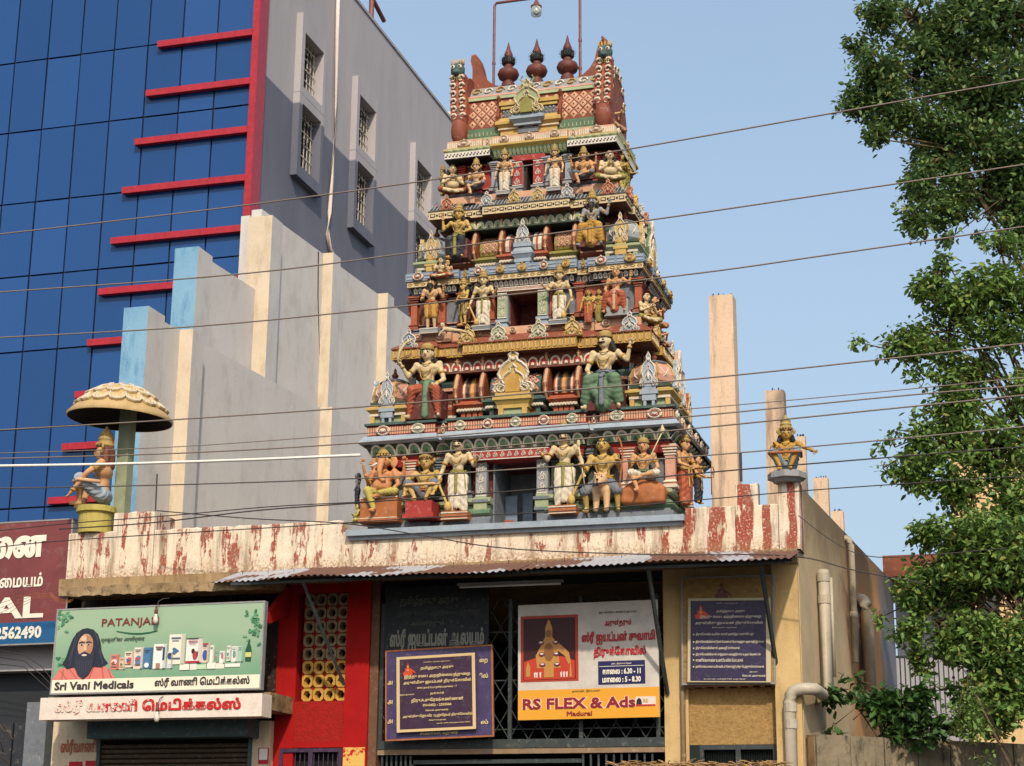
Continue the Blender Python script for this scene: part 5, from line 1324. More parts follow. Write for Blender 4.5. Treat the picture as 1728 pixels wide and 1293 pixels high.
# ================================================================== statues
_tmpc = bpy.context
def melt(mb, vox, smooth_it=4, fold=None):
    """join overlapping limbs into one continuous skin"""
    me = mb.mesh('tmp', []); o = bpy.data.objects.new('tmp', me); COL.objects.link(o)
    r = o.modifiers.new('r', 'REMESH'); r.mode = 'VOXEL'; r.voxel_size = vox
    s = o.modifiers.new('s', 'SMOOTH'); s.iterations = smooth_it; s.factor = .5
    dg = bpy.context.evaluated_depsgraph_get(); dg.update()
    ev = o.evaluated_get(dg).to_mesh()
    vs = [v.co.copy() for v in ev.vertices]; ns = [v.normal.copy() for v in ev.vertices]; fs = [tuple(p.vertices) for p in ev.polygons]
    o.evaluated_get(dg).to_mesh_clear(); bpy.data.objects.remove(o); bpy.data.meshes.remove(me)
    if fold: vs = [v+n*fold(v) for v, n in zip(vs, ns)]
    return vs, fs
def V3(*a): return Vector(a)
def hand(mb, w_, d, curl=.5, sc_=1.0, side=1):
    """five short bent fingers at the wrist point w_, pointing along d"""
    d = Vector(d).normalized(); w_ = Vector(w_)
    x = d.cross(Vector((0, 1, 0)));
    if x.length < .2: x = Vector((1, 0, 0))
    x.normalize(); y = x.cross(d)
    for k, (off, L) in enumerate(((-.018,.038),(-.006,.045),(.006,.042),(.018,.032))):
        a = w_+d*.045+x*off; b1 = a+d*L*.55*sc_; c = b1+(d*(1-curl)-y*curl)*L*.6
        mb.tube([a, b1, c], [.0085,.008,.006], 5)
    a = w_+d*.02+x*side*.02; mb.tube([a, a+x*side*.018+d*.015, a+x*side*.02+d*.038], [.009,.008,.006], 5)
def limb_pt(a, b, t): return Vector(a).lerp(Vector(b), t)
POSES = {
 'stand': dict(pel=.50, arms={-1:((-.20,.0,.60),(-.22,-.05,.42)), 1:((.20,.0,.60),(.20,-.06,.45))}, legs={-1:((-.065,-.015,.27),(-.065,.01,.045)), 1:((.065,-.02,.27),(.07,.0,.045))}),
 'guardL': dict(pel=.50, arms={-1:((-.21,.01,.61),(-.245,-.06,.44)), 1:((.215,-.02,.64),(.27,-.10,.70))}, legs={-1:((-.065,-.015,.27),(-.065,.01,.045)), 1:((.07,-.03,.27),(.08,.0,.045))}),
 'guardR': dict(pel=.50, arms={1:((.21,.01,.61),(.25,-.06,.44)), -1:((-.215,-.02,.64),(-.27,-.10,.71))}, legs={-1:((-.07,-.03,.27),(-.08,0,.045)), 1:((.065,-.015,.27),(.065,.01,.045))}),
 'bless': dict(pel=.50, arms={-1:((-.19,.0,.62),(-.12,-.12,.60)), 1:((.22,-.0,.64),(.25,-.08,.77))}, legs={-1:((-.06,-.02,.27),(-.06,.0,.045)), 1:((.065,-.02,.27),(.07,.0,.045))}),
 'pray': dict(pel=.50, arms={-1:((-.18,-.05,.62),(-.02,-.16,.68)), 1:((.18,-.05,.62),(.02,-.16,.68))}, legs={-1:((-.055,-.015,.27),(-.055,.0,.045)), 1:((.055,-.015,.27),(.055,.0,.045))}),
 'throne': dict(pel=.34, arms={-1:((-.235,-.02,.49),(-.29,-.10,.62)), 1:((.19,-.02,.43),(.14,-.16,.36))}, legs={-1:((-.17,-.20,.30),(-.20,-.15,.05)), 1:((.17,-.20,.30),(.17,-.15,.05))}),
 'throneR': dict(pel=.34, arms={-1:((-.20,-.02,.44),(-.13,-.17,.36)), 1:((.25,-.02,.52),(.30,-.06,.68))}, legs={-1:((-.16,-.20,.30),(-.19,-.15,.05)), 1:((.17,-.20,.30),(.19,-.15,.05))}),
 'tallseat': dict(pel=.41, arms={-1:((-.235,-.02,.56),(-.29,-.10,.69)), 1:((.20,-.02,.50),(.16,-.15,.42))}, legs={-1:((-.14,-.17,.35),(-.19,-.11,.05)), 1:((.14,-.17,.35),(.16,-.11,.05))}),
 'tallseatR': dict(pel=.41, arms={-1:((-.20,-.02,.51),(-.15,-.15,.43)), 1:((.25,-.02,.60),(.29,-.06,.76))}, legs={-1:((-.14,-.17,.35),(-.20,-.11,.05)), 1:((.14,-.17,.35),(.17,-.11,.05))}),
 'half': dict(pel=.30, arms={-1:((-.19,-.02,.42),(-.16,-.15,.48)), 1:((.2,-.02,.42),(.20,-.14,.36))}, legs={-1:((-.13,-.2,.31),(-.05,-.2,.07)), 1:((.2,-.17,.30),(.02,-.21,.27))}),
 'lotus': dict(pel=.09, arms={-1:((-.19,-.04,.22),(-.18,-.14,.30)), 1:((.19,-.04,.22),(.18,-.14,.30))}, legs={-1:((-.22,-.12,.06),(.02,-.2,.035)), 1:((.22,-.12,.06),(-.02,-.17,.045))}),
 'prayseat': dict(pel=.10, arms={-1:((-.18,-.08,.22),(-.02,-.18,.30)), 1:((.18,-.08,.22),(.02,-.18,.30))}, legs={-1:((-.22,-.12,.08),(.02,-.2,.035)), 1:((.22,-.12,.08),(-.02,-.17,.05))}),
 'squat': dict(pel=.12, arms={-1:((-.20,-.06,.30),(-.13,-.22,.34)), 1:((.22,-.14,.33),(.36,-.22,.25))}, legs={-1:((-.15,-.2,.27),(-.06,-.2,.045)), 1:((.15,-.2,.27),(.06,-.2,.045))}),
 'squat2': dict(pel=.12, arms={-1:((-.22,-.10,.30),(-.19,-.24,.12)), 1:((.22,-.10,.30),(.19,-.24,.12))}, legs={-1:((-.17,-.18,.25),(-.07,-.2,.045)), 1:((.17,-.18,.25),(.07,-.2,.045))}),
 'ride': dict(pel=.36, arms={-1:((-.19,-.02,.50),(-.2,-.14,.52)), 1:((.19,-.02,.50),(.19,-.13,.55))}, legs={-1:((-.18,-.12,.24),(-.17,-.06,.05)), 1:((.18,-.12,.24),(.17,-.06,.05))}),
 'bow': dict(pel=.50, arms={-1:((-.19,-.06,.62),(-.1,-.17,.56)), 1:((.18,-.06,.60),(.16,-.2,.58))}, legs={-1:((-.065,-.02,.27),(-.065,.0,.045)), 1:((.065,-.02,.27),(.07,.0,.045))}),
 'armup': dict(pel=.42, arms={-1:((-.27,-.0,.60),(-.27,-.04,.80)), 1:((.22,-.02,.56),(.17,-.15,.48))}, legs={-1:((-.10,-.16,.35),(-.13,-.1,.05)), 1:((.10,-.16,.35),(.10,-.11,.05))}),
}
def fig(label, px, py0, py1, Y, pose='stand', skin='cream', cloth='ivory', style='dhoti', sash='olive', crown='dgold', ch=.17, ctype='tall', hair='black',
        beard=None, tash=False, neck=2, rz=0, yaw=0, top=None, extra=None, group=None, belly=0, female=False, chair=None, arms4=False, det=1, T=None, vox=.0135, cat='statue', band=None, name='statue', lean=0):
    ps = POSES[pose]; pel = ps['pel']; lift = pel-.50
    p = at(px, py0, Y=Y); pt = at(px, py1, Y=Y)
    tot = 1.0+lift+(ch if crown else 0)
    s = (pt.z-p.z)/(T or tot)
    t = thing(name, label, cat, (p.x, Y, p.z), rz, group, s); t.scale = (s*1.05, s*1.05, s)
    zc = lambda z: z+lift
    sh = {k: V3(k*.138+lean*.6, .0, zc(.795)) for k in (-1, 1)}
    hp = V3(lean*1.0, -.015, zc(.925))
    mb = MB()
    # trunk
    mb.ell((lean*.45, .0, zc(.73)), (.125, .08, .095), 12, 8); mb.ell((lean*.2, 0, zc(.62)), (.072+belly*.6, .056+belly*.6, .09), 12, 8); mb.ell((0, 0, zc(.52)), (.092, .07, .075), 12, 8)
    if belly: mb.ell((0, -.05-belly*.4, zc(.60)), (.11+belly*.3, .09+belly*.3, .095), 12, 8)
    for k in (-1, 1):
        mb.ell(tuple(sh[k]), (.045,.045,.045), 8, 6)
        if female: mb.ell((k*.048, -.07, zc(.74)), (.04,.035,.037), 8, 6)
        else: mb.ell((k*.052, -.052, zc(.755)), (.05,.028,.035), 8, 6)
    mb.cap((lean*.6, 0, zc(.80)), (lean*.9, -.005, zc(.88)), .04, .036)
    # head (rotated by yaw)
    R = Matrix.Translation(hp+V3(0,0,.008)) @ Matrix.Rotation(yaw, 4, 'Z') @ Matrix.Scale(1.2, 4)
    hm = MB(R); hm.ell((0,0,.0), (.058,.066,.075), 12, 9); hm.ell((0,-.02,-.035), (.042,.045,.04), 10, 7)
    if ctype != 'elephant':
        hm.cap((0,-.062,.014), (0,-.078,-.016), .007, .012, 6)
    hm.ell((-.06,.01,-.005), (.012,.018,.026), 6, 5); hm.ell((.06,.01,-.005), (.012,.018,.026), 6, 5)
    mb.v += []; b0 = len(mb.v); mb.v += hm.v; mb.f += [tuple(i+b0 for i in f) for f in hm.f]; mb.m += hm.m
    ell_ = {}
    for k in (-1, 1):
        e, w_ = ps['arms'][k]; e = V3(e[0]+lean*.5, e[1], e[2]); w_ = V3(*w_)+V3(lean*.5,0,0)
        mb.cap(sh[k], e, .038, .03); mb.cap(e, w_, .031, .021); d = (w_-e).normalized(); mb.cap(w_, w_+d*.035, .021, .024, fl=.7); ell_[k] = (e, w_, d)
        if arms4:
            e2 = V3(k*.25, .03, zc(.74)); w2 = V3(k*.27, -.03, zc(.90)); mb.cap(sh[k], e2, .034, .027); mb.cap(e2, w2, .026, .019); ell_[k*2] = (e2, w2, V3(0,0,1))
    hipz = pel-.01
    legs = {}
    for k in (-1, 1):
        kn, an = V3(*ps['legs'][k][0]), V3(*ps['legs'][k][1]); hi = V3(k*.058, 0, hipz)
        mb.cap(hi, kn, .066, .046); mb.cap(kn, an, .045, .026)
        fd = V3(k*.3, -1, 0).normalized() if pose not in ('lotus','prayseat') else V3(-k, -.2, 0).normalized()
        if pose == 'half' and k == 1: fd = V3(-1,-.2,-.2).normalized()
        mb.cap(an+V3(0,.01,-.018), an+fd*.08+V3(0,0,-.026), .024, .017, fl=1.3); legs[k] = (hi, kn, an)
    if extra == 'ganesha':
        # elephant head: big ears, trunk curling to the left
        mb.ell(tuple(hp+V3(0,-.02,0)), (.085,.08,.085), 12, 8)
        tr = [V3(0,-.09,.0), V3(0,-.13,-.07), V3(.0,-.15,-.15), V3(.01,-.15,-.23), V3(.05,-.16,-.28), V3(.085,-.16,-.27)]
        for i in range(5): mb.cap(hp+tr[i], hp+tr[i+1], .048-.006*i, .042-.006*i)
        for k in (-1, 1): mb.ell(tuple(hp+V3(k*.125,.02,.0)), (.062,.016,.085), 10, 7)
    vs, fs = melt(mb, vox, 3)
    sk = MB(); sk.add(vs, fs)
    if det:
        for k, (e, w_, d) in ell_.items(): hand(sk, w_, d if abs(k) < 2 else V3(0,0,1), .45, side=-1 if k > 0 else 1)
    sk.build('body', M[skin], t, smooth=True, world=False)
    # ---------------- clothes
    g = MB(); cz = pel
    g.ell((0,0,cz), (.104,.08,.07), 12, 8)
    fold = None
    if style in ('dhoti','sari','pants'):
        for k in (-1, 1):
            hi, kn, an = legs[k]; g.cap(hi, kn, .078, .062); g.cap(kn, an+V3(0,0,.01), .06, .052 if style != 'pants' else .034)
        if pose in ('stand','guardL','guardR','bless','pray','bow'):
            if style == 'sari': g.cap((0,0,.44), (0,0,.06), .09, .085)
            g.cap((0,-.045,.46), (0,-.055,.08), .03, .03)
            fold = lambda v: .006*math.sin(v.x*210)+(.004*math.sin(v.z*60+abs(v.x)*60) if v.z < .45 else 0)
        else:
            fold = lambda v: .005*math.sin((v.z+abs(v.x)*.8)*150)
    elif style == 'robe':
        for k in (-1, 1):
            hi, kn, an = legs[k]; g.cap(hi, kn, .078, .072); g.cap(kn, an+V3(0,.01,.06), .072, .062)
            g.cap(limb_pt(kn, an, .2), V3(0,-.13,.10), .06, .06)
        g.cap((0,-.08,.28), (0,-.10,.07), .10, .10); g.ell((0,-.07,.22), (.16,.10,.20), 12, 8)
        fold = lambda v: .0026*math.sin((v.z-abs(abs(v.x)-.15)**2*5)*110)
    elif style == 'short':
        for k in (-1, 1):
            hi, kn, an = legs[k]; g.cap(hi, limb_pt(hi, kn, 1.0), .08, .062)
        fold = lambda v: .005*math.sin(v.x*180+v.z*60)
    gv, gf = melt(g, vox*1.05, 2, fold)
    gm = MB(); gm.add(gv, gf); gar = gm.build('garment', M[cloth], t, smooth=True, world=False)
    if sash:
        b = MB(); 
        for dz, r in ((.0,.016),(.022,.014)):
            b.tube([(.102*math.cos(a), .082*math.sin(a)-(.0 if not belly else .02), cz+.05+dz+.012*math.sin(a*3)) for a in [k*2*PI/16 for k in range(16)]], r, 6, closed=True)
        if style != 'robe' and pel > .45: b.cap((.09,-.05,cz+.05), (.11,-.04,cz-.16), .02, .03, 6, fl=.4); b.cap((0,-.085,cz+.04), (0,-.095,cz-.22), .022, .018, 6, fl=.4)
        elif pose == 'tallseat': b.cap((0,-.09,cz+.04), (0,-.13,cz-.12), .045, .035, 6, fl=.5); b.cap((0,-.13,cz-.12), (0,-.12,.05), .035, .05, 6, fl=.5)
        elif style == 'robe': b.cap((0,-.12,cz+.02), (0,-.215,cz-.04), .03, .03, 6, fl=.5); b.cap((0,-.215,cz-.04), (0,-.2,.06), .03, .035, 6, fl=.5)
        b.build('sash', M[sash], t, smooth=True, world=False)
    # ---------------- hair and beard
    def hmb(): return MB(R)
    if hair and ctype != 'elephant':
        b = hmb(); b.ell((0,.022,.018), (.064,.06,.07), 10, 7)
        for k in (-1, 1): b.cap((k*.05,.025,0), (k*.085,.04,-.10), .03, .028, 7)
        b.cap((0,.04,0), (0,.05,-.12), .05, .045, 8)
        hv, hf = melt(b, vox, 2); hb = MB(); hb.add(hv, hf); hb.build('hair', M[hair], t, smooth=True, world=False)
    b = hmb(); det_ = False
    if ctype != 'elephant':
        for k in (-1, 1):
            b.ell((k*.025,-.058,.006), (.016,.007,.0085), 6, 4, 0); b.ell((k*.025,-.064,.005), (.0075,.004,.0075), 5, 4, 1)
            b.tube([(k*.008,-.064,.022),(k*.024,-.064,.030),(k*.045,-.054,.024)], .0052, 4, 1)
        b.ell((0,-.064,-.036), (.016,.006,.0055), 6, 4, 2); b.ell((0,-.067,.04), (.006,.004,.012), 5, 4, 2)
        if tash: 
            for k in (-1, 1): b.tube([(0,-.07,-.024),(k*.022,-.068,-.027),(k*.045,-.05,-.018)], [.009,.008,.003], 5, 1)
    else:
        for k in (-1, 1): b.ell((k*.05,-.085,.02), (.012,.008,.009), 6, 4, 0); b.ell((k*.05,-.092,.02), (.006,.004,.007), 5, 4, 1)
        b.cap((-.045,-.10,-.045), (-.07,-.16,-.08), .014, .006, 6, 0)
    b.build('face_paint', [M['white'], M['black'], M['red']], t, world=False)
    if beard:
        b = hmb(); b.ell((0,-.04,-.06), (.045,.035,.035), 8, 6); b.cap((0,-.05,-.07), (0,-.06,-.15), .04, .02); 
        for k in (-1, 1): b.tube([(0,-.07,-.024),(k*.022,-.068,-.03),(k*.04,-.05,-.05)], [.01,.01,.008], 5)
        b.build('beard', M[beard], t, smooth=True, world=False)
    # ---------------- crown and jewellery
    if crown:
        b = hmb(); r = .066
        if ctype == 'elephant': r = .072
        if ctype in ('tall','elephant'):
            b.lathe([(r*.98,0),(r*1.06,.010),(r*.98,.026),(r*.93,.03),(r*.9,.06),(r*.97,.064),(r*.92,.072),(r*.84,.076),(r*.8,.105),(r*.86,.109),(r*.8,.116),(r*.6,.122),(r*.5,.138),(r*.55,.142),(r*.3,.152),(r*.18,.156),(r*.25,.166),(.004,.18)], (0,.008,.04+(.035 if ctype == 'elephant' else 0)), 12)
            for k in range(7): a = -PI/2+(k-3)*.42; b.ell((r*1.05*math.cos(a), .008+r*1.05*math.sin(a), .062), (.012,.012,.02 if k == 3 else .014), 6, 4)
            for k in (-1, 1): b.ell((k*.07,.0,-.005), (.012,.02,.02), 6, 4); b.ell((k*.085,.01,.03), (.02,.012,.03), 6, 4)
        elif ctype == 'bun':
            b.lathe([(r*1.0,0),(r*1.04,.015),(r*.95,.03)], (0,.005,.035), 12); b.ell((0,.02,.085), (.04,.045,.04), 8, 6)
        elif ctype == 'cap':
            b.lathe([(r*1.02,0),(r*1.12,.012),(r*1.0,.035),(r*1.03,.04),(r*.85,.06),(r*.5,.075),(.01,.08)], (0,.005,.03), 12)
        b.build('crown', M[crown], t, smooth=True, world=False)
    b = MB(); jm = 'ochre' if skin != 'gold' else 'dgold'
    for i in range(neck):
        dz, rx = (.02, .05) if i == 0 else ((-.03, .07) if i == 1 else (-.09, .075))
        b.tube([(lean*.5+rx*math.cos(a), -.03-.066*max(0, -math.sin(a))**.6+(.03 if math.sin(a) > 0 else 0), zc(.80)+dz*(1 if math.sin(a) < 0 else 0)-.045*max(0, -math.sin(a))*(1+i)) for a in [k*2*PI/16 for k in range(16)]], .0075-.001*i, 5, closed=True)
    b.ell((lean*.5, -.098, zc(.80)-.075-.05*max(0, neck-1)), (.02,.01,.02), 6, 4)
    if neck: b.build('necklace', M[jm], t, smooth=True, world=False)
    for k, (e, w_, d) in ell_.items():
        if abs(k) == 1 and neck:
            m_ = limb_pt(sh[k], e, .55); q = (e-sh[k]).normalized(); b = MB(); b.tube([m_-q*.012, m_+q*.012], .041, 9); b.build('armlet', M[jm], t, smooth=True, world=False)
            m_ = w_-d*.02; b = MB(); b.tube([m_-d*.012, m_+d*.012], .028, 9); b.build('bracelet', M[jm], t, smooth=True, world=False)
    # ---------------- things held, seats
    E_ = lambda nm, b_, mt, sm=True: b_.build(nm, mt, t, smooth=sm, world=False)
    if extra == 'maceL' or extra == 'maceR':
        k = -1 if extra == 'maceL' else 1; w_ = ell_[k][1]; b = MB(); b.cap((w_.x, w_.y-.02, w_.z), (w_.x-k*.13, w_.y-.03, .13), .014, .02); b.ell((w_.x-k*.145, w_.y-.03, .085), (.05,.05,.07), 10, 7); E_('mace', b, M['gold'])
    if extra in ('swordL',):
        w_ = ell_[-1][1]+ell_[-1][2]*.05; b = MB(); P = [w_+V3(0,-.03,-.04), w_+V3(-.01,-.03,.04), w_+V3(.02,-.03,.14), w_+V3(.09,-.03,.23), w_+V3(.18,-.03,.27)]; b.tube(P, [.012,.018,.02,.018,.004], 6); E_('sword', b, M['cream'])
    if extra == 'spear':
        b = MB(); w_ = ell_[1][1]; b.tube([(w_.x-.16, w_.y-.04, w_.z-.02), (w_.x+.09, w_.y-.05, .86)], .009, 6); b.lathe([(.004,-.07),(.035,-.03),(.03,.0),(.006,.07)], (w_.x+.105, w_.y-.05, .92), 8, sy=.4); E_('spear', b, M['cream'])
    if extra in ('bow', 'ride'):
        w_ = ell_[1][1]; b = MB(); b.tube([(w_.x+.01*math.sin(a*3)+.05*math.cos(a), w_.y-.03, w_.z+.30*math.sin(a)) for a in [-1.5+.3*i for i in range(11)]], .011, 6); E_('bow', b, M['tan'])
        if extra == 'ride':
            w_ = ell_[-1][1]; b = MB(); b.tube([(w_.x+.04, w_.y-.03, .25), (w_.x-.03, w_.y-.03, .75)], .008, 6); b.ell((w_.x-.035, w_.y-.03, .79), (.022,.012,.045), 6, 5); E_('arrow', b, M['cream'])
    if extra == 'crook':
        w_ = ell_[1][1]; b = MB(); b.tube([(w_.x,w_.y-.03,.2),(w_.x,w_.y-.03,w_.z+.12)]+[(w_.x+.07-.07*math.cos(a), w_.y-.03, w_.z+.14+.09*math.sin(a)) for a in (0,.6,1.2,1.8,2.4,3,3.5)], .011, 6); E_('crook_staff', b, M['tan'])
    if extra == 'tiger':
        pass
    if band:      # cloth band tied round the knees
        b = MB(); kn = [legs[-1][1], legs[1][1]]; b.tube([(kn[0].x-.03,0.02,kn[0].z-.04),(kn[0].x-.055,kn[0].y,kn[0].z-.02),(kn[0].x,kn[0].y-.055,kn[0].z-.03),(kn[1].x,kn[1].y-.055,kn[1].z-.03),(kn[1].x+.055,kn[1].y,kn[1].z-.02),(kn[1].x+.03,.02,kn[1].z-.04)], .02, 6); E_('yoga_band', b, M[band])
    if chair:
        kind, col = chair; b = MB()
        if kind == 'block': b.box(-.2,.2,-.12,.12,-.0,pel-.06); 
        if kind == 'blockG': b.box(-.24,.24,-.155,.1,-.06,pel-.06); b.box(-.26,.26,-.17,.11,-.09,-.05)
        if kind == 'blockR': b.box(-.17,.17,-.26,.06,-.2,.0); b.box(-.2,.2,-.28,.08,-.22,-.17)
        if kind == 'rock': 
            vs, fs = melt((lambda q: (q.ell((0,.0,.05),(.34,.15,.2),12,8), q.box(-.3,.3,-.12,.1,-.12,.1), q)[-1])(MB()), .025, 3, lambda v: .012*noise.noise(v*9)); b.add(vs, fs)
        if kind == 'wedge': b.prism([(-.2,-.06),(.25,-.06),(.25,.26),(-.2,.26),(-.14,.0)], -.14, .12, 'y')
        if kind == 'foot': b.box(-.17,.17,-.13,.1,-.09,.02)
        if kind == 'drum': b.lathe([(.17,-.14),(.2,-.1),(.25,-.09),(.25,-.015),(.2,.0),(.2,.01)], (0,-.06,0), 8)
        E_('pedestal', b, M[col], sm=(kind == 'rock'))
        if kind in ('blockG','foot'):
            b = MB(); z = -.0 if kind == 'foot' else pel-.07; w2, f_ = (.175,-.135) if kind == 'foot' else (.245,-.16)
            b.box(-w2,w2,f_-.004,f_,z-.01,z+.005); b.box(-w2,w2,f_-.004,f_,-.09 if kind == 'foot' else -.045,(-.08 if kind == 'foot' else -.035)); E_('pedestal_line', b, M['ivory'], False)
    return t, ps, s
F_ = fig
GL = 'white-dhoti guardian statues flanking the tower doors'
# ---- bottom storey
F_('elephant-headed deity statue seated on an orange block at the lower left of the tower', 646, 873, 745, 21.96, 'half', 'orange', 'lime', 'pants', 'green', 'dgold', ch=.21, ctype='elephant', hair=None, extra='ganesha', belly=.05, arms4=True, chair=('blockG','tan'), neck=2)
F_('gold crowned statue squatting with bound knees on a red pedestal beside the elephant-headed one', 718, 852, 748, 22.02, 'squat2', 'gold', 'slate', 'short', 'tan', 'dgold', ch=.20, chair=('blockR','red'), neck=3, band='peach')
F_('crowned guardian statue with a mace, standing left of the large bottom doorway', 772, 868, 720, 21.93, 'guardL', 'cream', 'ivory', 'dhoti', 'olive', 'dgold', ch=.19, tash=True, extra='maceL', chair=('foot','tan'), group=GL)
F_('crowned moustached guardian statue with a mace, standing right of the large bottom doorway', 953, 858, 706, 21.93, 'guardR', 'cream', 'ivory', 'dhoti', 'olive', 'dgold', ch=.19, tash=True, extra='maceR', chair=('foot','tan'), group=GL)
tt, _, s_ = F_('long-haired archer statue riding the tiger in the bottom row', 1019, 868, 742, 22.0, 'ride', 'gold', 'slate', 'short', 'ochre', None, ch=0, neck=3, extra='ride')
# tiger under the rider
p = at(1019, 868, Y=22.0); tg = thing('tiger_statue', 'pale tiger statue with open mouth carrying the archer', 'statue', (p.x, 21.90, p.z), 0, None, s_)
b = MB(); b.ell((0,.12,.27), (.10,.24,.11), 12, 8); b.ell((0,-.08,.36), (.085,.08,.085), 12, 8); b.cap((0,-.12,.33), (0,-.17,.31), .06, .05)
for k in (-1, 1): b.cap((k*.06,-.02,.26), (k*.06,-.03,.04), .05, .032); b.cap((k*.06,-.03,.03), (k*.06,-.09,.025), .03, .026); b.cap((k*.07,.3,.24), (k*.07,.28,.04), .05, .03); b.ell((k*.065,-.06,.44), (.022,.015,.022), 6, 5)
vs, fs = melt(b, .013, 3); b = MB(); b.add(vs, fs); b.build('body', M['peach'], tg, smooth=True, world=False)
b = MB(); b.ell((0,-.21,.285), (.04,.02,.022), 8, 5, 0)
for k in (-1, 1): b.ell((k*.035,-.155,.385), (.014,.01,.01), 6, 4, 1); b.ell((k*.035,-.163,.385), (.006,.004,.007), 5, 4, 0); b.cap((k*.02,-.225,.30), (k*.02,-.23,.275), .005, .002, 5, 1)
b.ell((0,-.225,.335), (.018,.012,.012), 6, 4, 0)
for i in range(6): b.tube([(-.07+.02*i,-.14+abs(i-2.5)*.012,.42), (-.075+.022*i,-.16,.40)], .004, 4, 2)
b.build('muzzle', [M['black'], M['white'], M['brown']], tg, world=False)
F_('peach statue holding a spear, seated with one leg folded on a brown rock', 1087, 838, 738, 21.95, 'half', 'flesh', 'ivory', 'short', 'green', 'dgold', ch=.07, ctype='cap', extra='spear', chair=('rock','tan'), neck=3)
F_('crowned statue in a long red robe round the right corner of the bottom storey', 1156, 852, 728, 22.35, 'bow', 'flesh', 'brick', 'sari', 'gold', 'dgold', ch=.16, rz=rad(62), female=True, neck=2)
F_('bare-chested statue with a crook staff on the right side of the tower', 1178, 850, 772, 22.95, 'bow', 'flesh', 'navy', 'dhoti', 'gold', None, ch=0, rz=rad(75), extra='crook')
F_('small yellow kneeling statue at the left foot of the tower', 604, 884, 852, 21.95, 'prayseat', 'lime', 'lime', 'short', None, None, ch=0, rz=rad(-60), det=0, neck=0)
F_('small grey statue peeping out at the far left edge of the bottom storey', 603, 852, 800, 22.6, 'stand', 'slate', 'navy', 'dhoti', None, None, ch=0, rz=rad(-80), det=0, neck=0)
# ---- roof level 1
F_('large seated statue lifting a curved sword, in red breeches and green cloth', 722, 711, 574, 22.0, 'tallseat', 'cream', 'brick', 'pants', 'green', 'dgold', ch=.11, ctype='cap', extra='swordL', neck=3, chair=('block','maroon'), lean=-.02)
b = MB(); 
F_('large seated moustached statue in a wide green robe with one hand raised', 1022, 696, 557, 22.0, 'tallseatR', 'cream', 'green', 'robe', 'slate', 'dgold', ch=.075, ctype='cap', tash=True, neck=3, chair=('block','maroon'), yaw=rad(-25))
# ---- storey 1
F_('black-bearded ascetic statue raising a hand on the left of the middle storey', 727, 558, 468, 22.12, 'bless', 'peach', 'ochre', 'short', 'tan', 'black', ch=.06, ctype='bun', beard='black', chair=('foot','grey'))
F_('crowned statue with mace left of the middle doorway', 815, 553, 455, 22.12, 'guardL', 'cream', 'ivory', 'dhoti', 'olive', 'dgold', ch=.17, extra='maceL', chair=('foot','slate'), group=GL)
F_('crowned statue with mace right of the middle doorway', 944, 543, 447, 22.12, 'guardR', 'cream', 'ivory', 'dhoti', 'olive', 'dgold', ch=.17, extra='maceR', chair=('foot','slate'), group=GL)
F_('small blue and gold statue standing behind the crawling baby', 782, 549, 472, 22.2, 'bow', 'gold', 'dgold', 'short', 'navy', 'dgold', ch=.12, rz=rad(-35), hair='navy')
F_('left of the pair of small child statues beside the seated woman', 993, 545, 491, 22.14, 'stand', 'gold', 'brick', 'sari', 'ochre', None, ch=0, det=0, neck=2)
F_('right of the pair of small child statues beside the seated woman', 1011, 544, 490, 22.15, 'pray', 'gold', 'olive', 'sari', 'ochre', None, ch=0, det=0, neck=2)
F_('seated woman statue in a salmon sari on a grey wedge block', 1040, 531, 455, 22.12, 'tallseatR', 'flesh', 'brick', 'robe', 'salmon', None, ch=0, female=True, chair=('wedge','grey'), neck=2)
F_('blue-haired half statue with folded orange cloth above the left middle cornice', 743, 470, 437, 22.1, 'lotus', 'cream', 'brick', 'short', 'rust', None, ch=0, hair='navy', neck=1)
F_('orange companion statue squeezed beside the blue-haired one', 755, 468, 440, 22.14, 'lotus', 'peach', 'tan', 'short', None, 'gold', ch=.05, ctype='cap', hair=None, det=0, neck=0)
F_('small brown side statue at the far left edge of the middle storey', 692, 532, 497, 22.4, 'pray', 'flesh', 'brick', 'sari', None, 'black', ch=.05, ctype='bun', rz=rad(-60), det=0, neck=0)
F_('cream crouching statue with folded hands at the right corner of the middle storey', 1091, 546, 497, 22.35, 'prayseat', 'cream', 'olive', 'short', 'gold', None, ch=0, rz=rad(50))
F_('dark bearded side statue at the right corner of the middle storey', 1104, 553, 503, 22.7, 'prayseat', 'flesh', 'tan', 'short', 'black', None, ch=0, beard='black', rz=rad(70), neck=0)
F_('small brown statue jutting from the right edge above the gold fringe', 1114, 585, 545, 22.8, 'prayseat', 'flesh', 'slate', 'short', 'gold', None, ch=0, rz=rad(80), det=0, neck=0)
# crawling baby
p = at(760, 566, Y=22.0); bb = thing('baby_statue', 'cream statue of a crawling baby lying along the pink ledge', 'statue', (p.x, 22.0, p.z), 0, None, .42)
b = MB(); b.cap((-.16,0,.22), (.16,.02,.16), .085, .07); b.ell((-.27,-.02,.36), (.085,.085,.09)); b.cap((-.22,0,.24), (-.27,-.0,.32), .05, .05)
b.cap((-.2,-.06,.2), (-.3,-.08,.1), .04, .032); b.cap((-.3,-.08,.1), (-.36,-.1,.0), .03, .024); b.cap((-.16,.06,.2), (-.16,.06,.05), .04, .03); b.cap((.16,-.04,.15), (.36,-.05,.12), .06, .045); b.cap((.36,-.05,.12), (.56,-.04,.05), .045, .028); b.cap((.16,.05,.15), (.34,.08,.06), .06, .045); b.cap((.56,-.04,.05), (.62,-.06,.03), .028, .02)
vs, fs = melt(b, .016, 3); b = MB(); b.add(vs, fs); b.build('body', M['cream'], bb, smooth=True, world=False)
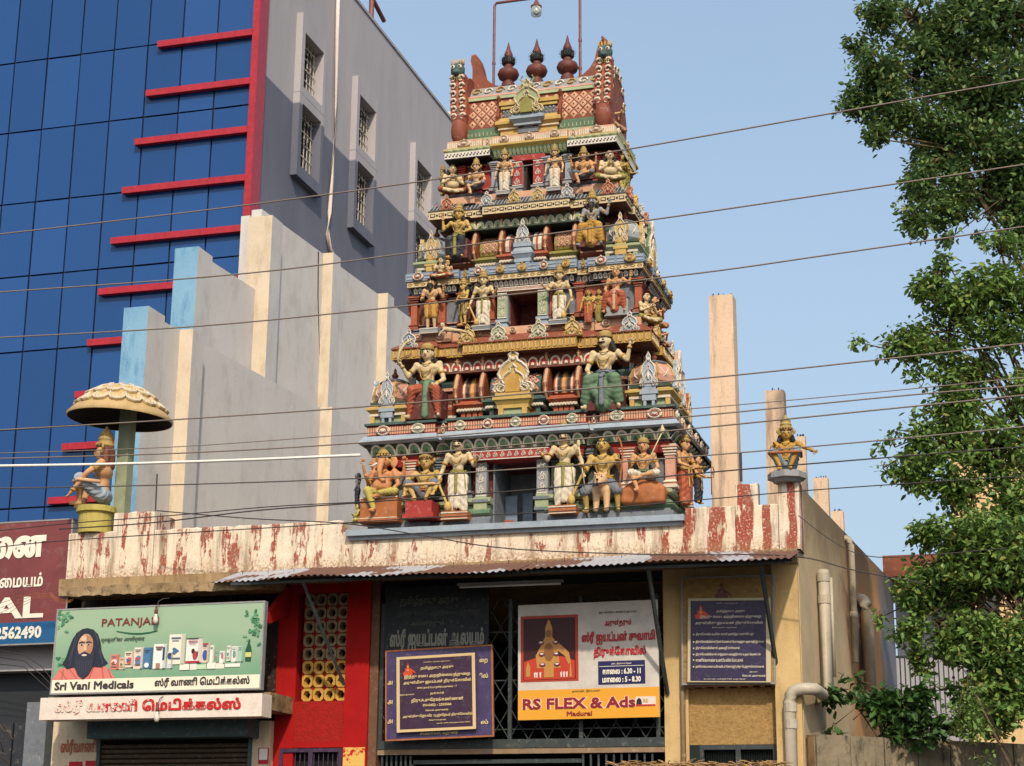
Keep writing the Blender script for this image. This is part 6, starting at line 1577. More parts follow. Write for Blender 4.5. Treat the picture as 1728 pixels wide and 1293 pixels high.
b = MB(); b.ell((-.262,.02,.40), (.085,.075,.08)); b.ell((-.24,-.1,.37), (.012,.008,.01), 6, 4); b.ell((-.31,-.09,.37), (.012,.008,.01), 6, 4); b.build('hair', M['black'], bb, smooth=True, world=False)
# ---- roof level 2
F_('seated statue in gold bodice and dark blue skirt with one arm raised', 773, 440, 347, 22.25, 'armup', 'gold', 'navy', 'robe', 'olive', 'dgold', ch=.12, female=True, chair=('block','maroon'), neck=3)
F_('grey-skinned bearded statue in wide yellow breeches with arms on its knees', 1000, 419, 325, 22.25, 'tallseatR', 'grey', 'ochre', 'robe', 'ochre', 'dgold', ch=.12, beard='black', tash=True, chair=('block','maroon'), neck=3)
# ---- storey 2
F_('cream seated statue with praying hands and red breeches at the top left corner', 763, 331, 281, 22.5, 'prayseat', 'cream', 'rust', 'short', None, None, ch=0, rz=rad(25), belly=.03, neck=1)
F_('seated gold statue with slate breeches beside the praying one at the top left', 803, 335, 270, 22.38, 'half', 'peach', 'slate', 'short', 'slate', 'dgold', ch=.13)
F_('slim standing statue left of the small top doorway', 851, 325, 253, 22.38, 'stand', 'peach', 'ivory', 'dhoti', 'peach', 'dgold', ch=.14, chair=('foot','grey'), group=GL)
F_('slim standing statue right of the small top doorway', 936, 319, 246, 22.38, 'stand', 'peach', 'ivory', 'dhoti', 'peach', 'dgold', ch=.14, chair=('foot','grey'), group=GL)
F_('four-armed seated orange statue on the right of the top storey', 985, 318, 250, 22.38, 'half', 'flesh', 'slate', 'short', 'gold', 'dgold', ch=.13, arms4=True)
F_('chubby cream statue seated with praying hands at the top right corner', 1029, 309, 257, 22.42, 'prayseat', 'cream', 'olive', 'short', None, None, ch=0, belly=.05, rz=rad(20), neck=1)
F_('nearer of two gold standing statues round the top right corner', 1047, 330, 252, 22.8, 'pray', 'gold', 'lime', 'sari', 'olive', 'dgold', ch=.13, rz=rad(60), det=0, group='gold statues round the top right corner')
F_('farther of two gold standing statues round the top right corner', 1056, 328, 254, 23.1, 'bow', 'gold', 'olive', 'sari', 'olive', 'dgold', ch=.13, rz=rad(80), det=0, group='gold statues round the top right corner')
F_('gold statue leaning out behind the praying one at the top left corner', 747, 330, 281, 22.8, 'pray', 'gold', 'lime', 'sari', 'olive', 'dgold', ch=.13, rz=rad(-70), det=0)
F_('bare brown statue seated on a blue bracket beside the right-hand ridge horn', 1031, 222, 168, 23.05, 'prayseat', 'peach', 'tan', 'short', None, None, ch=0, rz=rad(75), neck=0)
b = MB(); q = at(1030, 225, Y=23.05); mold(b, q.x-.13, q.x+.12, 22.95, 23.3, q.z-.18, [(.05,-.02,0),(.04,.02,0),(.05,.05,0),(.04,.03,0)]); b.build('bracket', M['blue'], tower)
# ---- parapet figures
F_('golden seated deity statue on the right corner pier, left arm stretched over its knee', 1329, 800, 705, 22.0, 'squat', 'ochre', 'skyblue', 'short', 'gold', 'dgold', ch=.16, neck=3, chair=('drum','grey'), band='tan', yaw=rad(10))
F_('peach deity statue in pale blue cloth sitting in profile under the domed umbrella', 172, 856, 728, 22.05, 'squat2', 'flesh', 'lblue', 'short', None, 'dgold', ch=.15, neck=3, band='peach', rz=rad(-75), hair='brown')
b = MB(); q = at(165, 862, Y=22.05); z_ = at(165,899,Y=22.05).z; zq = at(165,857,Y=22.05).z-z_; b.lathe([(.24,-.02),(.24,zq-.1),(.28,zq-.08),(.28,zq)], (q.x-.02, 22.05, z_), 20)
tag(b.build('drum_pedestal', M['lime'], smooth=False), 'round yellow drum pedestal under the profile statue at the left parapet end', 'pedestal')
# umbrella
M['dometan'] = paint('umbrella_tan', lin(196,166,116), .75, .7, 6, .5); M['dometile'] = paint('umbrella_scale', lin(206,176,118), .75, .7, 7, .5)
yu = 22.35; pc = at(205, 722, Y=yu); xe0, xe1 = at(118, 690, Y=yu), at(289, 722, Y=yu); R_ = (xe1.x-xe0.x)/2*.91; xc = (xe0.x+xe1.x)/2; zc_ = (xe0.z+xe1.z)/2+.02; zt = at(205, 646, Y=yu).z
u = thing('umbrella', 'stone umbrella with petal-scaled cream dome on a green post above the left statue', 'umbrella', (xc, yu, 5.95)); u.rotation_euler.y = 0
MU = Matrix.Translation((xc, yu, zc_)) @ Matrix.Rotation(rad(3.0), 4, 'Y') 
hU = zt-zc_-.03
outer = [(R_,-.05),(R_*1.01,-.02),(R_*.93,.05),(R_*.82,.13),(R_*.66,hU*.58),(R_*.46,hU*.8),(R_*.24,hU*.94),(.02,hU)]
b = MB(MU); n = 36; V = []; Fs = []
inner = [(R_*.985,-.05),(R_*.88,.03),(R_*.6,.2),(R_*.3,.3),(.05,.33)]
b.lathe(outer, n=n, mi=0); b.f = b.f[:-2]; b.m = b.m[:-2]; nn = len(b.f); b.lathe(inner, n=n, mi=1)
b.f = [f for i, f in enumerate(b.f) if len(f) == 4]; b.m = b.m[:len(b.f)]
b.add([(R_*math.cos(a)*k_, R_*math.sin(a)*k_, -.05) for k_ in (1, .985) for a in [i*2*PI/n for i in range(n)]], [(i, (i+1) % n, n+(i+1) % n, n+i) for i in range(n)], 0)
b.build('dome', [M['dometan'], M['pfx']], u, smooth=True)  # underside coloured near black, its shade put into the material
def scale_me(w_, h):
    mb = MB(); P = [(w_/2,h),(w_/2,h*.35),(w_*.36,h*.1),(0,0),(-w_*.36,h*.1),(-w_/2,h*.35),(-w_/2,h)]
    mb.prism(P[::-1], -.03, 0, 'y', 0); mb.tube([(x*.93, -.032, z+.012) for x, z in P], .013, 5, 1); mb.tube([(x*.62, -.03, z*.72+.06) for x, z in P], .007, 4, 1); mb.ell((0,-.03,h*.42), (.012,.008,.035), 6, 4, 1)
    return mb.mesh('scale', [M['dometile'], M['ivory']])
rows_ = [(.80,.145,.235,16),(.62,hU*.62,.20,13),(.40,hU*.84,.17,9)]
for rr, zz, ww, cnt in rows_:
    sm = scale_me(2*PI*R_*rr/cnt*.97, .26 if rr > .5 else .2)
    tilt = {.80:rad(52), .62:rad(60), .40:rad(68)}[rr]
    for k in range(cnt):
        a = 2*PI*(k+(.5 if rr == .62 else 0))/cnt
        Mx = MU @ Matrix.Rotation(a, 4, 'Z') @ Matrix.Translation((0, -R_*rr-.07, zz-.06)) @ Matrix.Rotation(-tilt, 4, 'X')
        o = link('scale', sm, u); o.matrix_local = Matrix.Translation(-u.location) @ Mx
b = MB(); ppx = at(205, 860, Y=yu); pw_ = .088; b.box(ppx.x-pw_, ppx.x+pw_, yu-.08, yu+.1, 5.7, zc_+.28); b.build('post', paint('post_green', lin(150,158,128), .8, .5, 3), u)
# ================================================================== lettering and signs
def text(parent, s, x, z, w_=None, h=None, mat=None, bold=.03, y=-.012, al='c', name='lettering', shear=0, rot=0):
    """flat print: one line of lettering, fitted into w_ x h metres; x, z in the sign's own plane"""
    cu = bpy.data.curves.new('t', 'FONT'); cu.body = s; cu.size = 1; cu.resolution_u = 2; cu.fill_mode = 'FRONT' if bold > 0 else 'FRONT'
    cu.bevel_depth = max(.008, bold); cu.bevel_resolution = 0; cu.shear = shear
    o = bpy.data.objects.new('t', cu); COL.objects.link(o)
    dg = bpy.context.evaluated_depsgraph_get(); dg.update()
    me = bpy.data.meshes.new_from_object(o.evaluated_get(dg)); bpy.data.objects.remove(o); bpy.data.curves.remove(cu)
    xs_ = [v.co.x for v in me.vertices]; ys_ = [v.co.y for v in me.vertices]
    if not xs_: return
    x0, x1, y0, y1 = min(xs_), max(xs_), min(ys_), max(ys_)
    sy = h/(y1-y0) if h else w_/(x1-x0); sx = w_/(x1-x0) if w_ else sy
    ax = {'c': (x0+x1)/2, 'l': x0, 'r': x1}[al]; ca, sa = math.cos(rot), math.sin(rot)
    for v in me.vertices:
        a, b_ = (v.co.x-ax)*sx, (v.co.y-(y0+y1)/2)*sy; d = v.co.z*.02
        v.co = (x+a*ca-b_*sa, y-d, z+a*sa+b_*ca)
    me.materials.clear(); me.materials.append(mat); me.update()
    return link(name, me, parent)
def prect(parent, x0, x1, z0, z1, mat, y, name='print_area', th=.003):
    b = MB(); b.box(x0, x1, y-th, y, z0, z1); return b.build(name, mat, parent, world=False)
def ppoly(parent, pts, mat, y, name='print_area', th=.003):
    b = MB(); b.prism([(p[0], p[1]) for p in pts], y-th, y, 'y'); return b.build(name, mat, parent, world=False)
def blob(cx, cz, rx, rz_, n=20, f=None): return [(cx+rx*(f(a) if f else 1)*math.cos(a), cz+rz_*(f(a) if f else 1)*math.sin(a)) for a in [2*PI*k/n for k in range(n)]]
class Sign:
    """a board on the plane y = Y; u, v in photograph pixels are turned into metres on the board"""
    def __init__(s, name, label, Y, x0, y0, x1, y1, mat, th=.05, cat='sign', tilt=0, frame=None, rz=0):
        s.Y = Y; a = at(x0, y1, Y=Y); c = at(x1, y0, Y=Y); c2 = at((x0+x1)/2, (y0+y1)/2, Y=Y)
        s.W = at(x1, (y0+y1)/2, Y=Y).x-at(x0, (y0+y1)/2, Y=Y).x; s.H = at((x0+x1)/2, y0, Y=Y).z-at((x0+x1)/2, y1, Y=Y).z
        s.px = (x0, y0, x1, y1)
        s.t = thing(name, label, cat, c2); s.t.rotation_euler = (tilt, rz, 0)
        b = MB(); b.box(-s.W/2, s.W/2, 0, th, -s.H/2, s.H/2); b.build('board', mat, s.t, world=False)
        if frame:
            b = MB(); f = .02; b.box(-s.W/2-f, s.W/2+f, -.006, th, s.H/2, s.H/2+f); b.box(-s.W/2-f, s.W/2+f, -.006, th, -s.H/2-f, -s.H/2); b.box(-s.W/2-f, -s.W/2, -.006, th, -s.H/2, s.H/2); b.box(s.W/2, s.W/2+f, -.006, th, -s.H/2, s.H/2); b.build('frame', frame, s.t, world=False)
    def uv(s, fu, fv): return (fu-.5)*s.W, (.5-fv)*s.H      # fractions from the top left
    def tx(s, st, fu, fv, fw, fh, mat, **k):
        x, z = s.uv(fu, fv); return text(s.t, st, x, z, fw*s.W if fw else None, fh*s.H if fh else None, mat, **k)
    def rc(s, a, b_, c, d, mat, y=-.001, **k):
        x0, z1 = s.uv(a, b_); x1, z0 = s.uv(c, d); return prect(s.t, x0, x1, z0, z1, mat, y, **k)
    def pl(s, pts, mat, y=-.004, **k): return ppoly(s.t, [s.uv(*p) for p in pts], mat, y, **k)
Wt = flat('white', 236,230,214)
# ---------------- medical shop sign
mg = N('green_backlit_print'); c_ = mg.coord('Object'); sx_ = mg.n('SeparateXYZ'); mg.l(c_, sx_.inputs[0]); nn = mg.noise(c_, 1.3, 3)
g1 = mg.mix(mg.ramp(mg.math('ADD', sx_.outputs[2], mg.math('MULTIPLY', nn, .5)), -.35, .55), lin(98,150,118), lin(154,180,150)); mg.done(mg.mix(mg.math('MULTIPLY', mg.ramp(mg.noise(c_, 5, 5, .7), .55, .75), .3), g1, lin(176,178,140)), .35, 0, .4)
S = Sign('shop_sign', 'wide green shop sign with a bearded man, product packs and PATANJALI lettering', 21.0, 90, 1023, 438, 1165, mg.mat, .09, frame=M['grey'], tilt=rad(-1.5), rz=rad(-.2))
ivo = flat('ivory', 236,226,204); S.rc(0, .845, 1, 1, ivo)
darkt = flat('grey', 60,58,58); S.tx('Sri Vani Medicals', .21, .92, .39, .10, darkt, bold=.035); S.tx('ஸ்ரீ வாணி ெமடிக்கல்ஸ்', .73, .915, .45, .12, darkt, bold=.04)
mar = flat('maroon', 122,52,44); S.tx('PATANJALI', .365, .185, .28, .12, mar, bold=.012); dg_ = flat('deepgreen', 40,96,66)
S.pl([(.30+.2*t, .275+.035*math.sin(PI*t*.9)) for t in [k/10 for k in range(11)]]+[(.30+.2*t, .285+.045*math.sin(PI*t*.9)) for t in [k/10 for k in range(10,-1,-1)]], dg_)
S.tx('प्रकृति का आशीर्वाद', .335, .385, .215, .07, flat('dk', 50,60,44), bold=.015, shear=.2)
# the bearded man in the salmon robe
S.pl([(.0,.843),(.03,.72),(.09,.67),(.16,.72),(.22,.66),(.27,.72),(.31,.843)], flat('salmon', 214,124,112), -.002)
S.pl([(.115,.70),(.16,.80),(.195,.69)], flat('skin', 206,160,128), -.006)
hr, hr2, sk1, sk2, sk3 = flat('hair', 42,46,60), flat('hair2', 66,70,86), flat('skin', 206,160,128), flat('skin2', 178,128,100), flat('skin3', 222,184,150)
S.pl([(.07,.72),(.045,.66),(.06,.58),(.072,.46),(.085,.36),(.105,.28),(.13,.24),(.155,.23),(.185,.25),(.21,.31),(.225,.40),(.235,.52),(.25,.60),(.27,.66),(.24,.71),(.2,.70),(.15,.74),(.1,.70)], hr, -.008)
for (u0, v0, u1, v1) in ((.10,.33,.075,.62),(.12,.27,.09,.50),(.205,.33,.235,.62),(.19,.27,.222,.48),(.09,.5,.08,.68),(.225,.5,.245,.68)): S.pl([(u0,v0),(u0+.004,v0),(u1+.004,v1),(u1,v1)], hr2, -.011)
S.pl(blob(.153,.445,.038,.145), sk1, -.012)
S.pl([(.153,.30),(.178,.34),(.19,.42),(.188,.52),(.165,.56),(.16,.42)], sk2, -.0145); S.pl(blob(.145,.36,.018,.03), sk3, -.0145); S.pl([(.150,.42),(.156,.42),(.160,.50),(.146,.50)], sk3, -.0165); S.pl([(.146,.50),(.162,.50),(.158,.515),(.150,.515)], sk2, -.0185)
S.pl([(.113,.49),(.125,.545),(.14,.535),(.153,.525),(.168,.535),(.182,.545),(.193,.49),(.205,.58),(.198,.70),(.18,.79),(.155,.84),(.128,.79),(.108,.69),(.104,.58)], flat('beard', 50,52,64), -.020)
for k in range(7): u = .118+.012*k; S.pl([(u,.62),(u+.003,.62),(u+.001+(u-.153)*-.25,.78),(u-.001+(u-.153)*-.25,.78)], hr2, -.023)
S.pl(blob(.153,.558,.013,.012,12), flat('lips', 226,204,190), -.024); S.pl([(.135,.53),(.153,.52),(.171,.53),(.165,.542),(.141,.542)], hr, -.026)
for u in (.136, .170): S.pl(blob(u,.43,.009,.011,10), flat('eyew', 214,206,196), -.0165); S.pl(blob(u,.43,.005,.010,10), hr, -.019); S.pl([(u-.015,.402),(u,.39),(u+.015,.402),(u+.013,.415),(u,.405),(u-.013,.415)], hr, -.019)
for (u0, v0, u1, v1) in ((.03,.73,.07,.84),(.07,.69,.12,.84),(.20,.69,.18,.84),(.24,.70,.25,.84),(.27,.73,.29,.84),(.05,.72,.045,.84)): S.pl([(u0,v0),(u0+.005,v0),(u1+.005,v1),(u1,v1)], flat('fold', 184,92,84), -.0045)
# product packs
packs = [(.28,.56,.325,.74,(214,132,116)),(.325,.60,.355,.74,(222,196,170)),(.35,.53,.395,.72,(226,206,188)),(.395,.485,.44,.74,(230,214,200)),(.44,.49,.485,.74,(72,120,160)),(.49,.455,.552,.745,(236,232,224)),(.498,.49,.546,.65,(44,84,124)),
 (.556,.55,.585,.745,(200,206,212)),(.562,.345,.64,.70,(228,224,206)),(.645,.40,.722,.69,(240,230,222)),(.645,.665,.715,.69,(200,60,80)),(.645,.395,.722,.405,(40,80,60)),(.722,.46,.755,.69,(226,206,190)),(.724,.46,.753,.485,(206,60,60)),(.76,.49,.78,.69,(232,230,220)),(.785,.55,.802,.69,(150,190,160)),(.806,.56,.832,.70,(236,232,224)),(.84,.50,.86,.68,(222,226,214)),(.862,.51,.892,.69,(232,232,222)),(.894,.51,.918,.69,(160,200,180)),
 (.62,.70,.665,.77,(234,228,214)),(.668,.70,.70,.77,(222,222,214)),(.70,.71,.745,.765,(190,216,180)),(.75,.69,.79,.765,(230,226,214)),(.79,.70,.83,.765,(226,224,210)),(.835,.71,.905,.75,(238,230,220)),(.505,.68,.525,.745,(170,120,110)),(.585,.58,.59,.70,(80,90,60))]
for i, (a, b_, c, d, col) in enumerate(packs):
    S.rc(a, b_, c, d, flat('pack', *col), y=-.002-.0035*(i % 3)-(.004 if i in (6,10,11,13,26) else 0), name='print_area')
for (u, v, ru, rv, col) in ((.46,.70,.012,.03,(230,230,230)),(.418,.64,.016,.06,(90,130,170)),(.738,.60,.012,.06,(60,90,150)),(.302,.65,.014,.03,(236,220,210)),(.375,.64,.014,.04,(200,90,80)),(.57,.60,.012,.04,(60,80,120)),(.69,.60,.012,.05,(170,70,60)),(.68,.55,.008,.03,(60,40,40)),(.705,.58,.008,.03,(60,40,40)),(.876,.60,.007,.04,(120,150,140)),(.82,.62,.006,.03,(190,110,120))): S.pl(blob(u,v,ru,rv,10), flat('dab', *col), -.014)
for i, (a, b_, c, d, col) in enumerate(packs[:20]):
    w__, h__ = c-a, d-b_; k1 = flat('ink', *((86,110,130),(150,70,70),(70,110,80),(110,100,90))[i % 4]); k2 = flat('tint', *(int(q*.86) for q in col))
    S.rc(a+w__*.78, b_+.003, c, d-.003, k2, y=-.0165-.0004*i)
    S.rc(a+w__*.15, b_+h__*.10, a+w__*.72, b_+h__*.14, k1, y=-.0185-.0004*i); S.rc(a+w__*.2, b_+h__*.2, a+w__*.62, b_+h__*.22, k1, y=-.0185-.0004*i)
    if i in (0,1,2,3,8,11,13,15,17): S.pl(blob(a+w__*.42, b_+h__*.55, w__*.24, h__*.14, 8, lambda t: .75+.3*math.sin(3*t+i)), flat('ink2', *((190,80,80),(80,140,100),(70,110,160))[i % 3]), -.0205-.0004*i); S.rc(a+w__*.15, b_+h__*.78, a+w__*.75, b_+h__*.82, k1, y=-.0185-.0004*i)
S.pl([(.928,.69),(.926,.56),(.931,.52),(.936,.48),(.938,.44),(.945,.44),(.946,.48),(.953,.53),(.956,.58),(.954,.69)], flat('bottle', 34,84,56), -.004); S.rc(.928,.585,.955,.64, flat('lab', 210,200,120), y=-.009)
random.seed(5)
for (u0, v0, su, sv, nn_) in ((.03,.12,.04,.12,16),(.955,.25,.05,.22,26),(.03,.62,.03,.08,8)):
    for k in range(nn_):
        u, v = min(.99,max(.01,u0+random.gauss(0, su*.5))), min(.8,max(.015,v0+random.gauss(0, sv*.5))); S.pl(blob(u, v, .012, .028, 7, lambda a: .7+.3*math.cos(2*a+k)), flat('leaf', *random.choice(((70,130,90),(90,150,110),(56,112,76),(110,160,120)))), -.003-.0006*k)
S.tx('COLGATE', .60, .39, .05, .02, flat('pk', 170,150,130), y=-.02) if False else None
# bulbs hanging on the sign and on the fascia
for (x, y, Y, lab) in ((263,1040,20.93,'white bulb holder hanging over the top of the green shop sign'),(265,1205,20.84,'white bulb holder hanging in front of the white shop fascia')):
    q = at(x, y, Y=Y); t = thing('bulb_holder', lab, 'lamp', q)
    b = MB(); b.lathe([(.025,-.10),(.035,-.06),(.03,-.02),(.018,.0),(.018,.03)], (0,0,0), 12); b.build('bulb', M['white'], t, True, False)
    b = MB(); b.lathe([(.02,.03),(.024,.04),(.024,.08),(.014,.09),(.014,.13)], (0,0,0), 12); b.build('holder', M['brown'], t, True, False)
    b = MB(); b.tube([(0,0,.12),(.02,.02,.2),(.05,.08,.24),(.12,.12,.25)], .006, 5); b.build('flex', M['cable_dark'], t, True, False)
# ---------------- white fascia with peeled red lettering
S = Sign('painted_fascia', 'long white fascia board with half-peeled red Tamil lettering above the shutter', 20.9, 64, 1174, 438, 1212, M['fascia'], .3, tilt=0)
mp = N('peeling_red_letters'); c_ = mp.coord('Object'); sp_ = mp.n('SeparateXYZ'); mp.l(c_, sp_.inputs[0]); v = mp.math('ADD', mp.noise(c_, 16, 5, .75), mp.ramp(sp_.outputs[0], -1.2, .5, -.08, .16))
rf = mp.ramp(v, .49, .53); mp.done(mp.mix(rf, lin(226,206,192), lin(190,34,34)), .6); MPEEL = mp.mat
S.tx('ஸ்ரீ வாணி ெமடிக்கல்ஸ்', .49, .47, .84, .66, MPEEL, bold=.05)
S.tx('ஸ்ரீ வாணி ெமடிக்கல்ஸ்', .49, .47, .84, .66, flat('ghost', 216,176,160), bold=.012, y=-.006)
# ---------------- lettering on the left shop pier
pf = MPEEL
S = Sign('painted_pier_notice', 'red and orange painted Tamil lettering on the white pier left of the shutter', 21.865, 100, 1238, 166, 1293, M['whitepier'], .006)
S.tx('ஸ்ரீவாணி', .5, .42, .92, .5, flat('orangered', 176,92,56), bold=.03)
S.rc(.28,.86,.62,1.1, flat('redx', 190,26,30)); S.rc(.70,.84,.98,1.1, flat('redx', 190,26,30))
# ---------------- the neighbour's brown sign, left edge
mb_ = paint('brown_sign_sheet', lin(128,66,66), .35, .2, 2)
S = Sign('neighbour_sign', 'tall brown shop sign with white Tamil and AL lettering over a blue telephone strip', 22.0, -80, 882, 113, 1086, mb_, .12, frame=M['grey'], rz=rad(-.3))
lx = lambda px, py: at(px, py, Y=22.0)
def stx(st, px0, py0, px1, py1, mat, **k):
    a, c = at(px0, (py0+py1)/2, Y=22.0), at(px1, (py0+py1)/2, Y=22.0); z1, z0 = at((px0+px1)/2, py0, Y=22.0).z, at((px0+px1)/2, py1, Y=22.0).z
    text(S.t, st, a.x-S.t.location.x, (z0+z1)/2-S.t.location.z, c.x-a.x, z1-z0, mat, al='l', **k)
stx('ைன', -26, 905, 78, 944, Wt, bold=.06); stx('மையம்'.replace('மை','ைம'), 0, 968, 73, 992, Wt, bold=.03); stx('AL', -16, 1008, 74, 1044, Wt, bold=.03)
z1_, z0_ = at(50,1050,Y=22.0).z, at(50,1086,Y=22.0).z
prect(S.t, -S.W/2, S.W/2, z0_-S.t.location.z, z1_-S.t.location.z, flat('signblue', 34,92,140), -.002)
stx('2562490', -8, 1057, 70, 1079, Wt, bold=.04)
# ---------------- boards in the temple opening
navyb = paint('dark_board_paint', lin(30,36,40), .6, .3)
dim = flat('dimcream', 150,146,130); YO = 21.93
S = Sign('dark_name_board', 'dark painted name board with faint Tamil lettering behind the tilted notice', YO, 648, 988, 824, 1106, navyb, .03)
S.tx('தமிழ்நாடு அரசு', .43, .22, .56, .15, flat('d1', 84,86,80), bold=.02); S.tx('இந்து சமய   அறநிைலயத்துைற', .52, .40, .78, .10, flat('d2', 66,70,66), bold=.015); S.tx('அருள்தரும்', .42, .54, .32, .09, flat('d1', 84,86,80), bold=.015)
S.tx('ஸ்ரீ ஐயப்பன் ஆலயம்', .51, .78, .90, .34, flat('d3', 128,128,120), bold=.05)
vio = paint('violet_print', lin(74,62,104), .4, .2); vio2 = paint('violet_dark_print', lin(64,40,66), .4, .2)
S = Sign('rear_notice_board', 'blue-violet notice board mostly covered by a framed notice', 21.80, 652, 1095, 829, 1244, vio, .03, rz=rad(-1.6), frame=M['tan'])
S.tx('ைற', .93, .17, .08, .06, flat('cr', 214,190,140), bold=.03); S.tx('ில்', .93, .33, .08, .06, flat('cr', 214,190,140), bold=.03); S.tx('ல்', .93, .85, .07, .05, flat('cr', 214,190,140), bold=.03)
S.tx('சிம்மக்கல், மதுைர', .5, .955, .36, .045, flat('cr', 214,190,140), bold=.03)
for v in (.36,.58,.80): S.tx('அ', .035, v, .05, .05, flat('cr', 214,190,140), bold=.03)
S = Sign('framed_notice', 'framed purple Tamil notice hung slightly crooked over the blue-violet board', 21.74, 669, 1105, 802, 1233, vio2, .02, rz=rad(-1.8))
cr = flat('cr', 214,190,140); f = .05
for r_ in ((0,0,1,.035),(0,.965,1,1),(0,.035,.04,.965),(.96,.035,1,.965)): S.rc(*r_, flat('frame', 214,186,138), y=-.001, name='frame')
S.tx('சாமிேய சரணம் ஐயப்பா', .52, .09, .34, .022, cr, bold=.02)
for st, v, w_, h in (('தமிழ்நாடு அரசு',.17,.42,.055),('இந்து சமய அறநிைலயத்துைற',.275,.84,.06),('அருள்மிகு ஐயப்பன் திருக்ேகாவில்',.355,.86,.06),('EMG நகர்.K.புதூர்,மதுைர - 7',.43,.5,.035),('தக்கார்',.51,.18,.04),('திரு.A.சுேரஷ்கண்ணன்',.595,.66,.065),('PH-0452 - 2333566',.66,.36,.035),('ெசயல் அலுவலர் :',.73,.3,.03),('அருள்மிகு ெஜயவீர ஆஞ்சேநயர் திருக்ேகாவில்',.80,.88,.05),('சிம்மக்கல்,மதுைர',.86,.22,.025),('உபயம் : அகில பாரத ஐயப்ப ேசவா சங்கம்',.905,.42,.022)):
    S.tx(st, .52 if v < .9 else .72, v, w_, h, cr, bold=.035)
S.tx('ெதாடர்புக்கு :', .14, .51, .2, .032, cr, bold=.03)
def deity(S, u, v, su, sv, c1, c2, y=-.006):
    S.pl([(u-.5*su,v+.5*sv),(u-.55*su,v+.25*sv),(u-.3*su,v+.1*sv),(u-.32*su,v-.1*sv),(u-.12*su,v-.2*sv),(u+.12*su,v-.2*sv),(u+.32*su,v-.1*sv),(u+.62*su,v+.08*sv),(u+.85*su,v+.3*sv),(u+.7*su,v+.3*sv),(u+.35*su,v+.12*sv),(u+.5*su,v+.3*sv),(u+.45*su,v+.5*sv)], c1, y, name='print_figure')
    S.pl(blob(u, v-.3*sv, .12*su, .12*sv, 12), c2, y-.004, name='print_figure'); S.pl([(u-.11*su,v-.38*sv),(u,v-.62*sv),(u+.11*su,v-.38*sv)], c1, y-.004, name='print_figure')
    S.pl(blob(u, v+.0*sv, .12*su, .12*sv, 10), c2, y-.004, name='print_figure')
deity(S, .15, .18, .12, .15, flat('or', 206,74,40), flat('or2', 226,140,60))
# ---------------- flex board
grw = paint('flex_white', lin(214,206,196), .4, .2, 3)
S = Sign('temple_flex_board', 'large white and yellow printed board with a golden deity picture and temple hours', 21.86, 873, 1016, 1110, 1212, grw, .03, rz=rad(-.4))
S.rc(0, .745, 1, 1, flat('yellow', 226,160,48)); S.rc(.02,.10,.435,.675, flat('framered', 176,60,44), y=-.001); S.rc(.04,.125,.415,.655, flat('darkred', 62,22,26), y=-.005)
S.pl([(.045,.655),(.045,.5),(.15,.46),(.32,.46),(.41,.5),(.41,.655)], flat('redcloth', 190,62,40), -.009)
gd = flat('goldp', 190,136,72); gd2 = flat('goldp2', 140,92,50)
S.pl([(.14,.56),(.13,.45),(.17,.36),(.19,.31),(.20,.29),(.20,.21),(.215,.16),(.225,.135),(.235,.16),(.25,.21),(.25,.29),(.27,.32),(.32,.37),(.37,.43),(.385,.52),(.365,.53),(.34,.46),(.29,.41),(.30,.5),(.31,.56)], gd, -.013, name='print_figure')
S.pl(blob(.225,.26,.022,.035,12), gd2, -.017, name='print_figure'); S.pl(blob(.225,.42,.035,.08,12), gd2, -.017, name='print_figure')
for (u, v) in ((.17,.34),(.275,.34),(.175,.44),(.28,.44),(.18,.53),(.285,.53)): S.pl(blob(u, v, .022, .018, 10), flat('maroonp', 110,44,60), -.021, name='print_figure'); S.pl(blob(u, v-.004, .014, .008, 8), flat('wp', 220,210,200), -.025, name='print_figure')
S.rc(.19,.54,.26,.64, gd, y=-.014); S.pl([(.06,.63),(.06,.55),(.075,.5),(.09,.55),(.09,.63)], gd, -.014, name='print_figure')
for u in (.12,.135,.16,.31,.33,.35): S.pl([(u,.64),(u-.004,.60),(u+.01,.59),(u+.008,.64)], flat('wp', 220,210,200), -.014, name='print_figure')
S.pl([(.372,.64),(.376,.53),(.384,.53),(.39,.64)], gd, -.014, name='print_figure')
rd = flat('letterred', 176,44,52); S.tx('ஓம் சாமிேய சரணம் ஐயப்பா', .72, .095, .27, .025, flat('blk', 60,56,60), bold=.02)
S.tx('அருள்தரும்', .72, .19, .19, .07, rd, bold=.035); S.tx('ஸ்ரீ ஐயப்பன் சுவாமி', .72, .315, .52, .12, rd, bold=.05); S.tx('திருக்ேகாவில்', .73, .44, .37, .105, rd, bold=.05)
S.rc(.575,.515,.905,.715, flat('navyp', 34,34,84), y=-.001); S.rc(.585,.558,.895,.562, Wt, y=-.005)
S.tx('நைட திறக்கும் ேநரம்', .74, .54, .14, .018, Wt, bold=.02); S.tx('காைல : 6.30 - 11', .74, .605, .27, .05, Wt, bold=.04); S.tx('மாைல : 5 - 8.30', .74, .675, .27, .05, Wt, bold=.04)
S.tx('நன்றி: இவண்', .49, .765, .2, .02, flat('gr', 70,90,60), bold=.02)
S.tx('RS FLEX & Ads', .435, .865, .81, .10, flat('outline', 246,214,190), bold=.075, y=-.005); S.tx('RS FLEX & Ads', .435, .865, .80, .095, flat('lettermaroon', 140,30,44), bold=.035, y=-.012)
S.tx('Madurai', .44, .955, .18, .04, flat('lettermaroon', 140,30,44), bold=.03)
